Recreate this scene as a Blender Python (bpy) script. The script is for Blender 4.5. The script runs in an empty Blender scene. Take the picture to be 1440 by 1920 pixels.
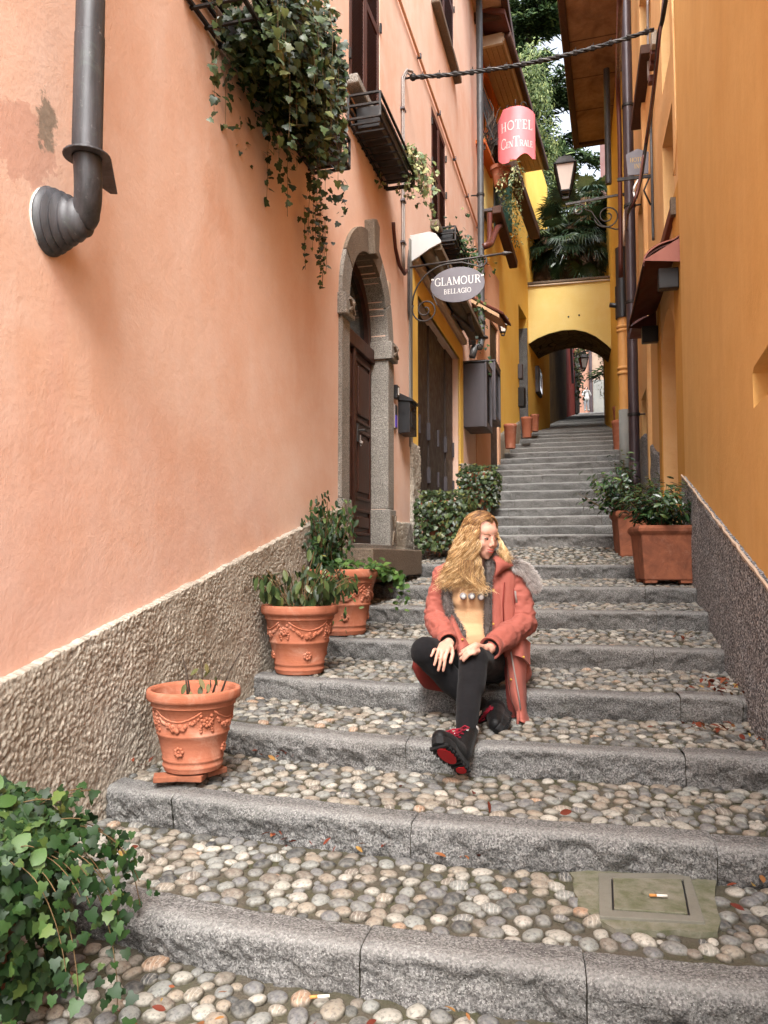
import bpy, math, random
import numpy as np
from mathutils import Vector, Matrix, Euler
from mathutils.geometry import tessellate_polygon
PI = math.pi
RND = random.Random(11)
NP = np.random.RandomState(5)
S = bpy.context.scene
COL = S.collection

# ---------------------------------------------------------------- camera, sky, sun, exposure
cd = bpy.data.cameras.new('camera'); cam = bpy.data.objects.new('camera', cd); COL.objects.link(cam)
cd.sensor_fit = 'HORIZONTAL'; cd.sensor_width = 36.0; cd.lens = 36.0; cd.clip_start = 0.05; cd.clip_end = 600
cam.location = (0, 0, 0); cam.rotation_euler = (math.radians(93.42), 0, 0)
S.camera = cam
SUN_EL, SUN_AZ = 51, 184            # degrees; azimuth clockwise from +Y
w = bpy.data.worlds.new('World'); S.world = w; w.use_nodes = True
nt = w.node_tree; nt.nodes.clear()
out = nt.nodes.new('ShaderNodeOutputWorld'); bg = nt.nodes.new('ShaderNodeBackground')
sky = nt.nodes.new('ShaderNodeTexSky'); sky.sky_type = 'NISHITA'; sky.sun_disc = False
sky.sun_elevation = math.radians(SUN_EL); sky.sun_rotation = math.radians(SUN_AZ)
sky.air_density = 1.0; sky.dust_density = 4.0; sky.ozone_density = 1.0
hs = nt.nodes.new('ShaderNodeHueSaturation'); hs.inputs['Saturation'].default_value = 0.34   # overcast
hs.inputs['Value'].default_value = 1.0
nt.links.new(sky.outputs[0], hs.inputs['Color']); nt.links.new(hs.outputs[0], bg.inputs['Color'])
nt.links.new(bg.outputs[0], out.inputs['Surface']); bg.inputs['Strength'].default_value = 0.15
sd = bpy.data.lights.new('sun', 'SUN'); so = bpy.data.objects.new('sun', sd); COL.objects.link(so)
sd.energy = 1.5; sd.angle = math.radians(30); sd.color = (1.0, 0.985, 0.96)
az, el = math.radians(SUN_AZ), math.radians(SUN_EL)
dirv = Vector((-math.sin(az) * math.cos(el), -math.cos(az) * math.cos(el), -math.sin(el)))
so.rotation_euler = dirv.to_track_quat('-Z', 'Y').to_euler(); so.location = (0, -3, 12)
S.view_settings.view_transform = 'Standard'; S.view_settings.look = 'None'
S.view_settings.exposure = 1.94; S.view_settings.gamma = 1.0; S.view_settings.use_curve_mapping = False
S.render.film_transparent = False
S.cycles.max_bounces = 6; S.cycles.diffuse_bounces = 4; S.cycles.glossy_bounces = 2; S.cycles.transmission_bounces = 3

# ---------------------------------------------------------------- measuring (pixels of the photograph -> metres)
_p = math.radians(3.42)
def ray(x, y):
    u = (x - 720) / 1440; v = (960 - y) / 1440
    return (u, math.cos(_p) - v * math.sin(_p), math.sin(_p) + v * math.cos(_p))
def at(x, y, Y):
    r = ray(x, y); t = Y / r[1]; return Vector([t * c for c in r])
class Frame:
    """a wall line: a = metres along it, o = metres out of it towards the alley, z = height"""
    def __init__(s, P, azd, side=1):
        a = math.radians(azd); s.P = P; s.d = (math.sin(a), math.cos(a)); s.n = (s.d[1] * side, -s.d[0] * side)
    def pt(s, a, o, z): return Vector((s.P[0] + s.d[0] * a + s.n[0] * o, s.P[1] + s.d[1] * a + s.n[1] * o, z))
    def hit(s, x, y, o=0):
        r = ray(x, y); Px = s.P[0] + s.n[0] * o; Py = s.P[1] + s.n[1] * o
        t = (s.n[0] * Px + s.n[1] * Py) / (s.n[0] * r[0] + s.n[1] * r[1])
        X, Y, Z = [t * c for c in r]
        return (X - s.P[0]) * s.d[0] + (Y - s.P[1]) * s.d[1], Z
FL = Frame((-1.126, 3.06), 15.1, 1)      # peach wall, left
FB = Frame((1.73, 13.65), 19.7, 1)       # yellow wall, left, farther up
FR = Frame((1.73, 3.63), 17.0, -1)       # orange wall, right
FQ = Frame((2.86, 7.3), 14.0, -1)        # right wall beyond the corner
FA = Frame((3.3, 18.62), 90.0, 1)         # face of the bridge (a runs to the right, o towards us)

# ---------------------------------------------------------------- numpy noise
def _hash(ix, iy, iz, s=0):
    h = (ix.astype(np.int64) * 374761393 + iy.astype(np.int64) * 668265263 + iz.astype(np.int64) * 2147483647 + s * 1274126177) & 0xffffffff
    h = ((h ^ (h >> 13)) * 1274126177) & 0xffffffff
    h = ((h ^ (h >> 16)) * 2246822519) & 0xffffffff
    return ((h ^ (h >> 15)) & 0xffff) / 65535.0
def vnoise(P, s=0):
    i = np.floor(P).astype(np.int64); f = P - i; f = f * f * (3 - 2 * f)
    r = 0
    for dx in (0, 1):
        for dy in (0, 1):
            for dz in (0, 1):
                wgt = (f[:, 0] if dx else 1 - f[:, 0]) * (f[:, 1] if dy else 1 - f[:, 1]) * (f[:, 2] if dz else 1 - f[:, 2])
                r = r + wgt * _hash(i[:, 0] + dx, i[:, 1] + dy, i[:, 2] + dz, s)
    return r * 2 - 1
def fbm(P, sc, octv=4, s=0, gain=.5):
    r = 0; a = 1.0; t = 0
    for k in range(octv):
        r = r + a * vnoise(P * sc * (2.03 ** k) + 17.3 * k, s + k); t += a; a *= gain
    return r / t
def worley2(U, sc, s=0):
    Q = U * sc; i = np.floor(Q).astype(np.int64); best = np.full(len(U), 9.0); z0 = np.zeros(len(U), dtype=np.int64)
    for dx in (-1, 0, 1):
        for dy in (-1, 0, 1):
            cx = i[:, 0] + dx; cy = i[:, 1] + dy
            px = cx + _hash(cx, cy, z0, s); py = cy + _hash(cx, cy, z0, s + 7)
            best = np.minimum(best, np.hypot(Q[:, 0] - px, Q[:, 1] - py))
    return best

# ---------------------------------------------------------------- objects
def tag(o, label=None, cat=None, group=None, kind=None):
    if label: o['label'] = label
    if cat: o['category'] = cat
    if group: o['group'] = group
    if kind: o['kind'] = kind
    return o
def empty(name, loc, label=None, cat=None, group=None, kind=None):
    o = bpy.data.objects.new(name, None); COL.objects.link(o); o.location = loc; o.empty_display_size = .05
    return tag(o, label, cat, group, kind)
def wpos(o):
    v = Vector((0, 0, 0))
    while o is not None:
        v = v + o.location; o = o.parent
    return v
def link(name, me, parent=None, loc=None):
    """me has world coordinates unless loc is given (then local to loc)"""
    o = bpy.data.objects.new(name, me); COL.objects.link(o)
    if parent is not None:
        o.parent = parent
        if loc is None: o.location = -wpos(parent)
        else: o.location = Vector(loc) - wpos(parent)
    elif loc is not None: o.location = loc
    return o
def copy_tree(o, parent=None, loc=None, rot=None, scale=None):
    c = o.copy(); COL.objects.link(c); c.parent = parent
    if loc is not None: c.location = loc
    if rot is not None: c.rotation_euler = rot
    if scale is not None: c.scale = scale
    for ch in list(o.children): copy_tree(ch, c)
    return c

class MB:
    """mesh builder"""
    def __init__(s): s.v = []; s.f = []; s.r = []; s.cur = 0.5
    def add(s, vs, fs):
        n = len(s.v); s.v += [tuple(v) for v in vs]; s.r += [s.cur] * len(vs)
        s.f += [tuple(i + n for i in f) for f in fs]; return s
    def hexa(s, c):     # 8 corners: 0-3 bottom ring, 4-7 top ring
        return s.add(c, [(3, 2, 1, 0), (4, 5, 6, 7), (0, 1, 5, 4), (1, 2, 6, 5), (2, 3, 7, 6), (3, 0, 4, 7)])
    def box(s, lo, hi):
        x0, y0, z0 = lo; x1, y1, z1 = hi
        return s.hexa([(x0, y0, z0), (x1, y0, z0), (x1, y1, z0), (x0, y1, z0), (x0, y0, z1), (x1, y0, z1), (x1, y1, z1), (x0, y1, z1)])
    def fbox(s, F, a0, a1, o0, o1, z0, z1):
        q = [(a0, o0), (a1, o0), (a1, o1), (a0, o1)]
        if F.n[0] * F.d[1] - F.n[1] * F.d[0] > 0: q = q[::-1]
        return s.hexa([F.pt(a, o, z0) for a, o in q] + [F.pt(a, o, z1) for a, o in q])
    def obox(s, M, sx, sy, sz):
        c = [(-sx, -sy, -sz), (sx, -sy, -sz), (sx, sy, -sz), (-sx, sy, -sz), (-sx, -sy, sz), (sx, -sy, sz), (sx, sy, sz), (-sx, sy, sz)]
        return s.hexa([M @ Vector(k) for k in c])
    def bar(s, p, q, w, h=None, up=(0, 0, 1)):
        h = h or w; p = Vector(p); q = Vector(q); d = (q - p).normalized(); up = Vector(up)
        x = d.cross(up)
        if x.length < 1e-4: x = d.cross(Vector((1, 0, 0)))
        x.normalize(); y = x.cross(d)
        x *= w / 2; y *= h / 2
        return s.hexa([p - x - y, p + x - y, p + x + y, p - x + y, q - x - y, q + x - y, q + x + y, q - x + y])
    def tube(s, pts, r, n=8, caps=True, closed=False):
        pts = [Vector(p) for p in pts]; m = len(pts)
        rs = r if isinstance(r, (list, tuple)) else [r] * m
        prev = None; rings = []
        for i, p in enumerate(pts):
            a = pts[(i - 1) % m] if (i > 0 or closed) else p; b = pts[(i + 1) % m] if (i < m - 1 or closed) else p
            d = (b - a)
            d = d.normalized() if d.length > 1e-9 else Vector((0, 0, 1))
            if prev is None:
                x = d.cross(Vector((0, 0, 1)))
                if x.length < 1e-3: x = d.cross(Vector((1, 0, 0)))
                x.normalize()
            else:
                x = prev - d * prev.dot(d)
                if x.length < 1e-5: x = d.cross(Vector((1, 0, 0)))
                x.normalize()
            prev = x; y = d.cross(x)
            rings.append([p + (x * math.cos(2 * PI * k / n) + y * math.sin(2 * PI * k / n)) * rs[i] for k in range(n)])
        vs = [v for R in rings for v in R]; fs = []
        for i in range(m - 1 + (1 if closed else 0)):
            j = (i + 1) % m
            for k in range(n):
                fs.append((i * n + k, i * n + (k + 1) % n, j * n + (k + 1) % n, j * n + k))
        if caps and not closed:
            fs.append(tuple(range(n))[::-1]); fs.append(tuple((m - 1) * n + k for k in range(n)))
        return s.add(vs, fs)
    def lathe(s, prof, c, n=32, axis=None, sx=1, sy=1):
        """prof: (r, z) list going up; axis: optional 3x3 Matrix"""
        c = Vector(c); vs = []; fs = []; m = len(prof)
        for r, z in prof:
            for k in range(n):
                v = Vector((r * math.cos(2 * PI * k / n) * sx, r * math.sin(2 * PI * k / n) * sy, z))
                vs.append(c + (axis @ v if axis else v))
        for i in range(m - 1):
            for k in range(n): fs.append((i * n + k, i * n + (k + 1) % n, (i + 1) * n + (k + 1) % n, (i + 1) * n + k))
        return s.add(vs, fs)
    def ell(s, c, r, n=10, m=6, M=None):
        c = Vector(c); vs = []; fs = []
        if not isinstance(r, (list, tuple)): r = (r, r, r)
        for i in range(1, m):
            t = PI * i / m
            for k in range(n):
                v = Vector((r[0] * math.sin(t) * math.cos(2 * PI * k / n), r[1] * math.sin(t) * math.sin(2 * PI * k / n), -r[2] * math.cos(t)))
                vs.append(c + (M @ v if M else v))
        b = len(vs); vz = Vector((0, 0, r[2])); vz = M @ vz if M else vz
        vs += [c - vz, c + vz]
        for i in range(m - 2):
            for k in range(n): fs.append((i * n + k, i * n + (k + 1) % n, (i + 1) * n + (k + 1) % n, (i + 1) * n + k))
        for k in range(n):
            fs.append((b, (k + 1) % n, k)); fs.append((b + 1, (m - 2) * n + k, (m - 2) * n + (k + 1) % n))
        return s.add(vs, fs)
    def prism(s, outline, off, holes=()):
        """planar outline (world points) thickened by vector off, holes allowed"""
        off = Vector(off); loops = [[Vector(p) for p in outline]] + [[Vector(p) for p in h] for h in holes]
        tris = tessellate_polygon(loops); allp = [p for l in loops for p in l]; n = len(allp)
        # orient
        nn = Vector((0, 0, 0))
        for t in tris:
            nn += (allp[t[1]] - allp[t[0]]).cross(allp[t[2]] - allp[t[0]])
        flip = nn.dot(off) < 0
        fs = []
        for t in tris:
            t = tuple(t)
            fs.append(tuple(n + i for i in (t[::-1] if flip else t))); fs.append(t if flip else t[::-1])
        b = 0
        for l in loops:
            m = len(l)
            for i in range(m):
                j = (i + 1) % m; fs.append((b + i, b + j, n + b + j, n + b + i))
            b += m
        s.add(allp + [p + off for p in allp], fs); return s
    def build(s, name, mat, parent=None, smooth=False, bevel=0, loc=None, recalc=False, seg=2, sharp=None):
        me = bpy.data.meshes.new(name); me.from_pydata(s.v, [], s.f)
        if mat: me.materials.append(mat)
        at_ = me.attributes.new('rnd', 'FLOAT', 'POINT'); at_.data.foreach_set('value', s.r)
        if recalc or True:
            import bmesh
            bm = bmesh.new(); bm.from_mesh(me); bmesh.ops.recalc_face_normals(bm, faces=bm.faces); bm.to_mesh(me); bm.free()
        if smooth:
            me.polygons.foreach_set('use_smooth', [True] * len(me.polygons))
            if sharp is not None:
                try: me.set_sharp_from_angle(angle=math.radians(sharp))
                except Exception: pass
        o = link(name, me, parent, loc)
        if bevel:
            b = o.modifiers.new('bevel', 'BEVEL'); b.width = bevel; b.segments = seg; b.limit_method = 'ANGLE'; b.angle_limit = math.radians(40)
        return o

def np_mesh(name, V, F, mat, rnd=None, smooth=False):
    """V (n,3) array, F (m,3|4) int array"""
    me = bpy.data.meshes.new(name); V = np.asarray(V, dtype=np.float32); F = np.asarray(F, dtype=np.int32)
    me.vertices.add(len(V)); me.vertices.foreach_set('co', V.ravel())
    k = F.shape[1]; me.loops.add(F.size); me.loops.foreach_set('vertex_index', F.ravel())
    me.polygons.add(len(F)); me.polygons.foreach_set('loop_start', np.arange(0, F.size, k, dtype=np.int32))
    me.polygons.foreach_set('loop_total', np.full(len(F), k, dtype=np.int32))
    me.update(calc_edges=True)
    if mat: me.materials.append(mat)
    a = me.attributes.new('rnd', 'FLOAT', 'POINT')
    a.data.foreach_set('value', np.asarray(rnd if rnd is not None else np.full(len(V), .5), dtype=np.float32))
    if smooth: me.polygons.foreach_set('use_smooth', np.ones(len(F), dtype=bool))
    me.validate(); return me
def instance_np(bv, bf, mats):
    """copy base mesh (bv, bf) for each (R 3x3, T, rnd) -> V, F, rnd"""
    n = len(bv); R = np.array([m[0] for m in mats]); T = np.array([m[1] for m in mats])
    V = np.einsum('kij,nj->kni', R, bv) + T[:, None, :]
    F = (bf[None] + (np.arange(len(mats)) * n)[:, None, None]).reshape(-1, bf.shape[1])
    return V.reshape(-1, 3), F, np.repeat([m[2] for m in mats], n)
def grid(P, nu, nv):
    """faces for a (nu x nv) grid, index = i*nv+j"""
    i = np.arange(nu - 1)[:, None]; j = np.arange(nv - 1)[None]
    a = (i * nv + j).ravel(); return np.stack([a, a + nv, a + nv + 1, a + 1], 1)

# ---------------------------------------------------------------- materials
def C(r, g, b):
    f = lambda c: (c / 255 / 12.92) if c / 255 <= .04045 else ((c / 255 + .055) / 1.055) ** 2.4
    return (f(r), f(g), f(b), 1)
class N:
    def __init__(s, name):
        s.m = bpy.data.materials.new(name); s.m.use_nodes = True; s.t = s.m.node_tree
        s.b = s.t.nodes['Principled BSDF']; s.co = s.t.nodes.new('ShaderNodeTexCoord').outputs['Object']
    def n(s, typ, **k):
        x = s.t.nodes.new(typ)
        for a, v in k.items(): setattr(x, a, v)
        return x
    def l(s, a, b): s.t.links.new(a, b)
    def map(s, scale=(1, 1, 1), rot=(0, 0, 0), loc=(0, 0, 0)):
        x = s.n('ShaderNodeMapping'); x.inputs['Scale'].default_value = scale; x.inputs['Rotation'].default_value = rot; x.inputs['Location'].default_value = loc
        s.l(s.co, x.inputs[0]); return x.outputs[0]
    def noise(s, sc, det=4, rough=.55, co=None, dist=0):
        x = s.n('ShaderNodeTexNoise'); x.inputs['Scale'].default_value = sc; x.inputs['Detail'].default_value = det
        x.inputs['Roughness'].default_value = rough; x.inputs['Distortion'].default_value = dist
        s.l(co or s.co, x.inputs['Vector']); return x.outputs[0]
    def voro(s, sc, feat='F1', co=None, out=0, rnd=1):
        x = s.n('ShaderNodeTexVoronoi', feature=feat); x.inputs['Scale'].default_value = sc; x.inputs['Randomness'].default_value = rnd
        s.l(co or s.co, x.inputs['Vector']); return x.outputs[out]
    def ramp(s, f, stops, interp='LINEAR'):
        x = s.n('ShaderNodeValToRGB'); e = x.color_ramp.elements; x.color_ramp.interpolation = interp
        while len(e) < len(stops): e.new(.5)
        for i, (p, c) in enumerate(stops):
            e[i].position = p; e[i].color = c if isinstance(c, tuple) else (c, c, c, 1)
        s.l(f, x.inputs[0]); return x.outputs[0]
    def mix(s, f, a, b, mode='MIX'):
        x = s.n('ShaderNodeMix', data_type='RGBA', blend_type=mode)
        for inp, v in ((x.inputs[0], f), (x.inputs[6], a), (x.inputs[7], b)):
            if hasattr(v, 'is_linked') or hasattr(v, 'links'): s.l(v, inp)
            elif isinstance(v, (int, float)) and inp != x.inputs[0]: inp.default_value = (v, v, v, 1)
            else: inp.default_value = v
        return x.outputs[2]
    def math(s, op, a, b=0.0, clamp=False):
        x = s.n('ShaderNodeMath', operation=op, use_clamp=clamp)
        for i, v in enumerate((a, b)):
            if hasattr(v, 'links'): s.l(v, x.inputs[i])
            else: x.inputs[i].default_value = v
        return x.outputs[0]
    def attr(s, name='rnd'):
        x = s.n('ShaderNodeAttribute', attribute_name=name); return x.outputs['Fac']
    def rnd(s):
        a = s.attr(); o = s.n('ShaderNodeObjectInfo').outputs['Random']
        return s.math('FRACT', s.math('ADD', a, o))
    def sep(s, co=None):
        x = s.n('ShaderNodeSeparateXYZ'); s.l(co or s.co, x.inputs[0]); return x.outputs
    def col(s, c):
        if hasattr(c, 'links'): s.l(c, s.b.inputs['Base Color'])
        else: s.b.inputs['Base Color'].default_value = c
        return s
    def rough(s, r):
        if hasattr(r, 'links'): s.l(r, s.b.inputs['Roughness'])
        else: s.b.inputs['Roughness'].default_value = r
        return s
    def bump(s, h, strength=.5, dist=.01):
        x = s.n('ShaderNodeBump'); x.inputs['Strength'].default_value = strength; x.inputs['Distance'].default_value = dist
        s.l(h, x.inputs['Height']); s.l(x.outputs[0], s.b.inputs['Normal']); return s
    def spec(s, v): s.b.inputs['Specular IOR Level'].default_value = v; return s
    def metal(s, v): s.b.inputs['Metallic'].default_value = v; return s

def plaster(name, c1, c2, c3, worn=None, bstr=.5, scale=1.0):
    """lime plaster: broad cloudy tone changes, brushed vertical streaks, trowel relief"""
    m = N(name)
    cloud = m.noise(.9 * scale, 5, .6, dist=.4); cloud2 = m.noise(3.3 * scale, 6, .65)
    base = m.mix(m.ramp(cloud, [(.35, 0.), (.68, 1.)]), c1, c2)
    base = m.mix(m.math('MULTIPLY', m.ramp(cloud2, [(.45, 0.), (.75, 1.)]), .55), base, c3)
    st = m.noise(2.2, 4, .6, co=m.map((2.6, 2.6, .35)))
    base = m.mix(m.math('MULTIPLY', m.ramp(st, [(.5, 0.), (.78, 1.)]), .35), base, c3)
    fine = m.noise(60, 3, .6)
    base = m.mix(m.math('MULTIPLY', m.ramp(fine, [(.3, 0.), (.8, 1.)]), .16), base, (c1[0] * .62, c1[1] * .55, c1[2] * .5, 1))
    pits = m.voro(38, 'F1'); pm = m.math('MULTIPLY', m.math('LESS_THAN', pits, .045), m.math('GREATER_THAN', m.noise(1.7, 2), .56))
    base = m.mix(m.math('MULTIPLY', pm, .45), base, (c1[0] * .3, c1[1] * .25, c1[2] * .2, 1))
    if worn: base = worn(m, base)
    m.col(base).rough(.93).spec(.2)
    h = m.math('ADD', m.math('MULTIPLY', m.noise(6, 7, .68, dist=.3), 1.0), m.math('MULTIPLY', m.noise(42, 4, .6), .22))
    m.bump(h, bstr, .02)
    return m.m
def patch_mask(m, c, rx, rz, sc=9, amp=.35, ax=None):
    """soft-edged worn spot around the point c"""
    vs = m.n('ShaderNodeVectorMath', operation='SUBTRACT'); m.l(m.co, vs.inputs[0]); vs.inputs[1].default_value = c
    sc_ = m.n('ShaderNodeVectorMath', operation='MULTIPLY'); m.l(vs.outputs[0], sc_.inputs[0]); sc_.inputs[1].default_value = (1 / rx, 1 / rx, 1 / rz)
    ln = m.n('ShaderNodeVectorMath', operation='LENGTH'); m.l(sc_.outputs[0], ln.inputs[0])
    return m.math('ADD', ln.outputs['Value'], m.math('MULTIPLY', m.math('SUBTRACT', m.noise(sc, 6, .65), .5), amp * 2))
def worn_peach(m, base):
    x = m.sep()
    pw = FL.pt(FL.hit(40, 265)[0], 0, FL.hit(40, 265)[1]); pg = FL.pt(FL.hit(88, 232)[0], 0, FL.hit(88, 232)[1])
    d1 = patch_mask(m, tuple(pw), .19, .15, 16, .8)
    base = m.mix(m.ramp(d1, [(.8, .55), (.92, .45), (.96, .0)]), base, C(200, 150, 132))
    d2 = patch_mask(m, tuple(pg), .056, .125, 26, 1.0)
    base = m.mix(m.ramp(d2, [(.72, .95), (.8, .5), (.95, 0.)]), base, m.mix(m.noise(45, 5, .7), C(112, 100, 88), C(176, 160, 142)))
    # pinker towards the foot and the near end of the wall, and a pale run below the pipe elbow
    lo = m.math('SUBTRACT', m.math('MULTIPLY', m.math('SUBTRACT', 1.35, x[2]), .55), m.math('MULTIPLY', x[1], .07))
    lo = m.math('ADD', lo, m.math('MULTIPLY', m.math('SUBTRACT', m.noise(1.6, 5, .6), .5), .9))
    base = m.mix(m.math('MULTIPLY', m.ramp(lo, [(.15, 0.), (.85, 1.)]), .6), base, C(212, 158, 140))
    ps = FL.pt(FL.hit(105, 700)[0], 0, FL.hit(105, 640)[1] - .3)
    d3 = patch_mask(m, tuple(ps), .06, .95, 6, .35)
    base = m.mix(m.ramp(d3, [(.55, .5), (1.05, 0.)]), base, C(222, 178, 158))
    return base
def worn_orange(m, base):
    st = m.noise(1.5, 5, .6, co=m.map((2.0, 2.0, .5)))
    base = m.mix(m.math('MULTIPLY', m.ramp(st, [(.45, 0.), (.8, 1.)]), .22), base, C(206, 152, 96))
    return base
MT = {}
MT['peach'] = plaster('peach_plaster', C(236, 202, 182), C(226, 180, 154), C(240, 214, 200), worn_peach, .2)
MT['peach2'] = plaster('peach_plaster_far', C(226, 176, 144), C(220, 168, 134), C(232, 186, 158), None, .4)
MT['orange'] = plaster('orange_plaster', C(230, 180, 108), C(236, 190, 120), C(220, 168, 96), worn_orange, .24)
MT['orange2'] = plaster('orange_plaster_far', C(238, 194, 136), C(230, 180, 120), C(242, 204, 152), None, .4)
MT['amber'] = plaster('amber_plaster', C(210, 154, 78), C(216, 162, 84), C(204, 146, 74), None, .25)
MT['yellow'] = plaster('yellow_plaster', C(244, 200, 98), C(238, 190, 86), C(246, 208, 118), None, .3)
MT['lemon'] = plaster('pale_yellow_plaster', C(246, 222, 146), C(242, 214, 134), C(248, 228, 160), None, .2)
MT['ochre_dark'] = plaster('brown_ochre_plaster', C(132, 100, 56), C(104, 78, 46), C(150, 112, 58), None, .5)
MT['pink'] = plaster('pink_plaster_far', C(158, 118, 100), C(150, 110, 94), C(166, 130, 112), None, .3)
MT['beige'] = plaster('beige_plaster_far', C(150, 130, 114), C(142, 122, 106), C(160, 142, 124), None, .3)
MT['red'] = plaster('red_plaster', C(150, 56, 40), C(140, 50, 38), C(160, 70, 50), None, .3)
MT['cement'] = plaster('grey_cement', C(128, 128, 124), C(114, 114, 110), C(142, 138, 130), None, .5)

def granite(name, base, dark, light, moss=.0, bs=.7):
    m = N(name)
    g = m.noise(140, 3, .7); g2 = m.noise(55, 4, .7); big = m.noise(2.2, 5, .6)
    c = m.mix(m.ramp(g, [(.42, 0.), (.58, 1.)]), dark, light)
    c = m.mix(m.ramp(g2, [(.35, .75), (.65, .15)]), c, base)
    c = m.mix(m.math('MULTIPLY', m.ramp(big, [(.4, 0.), (.75, 1.)]), .4), c, (dark[0] * 1.15, dark[1] * 1.1, dark[2] * 1.05, 1))
    sp = m.voro(95, 'F1'); c = m.mix(m.math('MULTIPLY', m.math('LESS_THAN', sp, .13), .55), c, C(206, 203, 200))
    c = m.mix(m.math('MULTIPLY', m.ramp(m.rnd(), [(0., 0.), (1., 1.)]), .16), c, C(120, 108, 98))
    if moss:
        mm = m.noise(5, 6, .7); c = m.mix(m.math('MULTIPLY', m.ramp(mm, [(.52, 0.), (.7, 1.)]), moss), c, C(84, 88, 64))
    c = m.mix(m.math('MULTIPLY', m.attr('lip_pale'), m.ramp(m.noise(9, 4), [(.3, .35), (.7, .8)])), c, (light[0] * .95, light[1] * .95, light[2] * .95, 1))
    m.col(c).rough(.86).spec(.3)
    m.bump(m.math('ADD', m.math('MULTIPLY', m.noise(34, 5, .7), 1.), m.math('MULTIPLY', m.noise(120, 3, .6), .4)), bs, .012)
    return m.m
MT['granite'] = granite('grey_granite', C(100, 99, 98), C(48, 47, 48), C(158, 157, 153), .1, 1.0)
MT['granite_door'] = granite('door_granite', C(134, 130, 122), C(50, 46, 44), C(196, 190, 180), .1)
MT['granite_brown'] = granite('brown_granite', C(112, 96, 80), C(56, 46, 38), C(150, 134, 116), .1)

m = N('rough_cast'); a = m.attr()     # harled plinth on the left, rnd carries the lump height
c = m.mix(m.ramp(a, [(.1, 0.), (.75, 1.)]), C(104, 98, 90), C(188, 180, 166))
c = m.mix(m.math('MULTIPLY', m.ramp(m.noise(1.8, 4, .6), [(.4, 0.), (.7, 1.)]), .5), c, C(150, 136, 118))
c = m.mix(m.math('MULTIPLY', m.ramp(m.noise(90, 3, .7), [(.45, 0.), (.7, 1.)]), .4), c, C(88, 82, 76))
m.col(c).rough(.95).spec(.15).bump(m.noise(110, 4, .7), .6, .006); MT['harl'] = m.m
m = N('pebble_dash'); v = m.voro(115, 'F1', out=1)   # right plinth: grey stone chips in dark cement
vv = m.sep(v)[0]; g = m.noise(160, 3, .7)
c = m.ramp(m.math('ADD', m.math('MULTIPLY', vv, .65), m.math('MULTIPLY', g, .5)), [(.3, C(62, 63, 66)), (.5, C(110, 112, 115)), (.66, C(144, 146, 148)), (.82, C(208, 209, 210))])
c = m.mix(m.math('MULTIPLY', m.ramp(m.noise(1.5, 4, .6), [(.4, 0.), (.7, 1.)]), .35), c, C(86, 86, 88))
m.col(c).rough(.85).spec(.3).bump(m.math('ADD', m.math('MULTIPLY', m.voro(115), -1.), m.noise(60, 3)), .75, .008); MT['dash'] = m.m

m = N('cobble'); r = m.rnd()
c = m.ramp(r, [(.0, C(92, 92, 94)), (.12, C(126, 114, 100)), (.22, C(46, 48, 52)), (.34, C(134, 124, 110)), (.42, C(102, 102, 100)), (.54, C(146, 142, 132)), (.62, C(104, 94, 84)), (.7, C(132, 118, 102)), (.74, C(120, 122, 118)), (.84, C(158, 152, 142)), (.89, C(60, 62, 62)), (.94, C(150, 118, 92)), (.965, C(172, 166, 154)), (1., C(110, 100, 92))], 'CONSTANT')
c = m.mix(m.math('MULTIPLY', m.ramp(m.noise(26, 5, .7, dist=.6), [(.35, 0.), (.68, 1.)]), .55), c, C(150, 148, 138), 'MIX')
c = m.mix(m.math('MULTIPLY', m.ramp(m.noise(90, 4, .7), [(.5, 0.), (.66, 1.)]), .6), c, C(48, 46, 44))
x = m.n('ShaderNodeTexWave'); x.inputs['Scale'].default_value = 22; x.inputs['Distortion'].default_value = 9; m.l(m.co, x.inputs[0])
c = m.mix(m.math('MULTIPLY', m.math('MULTIPLY', m.ramp(x.outputs[1], [(.8, 0.), (.95, 1.)]), m.math('GREATER_THAN', m.math('FRACT', m.math('MULTIPLY', r, 7.3)), .85)), .3), c, C(200, 194, 184))
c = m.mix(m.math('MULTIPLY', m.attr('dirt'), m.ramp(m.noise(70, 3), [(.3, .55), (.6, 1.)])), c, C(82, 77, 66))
m.col(c).rough(m.ramp(m.noise(30, 3), [(.3, .5), (.7, .8)])).spec(.4).bump(m.noise(60, 5, .65), .35, .006); MT['cobble'] = m.m

m = N('mortar'); f = m.noise(7, 5, .65); g = m.noise(160, 3, .7)
c = m.mix(m.ramp(f, [(.4, 0.), (.66, 1.)]), C(92, 86, 75), C(76, 78, 54))
c = m.mix(m.ramp(m.noise(2.6, 4), [(.45, 0.), (.7, 1.)]), c, C(94, 87, 76))
c = m.mix(m.math('MULTIPLY', m.ramp(g, [(.4, 0.), (.7, 1.)]), .6), c, C(58, 52, 46))
m.col(c).rough(.95).spec(.2).bump(m.math('ADD', m.noise(120, 4, .7), m.noise(20, 3)), .8, .01); MT['mortar'] = m.m

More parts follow.
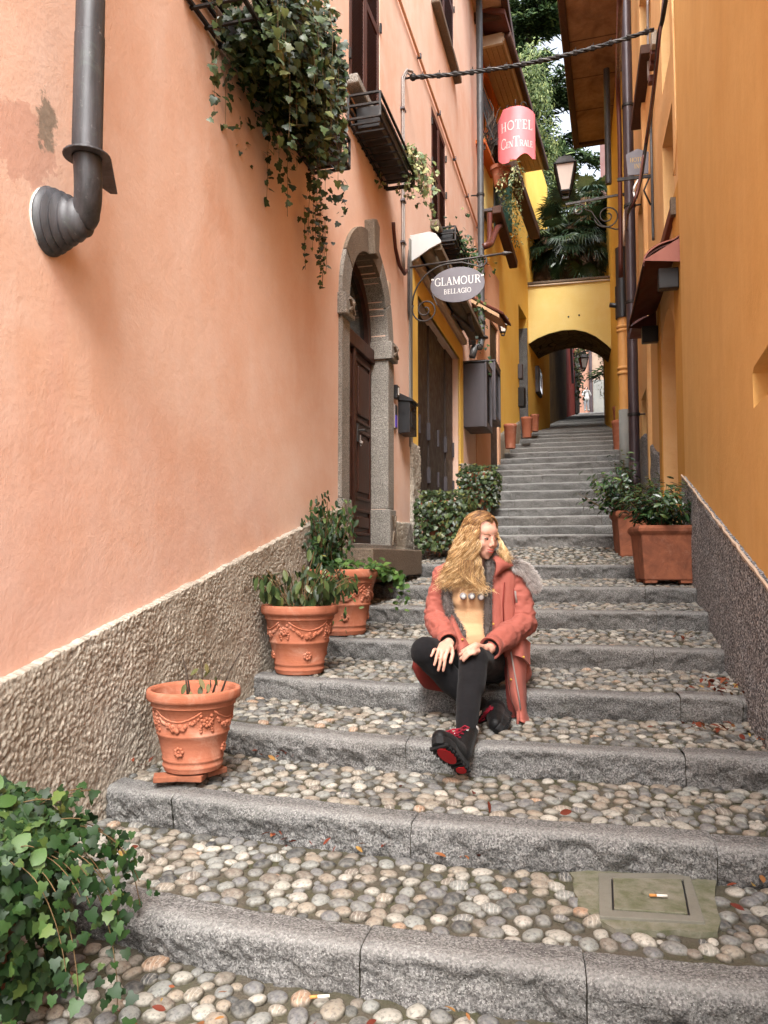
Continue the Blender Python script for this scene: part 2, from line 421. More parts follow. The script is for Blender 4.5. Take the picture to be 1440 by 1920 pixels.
m = N('terracotta'); f = m.noise(9, 5, .6)
c = m.mix(m.ramp(f, [(.35, 0.), (.7, 1.)]), C(158, 94, 68), C(170, 106, 82))
c = m.mix(m.math('MULTIPLY', m.ramp(m.noise(4, 5, .7, dist=1), [(.52, 0.), (.75, 1.)]), .8), c, C(196, 150, 128))
c = m.mix(m.math('MULTIPLY', m.ramp(m.noise(6, 6, .7, co=m.map((3, 3, .6))), [(.58, 0.), (.75, 1.)]), .5), c, C(118, 66, 46))
m.col(c).rough(.82).spec(.25).bump(m.math('ADD', m.noise(70, 4, .6), m.noise(12, 3, .5, co=m.map((.4, .4, 9)))), .25, .006); MT['terra'] = m.m
m = N('dark_terracotta'); f = m.noise(7, 6, .7, dist=.6)
c = m.mix(m.ramp(f, [(.38, 0.), (.66, 1.)]), C(158, 98, 72), C(122, 76, 58))
c = m.mix(m.math('MULTIPLY', m.ramp(m.noise(11, 6, .75), [(.55, 0.), (.72, 1.)]), .45), c, C(176, 128, 106))
m.col(c).rough(.88).spec(.2).bump(m.noise(45, 5, .6), .35, .008); MT['terra_dark'] = m.m

def metal(name, c1, c2, rough=.5, met=.0, sc=8, spec=.5):
    m = N(name); c = m.mix(m.ramp(m.noise(sc, 6, .65, co=m.map((1, 1, .35))), [(.38, 0.), (.68, 1.)]), c1, c2)
    m.col(c).rough(m.ramp(m.noise(sc * 2, 4), [(.3, rough * .8), (.7, min(1, rough * 1.25))])).metal(met).spec(spec).bump(m.noise(60, 3), .08, .004); return m.m
def pipe_mat():
    m = N('weathered_copper_pipe'); st = m.noise(5, 6, .7, co=m.map((5, 5, .45), loc=(3, 1, 0)))
    c = m.mix(m.ramp(st, [(.36, 0.), (.66, 1.)]), C(48, 48, 51), C(76, 76, 80))
    c = m.mix(m.math('MULTIPLY', m.ramp(m.noise(9, 6, .75, dist=1), [(.54, 0.), (.72, 1.)]), .5), c, C(82, 94, 86))
    c = m.mix(m.math('MULTIPLY', m.ramp(m.noise(40, 4, .8), [(.62, 0.), (.72, 1.)]), .4), c, C(150, 150, 148))
    m.col(c).rough(.5).metal(.1).spec(.5).bump(m.noise(14, 4), .15, .01); return m.m
MT['pipe'] = pipe_mat()
MT['pipe_grey'] = metal('grey_painted_pipe', C(64, 64, 66), C(84, 84, 84), .5, .2)
MT['pipe_brown'] = metal('brown_painted_pipe', C(58, 46, 50), C(74, 62, 64), .35, .2)
MT['iron'] = metal('black_iron', C(26, 24, 24), C(44, 38, 34), .6, .3, 14)
MT['iron_grey'] = metal('grey_iron', C(78, 74, 72), C(58, 54, 52), .55, .5, 20)
MT['black'] = metal('black_plastic', C(20, 20, 22), C(30, 30, 32), .4)
MT['box_grey'] = metal('grey_cabinet_paint', C(66, 62, 66), C(82, 76, 80), .45, .1, 3)
MT['brown_door'] = metal('dark_brown_boards', C(50, 40, 36), C(62, 50, 44), .55, 0, 5)
MT['slate'] = metal('grey_sign_paint', C(92, 88, 94), C(104, 100, 106), .5, 0, 4)
MT['cap'] = metal('grey_white_plastic', C(168, 166, 163), C(180, 178, 175), .6, 0, 4)
MT['white'] = metal('white_paint', C(214, 210, 206), C(228, 226, 222), .5, 0, 4)
MT['pinkred'] = metal('pink_sign_paint', C(226, 122, 128), C(220, 106, 110), .5, 0, 3)
MT['copper'] = metal('new_copper', C(146, 94, 82), C(116, 68, 58), .45, .6, 3)
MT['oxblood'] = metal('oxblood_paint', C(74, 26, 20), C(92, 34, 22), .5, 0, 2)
MT['yellow_pipe'] = metal('ochre_painted_pipe', C(206, 150, 84), C(190, 134, 70), .6, 0, 6)
MT['white_cable'] = metal('pale_grey_cable', C(150, 140, 134), C(120, 110, 106), .6, 0, 6)
MT['rust_pipe'] = metal('red_brown_pipe', C(92, 46, 36), C(74, 38, 32), .4, .2, 6)
MT['gold'] = metal('gold_lettering', C(196, 158, 62), C(180, 140, 50), .5, 0, 6)
MT['blue'] = metal('violet_blue_label', C(96, 74, 196), C(84, 66, 180), .4, 0, 6)
MT['cream'] = metal('cream_plate', C(206, 186, 164), C(190, 168, 146), .6, 0, 6)
MT['awning'] = metal('beige_awning_fabric', C(120, 104, 84), C(98, 84, 66), .8, 0, 5)
def wood(name, c1, c2, rough=.6, co=(12, 12, .9)):
    m = N(name); g = m.noise(3, 6, .7, co=m.map(co), dist=.8)
    m.col(m.mix(m.ramp(g, [(.35, 0.), (.7, 1.)]), c1, c2)).rough(rough).spec(.3).bump(g, .35, .004); return m.m
MT['door_wood'] = wood('dark_door_wood', C(48, 26, 18), C(74, 42, 30), .45)
MT['shutter'] = wood('brown_shutter_wood', C(66, 36, 28), C(86, 50, 40), .55)
MT['eave_wood'] = wood('weathered_eave_wood', C(164, 130, 98), C(190, 158, 124), .8)
MT['dark_beam'] = wood('dark_beam_wood', C(58, 36, 26), C(80, 52, 38), .7)
MT['sill_wood'] = wood('red_brown_sill', C(96, 50, 36), C(120, 68, 50), .7)
MT['orange_frame'] = wood('orange_window_wood', C(186, 96, 36), C(204, 112, 44), .5)
MT['green_shutter'] = wood('green_shutter_wood', C(24, 52, 44), C(34, 66, 54), .5)
m = N('glass_pane'); m.col(C(38, 42, 44)).rough(.08).spec(.8); MT['glass'] = m.m
m = N('milky_lamp_glass'); m.col(C(214, 198, 186)).rough(.4).spec(.5); MT['lampglass'] = m.m
m = N('soffit'); c = m.mix(m.ramp(m.noise(1.6, 6, .7, dist=.5), [(.36, 0.), (.66, 1.)]), C(158, 126, 98), C(116, 88, 66)); c = m.mix(m.math('MULTIPLY', m.ramp(m.noise(5, 5, .7), [(.55, 0.), (.7, 1.)]), .4), c, C(132, 112, 92))
m.col(c).rough(.95).spec(.1).bump(m.noise(8, 5), .5, .02); MT['soffit'] = m.m
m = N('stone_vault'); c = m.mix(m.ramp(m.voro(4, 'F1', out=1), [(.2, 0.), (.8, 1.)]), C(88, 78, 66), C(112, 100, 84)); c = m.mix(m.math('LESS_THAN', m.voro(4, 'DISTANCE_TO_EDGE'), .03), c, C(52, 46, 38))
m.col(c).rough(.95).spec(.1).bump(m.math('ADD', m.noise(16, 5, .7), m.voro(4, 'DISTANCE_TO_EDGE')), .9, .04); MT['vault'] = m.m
m = N('roof_clay'); r = m.rnd(); c = m.mix(r, C(120, 62, 44), C(86, 46, 36)); c = m.mix(m.math('MULTIPLY', m.ramp(m.noise(12, 5, .7), [(.5, 0.), (.7, 1.)]), .5), c, C(70, 60, 48)); m.col(c).rough(.9).bump(m.noise(30, 4), .4, .01); MT['roof'] = m.m
m = N('soil'); c = m.mix(m.noise(30, 4), C(44, 34, 26), C(78, 62, 48)); m.col(c).rough(1).bump(m.noise(50, 4), .9, .02); MT['soil'] = m.m
m = N('bark'); c = m.mix(m.ramp(m.noise(6, 6, .7, co=m.map((4, 4, .6))), [(.35, 0.), (.7, 1.)]), C(62, 50, 42), C(104, 90, 76)); m.col(c).rough(.95).bump(m.noise(14, 5, .7, co=m.map((4, 4, .7))), .9, .03); MT['bark'] = m.m
m = N('palm_fibre'); c = m.mix(m.ramp(m.noise(10, 6, .8, co=m.map((3, 3, .5))), [(.35, 0.), (.7, 1.)]), C(58, 42, 32), C(112, 84, 60)); m.col(c).rough(1).bump(m.noise(22, 6, .8), 1., .05); MT['palm_bark'] = m.m
def leafmat(name, stops, rough=.45, spec=.35, sub=.0, sc=30):
    m = N(name); c = m.ramp(m.rnd(), stops); c = m.mix(m.math('MULTIPLY', m.ramp(m.noise(sc, 3), [(.4, 0.), (.7, 1.)]), .3), c, stops[0][1])
    m.col(c).rough(rough).spec(spec)
    if sub:
        tr = m.n('ShaderNodeBsdfTranslucent'); m.l(c, tr.inputs[0]); mx = m.n('ShaderNodeMixShader'); mx.inputs[0].default_value = sub
        o = m.t.nodes['Material Output']; m.l(m.b.outputs[0], mx.inputs[1]); m.l(tr.outputs[0], mx.inputs[2]); m.l(mx.outputs[0], o.inputs[0])
    return m.m
MT['ivy'] = leafmat('ivy_leaf', [(0., C(20, 40, 16)), (.5, C(34, 60, 26)), (.85, C(56, 82, 40)), (.985, C(84, 102, 48)), (1., C(130, 124, 62))], .5, .3, .15)
MT['ivy_dark'] = leafmat('ivy_leaf_dark', [(0., C(30, 44, 22)), (.5, C(50, 68, 36)), (.85, C(82, 98, 56)), (1., C(112, 110, 60))], .4, .45, .15)
MT['ivy_var'] = leafmat('variegated_ivy_leaf', [(0., C(62, 84, 48)), (.55, C(112, 124, 78)), (.8, C(160, 158, 110)), (1., C(188, 180, 130))], .5, .4, .2)
MT['glossy'] = leafmat('glossy_leaf', [(0., C(28, 48, 28)), (.6, C(48, 76, 44)), (.9, C(72, 100, 54)), (1., C(110, 130, 66))], .25, .6, .1)
MT['herb'] = leafmat('herb_leaf', [(0., C(48, 76, 30)), (.6, C(74, 104, 46)), (1., C(104, 128, 66))], .5, .35, .25)
MT['wilt'] = leafmat('wilted_leaf', [(0., C(56, 58, 36)), (.5, C(84, 88, 48)), (1., C(122, 104, 62))], .6, .3, .2)
MT['conifer'] = leafmat('conifer_needle', [(0., C(26, 44, 26)), (.5, C(48, 68, 38)), (.85, C(80, 100, 56)), (1., C(112, 126, 78))], .6, .25, .25)
MT['pale_leaf'] = leafmat('pale_green_leaf', [(0., C(46, 66, 30)), (.5, C(84, 104, 52)), (1., C(150, 158, 100))], .5, .35, .3)
MT['palm'] = leafmat('palm_blade', [(0., C(22, 38, 24)), (.6, C(44, 66, 40)), (.92, C(92, 112, 74)), (1., C(150, 122, 70))], .35, .5, .1)
MT['litter'] = leafmat('dry_leaf', [(0., C(84, 34, 24)), (.6, C(112, 54, 34)), (.9, C(136, 92, 54)), (1., C(160, 136, 70))], .7, .2)
MT['twig'] = wood('vine_stem', C(82, 66, 44), C(112, 88, 58), .9)
m = N('tile_paint'); m.col(C(150, 60, 50)).rough(.7); MT['redbits'] = m.m
m = N('butt_paper'); m.col(C(214, 208, 196)).rough(.8); MT['paper'] = m.m
m = N('butt_filter'); m.col(C(190, 130, 70)).rough(.8); MT['filter'] = m.m
# ================================================================ THE STAIRS
LIPS = {   # front edge of every kerb, measured left to right (x, y), and its height
 -3: ([(-1.9, .9), (-.9, .45), (-.2, .15), (.4, -.15), (.9, -.2)], -1.36),
 -2: ([(-1.65, 1.55), (-.75, 1.1), (-.12, .85), (.5, .6), (1.05, .5)], -1.245),
 -1: ([(-1.5, 2.0), (-.85, 1.72), (-.3, 1.52), (.4, 1.31), (1.1, 1.22)], -1.125),
 0: ([(-1.36, 2.58), (-.734, 2.265), (-.312, 2.104), (.363, 1.928), (.888, 1.839), (1.25, 1.80)], -1.003),
 1: ([(-1.2, 3.14), (-1.112, 3.078), (-.742, 2.908), (.089, 2.64), (.486, 2.556), (1.178, 2.413), (1.42, 2.38)], -.892),
 2: ([(-1.02, 3.78), (-.686, 3.579), (0., 3.311), (.611, 3.194), (1.483, 3.016), (1.6, 3.0)], -.776),
 3: ([(-.9, 4.47), (-.6, 4.28), (0., 4.008), (.733, 3.815), (1.71, 3.64), (1.78, 3.63)], -.655),
 4: ([(-.66, 5.16), (-.382, 5.037), (.3, 4.76), (.877, 4.548), (1.94, 4.369), (2.0, 4.36)], -.518),
 5: ([(-.42, 6.05), (-.082, 5.9), (.5, 5.56), (1.034, 5.349), (2.181, 5.138), (2.25, 5.13)], -.365),
 6: ([(-.2, 6.72), (-.023, 6.62), (.6, 6.28), (1.177, 6.077), (2.44, 5.949), (2.5, 5.94)], -.228),
 7: ([(.1, 7.7), (.5, 7.38), (.9, 7.17), (1.365, 7.038), (2.249, 6.907), (2.85, 6.86)], -.065)}
RISER = .128
def left_x(Y): return FL.P[0] + .2698 * (Y - 3.06) if Y < 13.65 else 1.73 + .358 * (Y - 13.65)
def right_x(Y): return 1.73 + .3057 * (Y - 3.63) if Y < 7.3 else 2.86 + .2493 * (Y - 7.3)
UP = [(8.5, .254), (9.2, .39), (9.85, .541), (10.5, .686), (11.1, .856), (11.7, 1.04), (12.3, 1.213), (12.9, 1.406), (13.5, 1.575), (14.1, 1.7625), (14.7, 1.949), (15.3, 2.136), (15.9, 2.33), (16.5, 2.51), (17.1, 2.695), (17.7, 2.876), (18.3, 3.05)]
while UP[-1][0] < 52.4: UP.append((UP[-1][0] + .78, UP[-1][1] + .78 * .2045))
def far_left(Y): return left_x(Y) if Y < 19 else 3.64 + .29 * (Y - 19)
def far_right(Y): return right_x(Y) if Y < 19 else right_x(19) + .30 * (Y - 19)
for k, (Y, z) in enumerate(UP):
    xl = far_left(Y) - .12; xr = far_right(Y) + .12; mx = (xl + xr) / 2; dz = .285
    bow = .05 * math.sin(k * 1.7)
    pts = [(x, Y - (x - mx) * dz + bow * (1 - ((x - mx) / (xr - mx)) ** 2)) for x in np.linspace(xl - .15, xr + .1, 5)]
    LIPS[8 + k] = (pts, z)
def lip(i, n=80):
    P = np.array(LIPS[i][0], dtype=float); d = np.r_[0, np.cumsum(np.hypot(*np.diff(P, axis=0).T))]; d /= d[-1]
    t = np.linspace(0, 1, 241); Q = np.stack([np.interp(t, d, P[:, 0]), np.interp(t, d, P[:, 1])], 1)
    for _ in range(60):
        Q[1:-1] = .25 * Q[:-2] + .5 * Q[1:-1] + .25 * Q[2:]
    T = np.linspace(0, 1, n); return np.stack([np.interp(T, t, Q[:, 0]), np.interp(T, t, Q[:, 1])], 1)
def lip_normal(Q):     # pointing down the alley
    g = np.gradient(Q, axis=0); g /= np.linalg.norm(g, axis=1)[:, None]; return np.stack([g[:, 1], -g[:, 0]], 1)
stairs = empty('stone_stairway', (0, 4, -1), kind='structure')
stairs['label'] = 'long flight of shallow steps with granite kerbs and cobbled treads'
DEPTH = .13
JOINTS = {0: [673, 1100], 1: [320, 770, 1345], 2: [760, 1285], 3: [600, 1276, 1393], 4: [800, 1226, 1364], 5: [820, 1232, 1334], 6: [860, 1210], 7: [900, 1080]}
def lip_px(Q, z):
    return 720 + 1440 * Q[:, 0] / (Q[:, 1] * math.cos(_p) + z * math.sin(_p))
for i in sorted(LIPS):
    if i < -1 or i > 40: step = .06
    elif i < 3: step = .008
    elif i < 9: step = .013
    elif i < 20: step = .03
    else: step = .12
    Q = lip(i, 400); L_ = np.hypot(*np.diff(Q, axis=0).T).sum(); z = LIPS[i][1]
    if i in JOINTS:
        px = lip_px(Q, z); cuts = [0] + [float(np.interp(j, px, np.linspace(0, 1, 400))) for j in JOINTS[i]] + [1]
    elif i < 26:
        r = random.Random(i); cuts = [0]
        while cuts[-1] < 1: cuts.append(cuts[-1] + r.uniform(.9, 1.5) / L_)
        cuts[-1] = 1
    else: cuts = [0, 1]
    rise = RISER if i < 8 else (z - LIPS[i - 1][1] - .02)
    rise = max(rise, .11)
    hh = np.array([-.05, -.02, -.006, 0, .0, .0, .0, .0, .0, .0, 0, -.0015, -.005, -.011, -.02, -.030])
    pp = np.array([DEPTH, DEPTH, DEPTH - .003, DEPTH - .01, .115, .1, .085, .07, .056, .044, .034, .024, .014, .007, .002, 0])
    nf = max(3, int((rise - .0) / step)); hf = np.linspace(-.040, -rise - .03, nf); hh = np.r_[hh, hf]; pp = np.r_[pp, np.linspace(-.001, .012, nf)]
    if step > .02: sel = [0, 2, 3, 6, 10, 12, 14, 15]; keep = sel + list(range(16, len(hh))); hh = hh[keep]; pp = pp[keep]
    nv = len(hh)
    for c0, c1 in zip(cuts[:-1], cuts[1:]):
        if c1 - c0 < .004: continue
        n = max(4, int((c1 - c0) * L_ / step)); T = np.linspace(c0 + .0006, c1 - .0006, n)
        X = np.interp(T, np.linspace(0, 1, 400), Q[:, 0]); Y = np.interp(T, np.linspace(0, 1, 400), Q[:, 1])
        Nn = lip_normal(np.stack([X, Y], 1)); dz = RND.uniform(-.004, .004); dp = RND.uniform(-.004, .004); tilt = RND.uniform(-.003, .003)
        V = np.zeros((n, nv, 3)); V[:, :, 0] = X[:, None] - Nn[:, 0:1] * (pp[None] + dp); V[:, :, 1] = Y[:, None] - Nn[:, 1:2] * (pp[None] + dp)
        V[:, :, 2] = z + hh[None] + dz + np.linspace(-tilt, tilt, n)[:, None]
        P = V.reshape(-1, 3).copy()
        face = np.clip((-.012 - np.tile(hh, n)) / .03, 0, 1)
        if step < .05:
            d = fbm(P, 16, 4, 3, .6) * .017 + fbm(P, 5, 2, 9) * .012
            ridg = np.abs(fbm(P, 42, 3, 5)) * .010
            low = fbm(P, 2.5, 2, 12) * .006
            out_ = (d * 1.7 - ridg * 1.6 + fbm(P, 75, 2, 14) * .006) * face + low
            P[:, 0] += np.repeat(Nn[:, 0], nv) * out_; P[:, 1] += np.repeat(Nn[:, 1], nv) * out_
            P[:, 2] += (fbm(P, 30, 3, 6) * .0035 + fbm(P, 4, 2, 8) * .005) * (1 - face * .7)
        # close the ends a little
        e = np.zeros(n); e[0] = e[-1] = 1
        P[:, 2] -= np.repeat(e, nv) * .004 * (1 - face)
        lip_pale = np.clip(1 - np.abs(np.tile(hh, n) + .006) / .018, 0, 1) * (np.tile(pp, n) < .05) * (1.0 if i > 7 else .55)  # paler band along the front lip, stronger on the upper steps
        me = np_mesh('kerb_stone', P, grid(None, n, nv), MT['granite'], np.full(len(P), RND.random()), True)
        wa = me.attributes.new('lip_pale', 'FLOAT', 'POINT'); wa.data.foreach_set('value', lip_pale.astype(np.float32))
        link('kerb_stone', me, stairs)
# treads
ico_cache = {}
def ico(sub):
    if sub not in ico_cache:
        import bmesh
        bm = bmesh.new(); bmesh.ops.create_icosphere(bm, subdivisions=sub, radius=1)
        v = np.array([x.co[:] for x in bm.verts]); f = np.array([[q.index for q in x.verts] for x in bm.faces]); bm.free()
        keep = (v[f][:, :, 2].max(1) > -.25); f = f[keep]; u = np.unique(f); mp = -np.ones(len(v), int); mp[u] = np.arange(len(u))
        ico_cache[sub] = (v[u], mp[f])
    return ico_cache[sub]
def pebble(sub, seed):
    v, f = ico(sub); v = v.copy(); r = 1 + .16 * fbm(v, 1.1, 2, seed) + .05 * fbm(v, 3, 1, seed + 3)
    v *= r[:, None]; s = np.sign(v); v = s * np.abs(v) ** .93; return v, f
PEB = {k: [pebble(k, 20 + j) for j in range(8)] for k in (1, 2, 3)}
def onz(x, y, z):
    r = ray(x, y); t = z / r[2]; return Vector((t * r[0], t * r[1], z))
def inside_poly(P, poly):
    poly = np.array(poly); c = np.zeros(len(P), bool); n = len(poly)
    for i in range(n):
        a = poly[i]; b = poly[(i + 1) % n]
        cond = ((a[1] > P[:, 1]) != (b[1] > P[:, 1])) & (P[:, 0] < (b[0] - a[0]) * (P[:, 1] - a[1]) / (b[1] - a[1] + 1e-12) + a[0])
        c ^= cond
    return c
zt = -1.006
SLAB = [onz(x, y, zt)[:2] for x, y in ((1070, 1638), (1250, 1632), (1342, 1650), (1350, 1752), (1150, 1745), (1085, 1700))]
cob_near = []; cob_far = []
def tread_z(i):       # height at the back (foot of next riser)
    rn = LIPS[i + 1][1] - RISER if i < 7 else (LIPS[8][1] - .14 if i == 7 else LIPS[i + 1][1] - .15)
    return LIPS[i][1] - .013, max(rn, LIPS[i][1] - .02)
for i in sorted(LIPS):
    if i + 1 not in LIPS: break
    near = i < 8; n = 90 if near else 16; k = 24 if near else 4
    A = lip(i, n); B = lip(i + 1, n); A = A - lip_normal(A) * (DEPTH - .02); B = B - lip_normal(B) * .03
    za, zb = tread_z(i); u = np.linspace(0, 1, k)
    V = np.zeros((n, k, 3)); V[:, :, :2] = A[:, None] * (1 - u)[None, :, None] + B[:, None] * u[None, :, None]; V[:, :, 2] = za * (1 - u) + zb * u
    P = V.reshape(-1, 3)
    if near: P[:, 2] += fbm(P, 18, 3, 2) * .004
    link('tread_bed', np_mesh('tread_bed', P, grid(None, n, k), MT['mortar'], None, True), stairs)
    # a strip of bedding behind the kerb joints
    Bk = lip(i, n) - lip_normal(lip(i, n)) * .045
    V = np.zeros((n, 2, 3)); V[:, :, :2] = Bk[:, None]; V[:, 0, 2] = LIPS[i][1] - .012; V[:, 1, 2] = LIPS[i][1] - .2
    link('kerb_bedding', np_mesh('kerb_bedding', V.reshape(-1, 3), grid(None, n, 2), MT['mortar'], None, True), stairs)
    if -1 <= i < 8:
        A2 = lip(i, 200); A2 = A2 - lip_normal(A2) * (DEPTH + .012); B2 = lip(i + 1, 200); B2 = B2 + lip_normal(B2) * .006
        wid = np.hypot(*np.diff(A2, axis=0).T).sum(); dep = np.hypot(*(B2 - A2).T).mean()
        sp = .053 if i < 3 else .055
        num = int(wid * dep / (sp * sp * .90)); g = np.random.RandomState(100 + i)
        m0 = int(num * 14); cu = g.uniform(.012, wid - .012, m0); cv = g.uniform(.010, dep - .010, m0)
        rad = np.concatenate([np.sort(g.triangular(.019, .0235, .031, m0 // 2))[::-1], np.linspace(.024, .011, m0 - m0 // 2)])
        cx_ = np.zeros(num * 3); cy_ = np.zeros(num * 3); cr_ = np.zeros(num * 3); kk = 0
        for q in range(m0):
            if kk and ((cx_[:kk] - cu[q]) ** 2 + (cy_[:kk] - cv[q]) ** 2 < ((cr_[:kk] + rad[q]) * .93) ** 2).any(): continue
            cx_[kk] = cu[q]; cy_[kk] = cv[q]; cr_[kk] = rad[q]; kk += 1
            if kk >= num * 3: break
        U = np.stack([cx_[:kk], cy_[:kk]], 1); rd = cr_[:kk]
        D = U[:, None] - U[None]; r = np.hypot(D[..., 0], D[..., 1]) + np.eye(len(U)) * 9 - rd[None]
        j = r.argmin(1); dr = D[np.arange(len(U)), j]; ang = np.arctan2(dr[:, 1], dr[:, 0])
        tt = U[:, 0] / wid; vv = U[:, 1] / dep; idx = tt * 199
        ax_ = np.interp(idx, np.arange(200), A2[:, 0]); ay_ = np.interp(idx, np.arange(200), A2[:, 1]); bx_ = np.interp(idx, np.arange(200), B2[:, 0]); by_ = np.interp(idx, np.arange(200), B2[:, 1])
        X = ax_ * (1 - vv) + bx_ * vv; Y = ay_ * (1 - vv) + by_ * vv; Z = za * (1 - vv) + zb * vv
        base_ang = np.arctan2(np.interp(idx, np.arange(200), np.gradient(A2[:, 1])), np.interp(idx, np.arange(200), np.gradient(A2[:, 0])))
        ok = (X > [left_x(y) + .01 for y in Y]) & (X < [right_x(y) - .0 for y in Y])
        if i == 0: ok &= ~inside_poly(np.stack([X, Y], 1), SLAB)
        for q in np.where(ok)[0]:
            b = rd[q] * g.uniform(.86, 1.0); a_ = b * g.uniform(1.02, 1.42)
            th = ang[q] + base_ang[q] + PI / 2 + g.uniform(-.3, .3); h = g.uniform(.55, .72) * min(b, .024)
            Rz = np.array([[math.cos(th), -math.sin(th), 0], [math.sin(th), math.cos(th), 0], [0, 0, 1]])
            tx, ty = g.uniform(-.14, .14, 2); Rx = np.array([[1, 0, ty], [0, 1, tx], [-ty, -tx, 1]])
            M_ = Rx @ Rz @ np.diag([a_, b, h])
            (cob_near if Y[q] < 2.7 and i <= 1 else cob_far).append((M_, np.array([X[q], Y[q], Z[q] + g.uniform(-.003, .004)]), g.rand(), g.randint(8), Y[q], i))
cob_near.sort(key=lambda c: abs(c[1][0] + 0.0) * .25 + c[4])
vis = []; rest = []
for c in cob_near:
    r = c[1]; yy = 960 - 1440 * ((r[2] * math.cos(_p) - r[1] * math.sin(_p)) / (r[1] * math.cos(_p) + r[2] * math.sin(_p)))
    xx = 720 + 1440 * r[0] / (r[1] * math.cos(_p) + r[2] * math.sin(_p))
    (vis if (-10 < xx < 1450 and yy < 1925 and len(vis) < 296) else rest).append(c)
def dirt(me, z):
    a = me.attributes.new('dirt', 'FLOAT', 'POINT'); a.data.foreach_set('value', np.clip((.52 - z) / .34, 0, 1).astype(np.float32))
for c in vis:
    v, f = PEB[3][c[3]]; V = v @ c[0].T
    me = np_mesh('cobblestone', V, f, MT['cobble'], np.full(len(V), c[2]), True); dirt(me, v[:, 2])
    link('cobblestone', me, stairs, c[1])
def merge_cobbles(lst, sub, name='cobblestones'):
    Vs = []; Fs = []; Rs = []; Ds = []; n = 0
    for c in lst:
        v, f = PEB[sub][c[3]]; Vs.append(v @ c[0].T + c[1]); Fs.append(f + n); Rs.append(np.full(len(v), c[2])); Ds.append(v[:, 2]); n += len(v)
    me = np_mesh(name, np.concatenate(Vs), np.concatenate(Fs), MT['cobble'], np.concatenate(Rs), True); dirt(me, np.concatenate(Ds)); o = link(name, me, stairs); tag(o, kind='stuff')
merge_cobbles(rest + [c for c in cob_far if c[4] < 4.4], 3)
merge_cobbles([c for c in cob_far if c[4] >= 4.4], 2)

# ---------------------------------------------------------------- hillside ground under everything
def zprof(Y):
    ys = [-60, -3, 1.2, 8, 18.3, 53, 60, 140]; zs = [-3.5, -2.2, -1.6, -.6, 2.3, 9.4, 9.9, 24]
    return np.interp(Y, ys, zs)
xs = np.linspace(-120, 130, 60); ys = np.linspace(-60, 180, 80); GX, GY = np.meshgrid(xs, ys, indexing='ij')
P = np.stack([GX.ravel(), GY.ravel(), zprof(GY.ravel()) + np.clip(np.abs(GX.ravel() - 5) - 12, 0, 200) * .04], 1)
m = N('garden_earth'); m.col(m.mix(m.noise(.8, 5), C(70, 72, 44), C(96, 84, 62))).rough(1)
tag(link('ground', np_mesh('ground', P, grid(None, 60, 80), m.m, None, True)), kind='structure')

# ================================================================ WALLS
def wall(name, F, outline, holes, mat, parent, thick=.32, o=0):
    mb = MB(); mb.prism([F.pt(a, o, z) for a, z in outline], Vector((-F.n[0] * thick, -F.n[1] * thick, 0)), [[F.pt(a, o, z) for a, z in h] for h in holes])
    return mb.build(name, mat, parent)
def rect(a0, a1, z0, z1): return [(a0, z0), (a1, z0), (a1, z1), (a0, z1)]
def rough_panel(name, F, a0, a1, z0f, z1f, step, parent, mat, o0=.03, amp=.011, cell=75, seed=1, side=True):
    na = max(3, int((a1 - a0) / step)); hz = np.mean([z1f(a) - z0f(a) for a in (a0, a1)]); nz = max(3, int(hz / step))
    A = np.linspace(a0, a1, na); v = np.linspace(0, 1, nz)
    Z0 = np.array([z0f(a) for a in A]); Z1 = np.array([z1f(a) for a in A])
    AA = np.repeat(A, nz); ZZ = (Z0[:, None] * (1 - v) + Z1[:, None] * v).ravel()
    U = np.stack([AA, ZZ], 1); P3 = np.stack([AA, ZZ, np.zeros_like(AA)], 1)
    warp = np.stack([fbm(P3, 60, 2, seed), fbm(P3 + 5, 60, 2, seed + 1)], 1) * .004
    U2 = U + warp; U2 = U2 * np.array([1, .72])
    wv = worley2(U2, cell, seed); h = np.maximum(np.clip(1 - wv * 1.5, 0, 1) * .8, np.clip(1 - worley2(U2 + 3.3, cell * 1.7, seed + 5) * 1.5, 0, 1) * .62) * .8 + .7 * (fbm(P3 * np.array([1, .75, 1]), 70, 3, seed + 2) * .5 + .5)
    h2 = h * (0.75 + .5 * fbm(P3, 8, 2, seed + 4)); O = o0 + amp * (h2 - .3) + .006 * fbm(P3, 3, 2, seed + 6)
    edge = np.tile(v, na); top = (edge > .999); O = np.where(top, -.004, O)
    ZZ = ZZ + np.where(edge > .97, .010 * fbm(P3, 22, 3, seed + 8), 0)
    e2 = np.repeat((A < a0 + 1e-6) | (A > a1 - 1e-6), nz); O = np.where(e2 & side, -.004, O)
    V = np.stack([F.P[0] + F.d[0] * AA + F.n[0] * O, F.P[1] + F.d[1] * AA + F.n[1] * O, ZZ], 1)
    f = grid(None, na, nz)
    if F is FR or F is FQ: f = f[:, ::-1]
    o = link(name, np_mesh(name, V, f, mat, np.clip(h, 0, 1), True), parent)
    return o

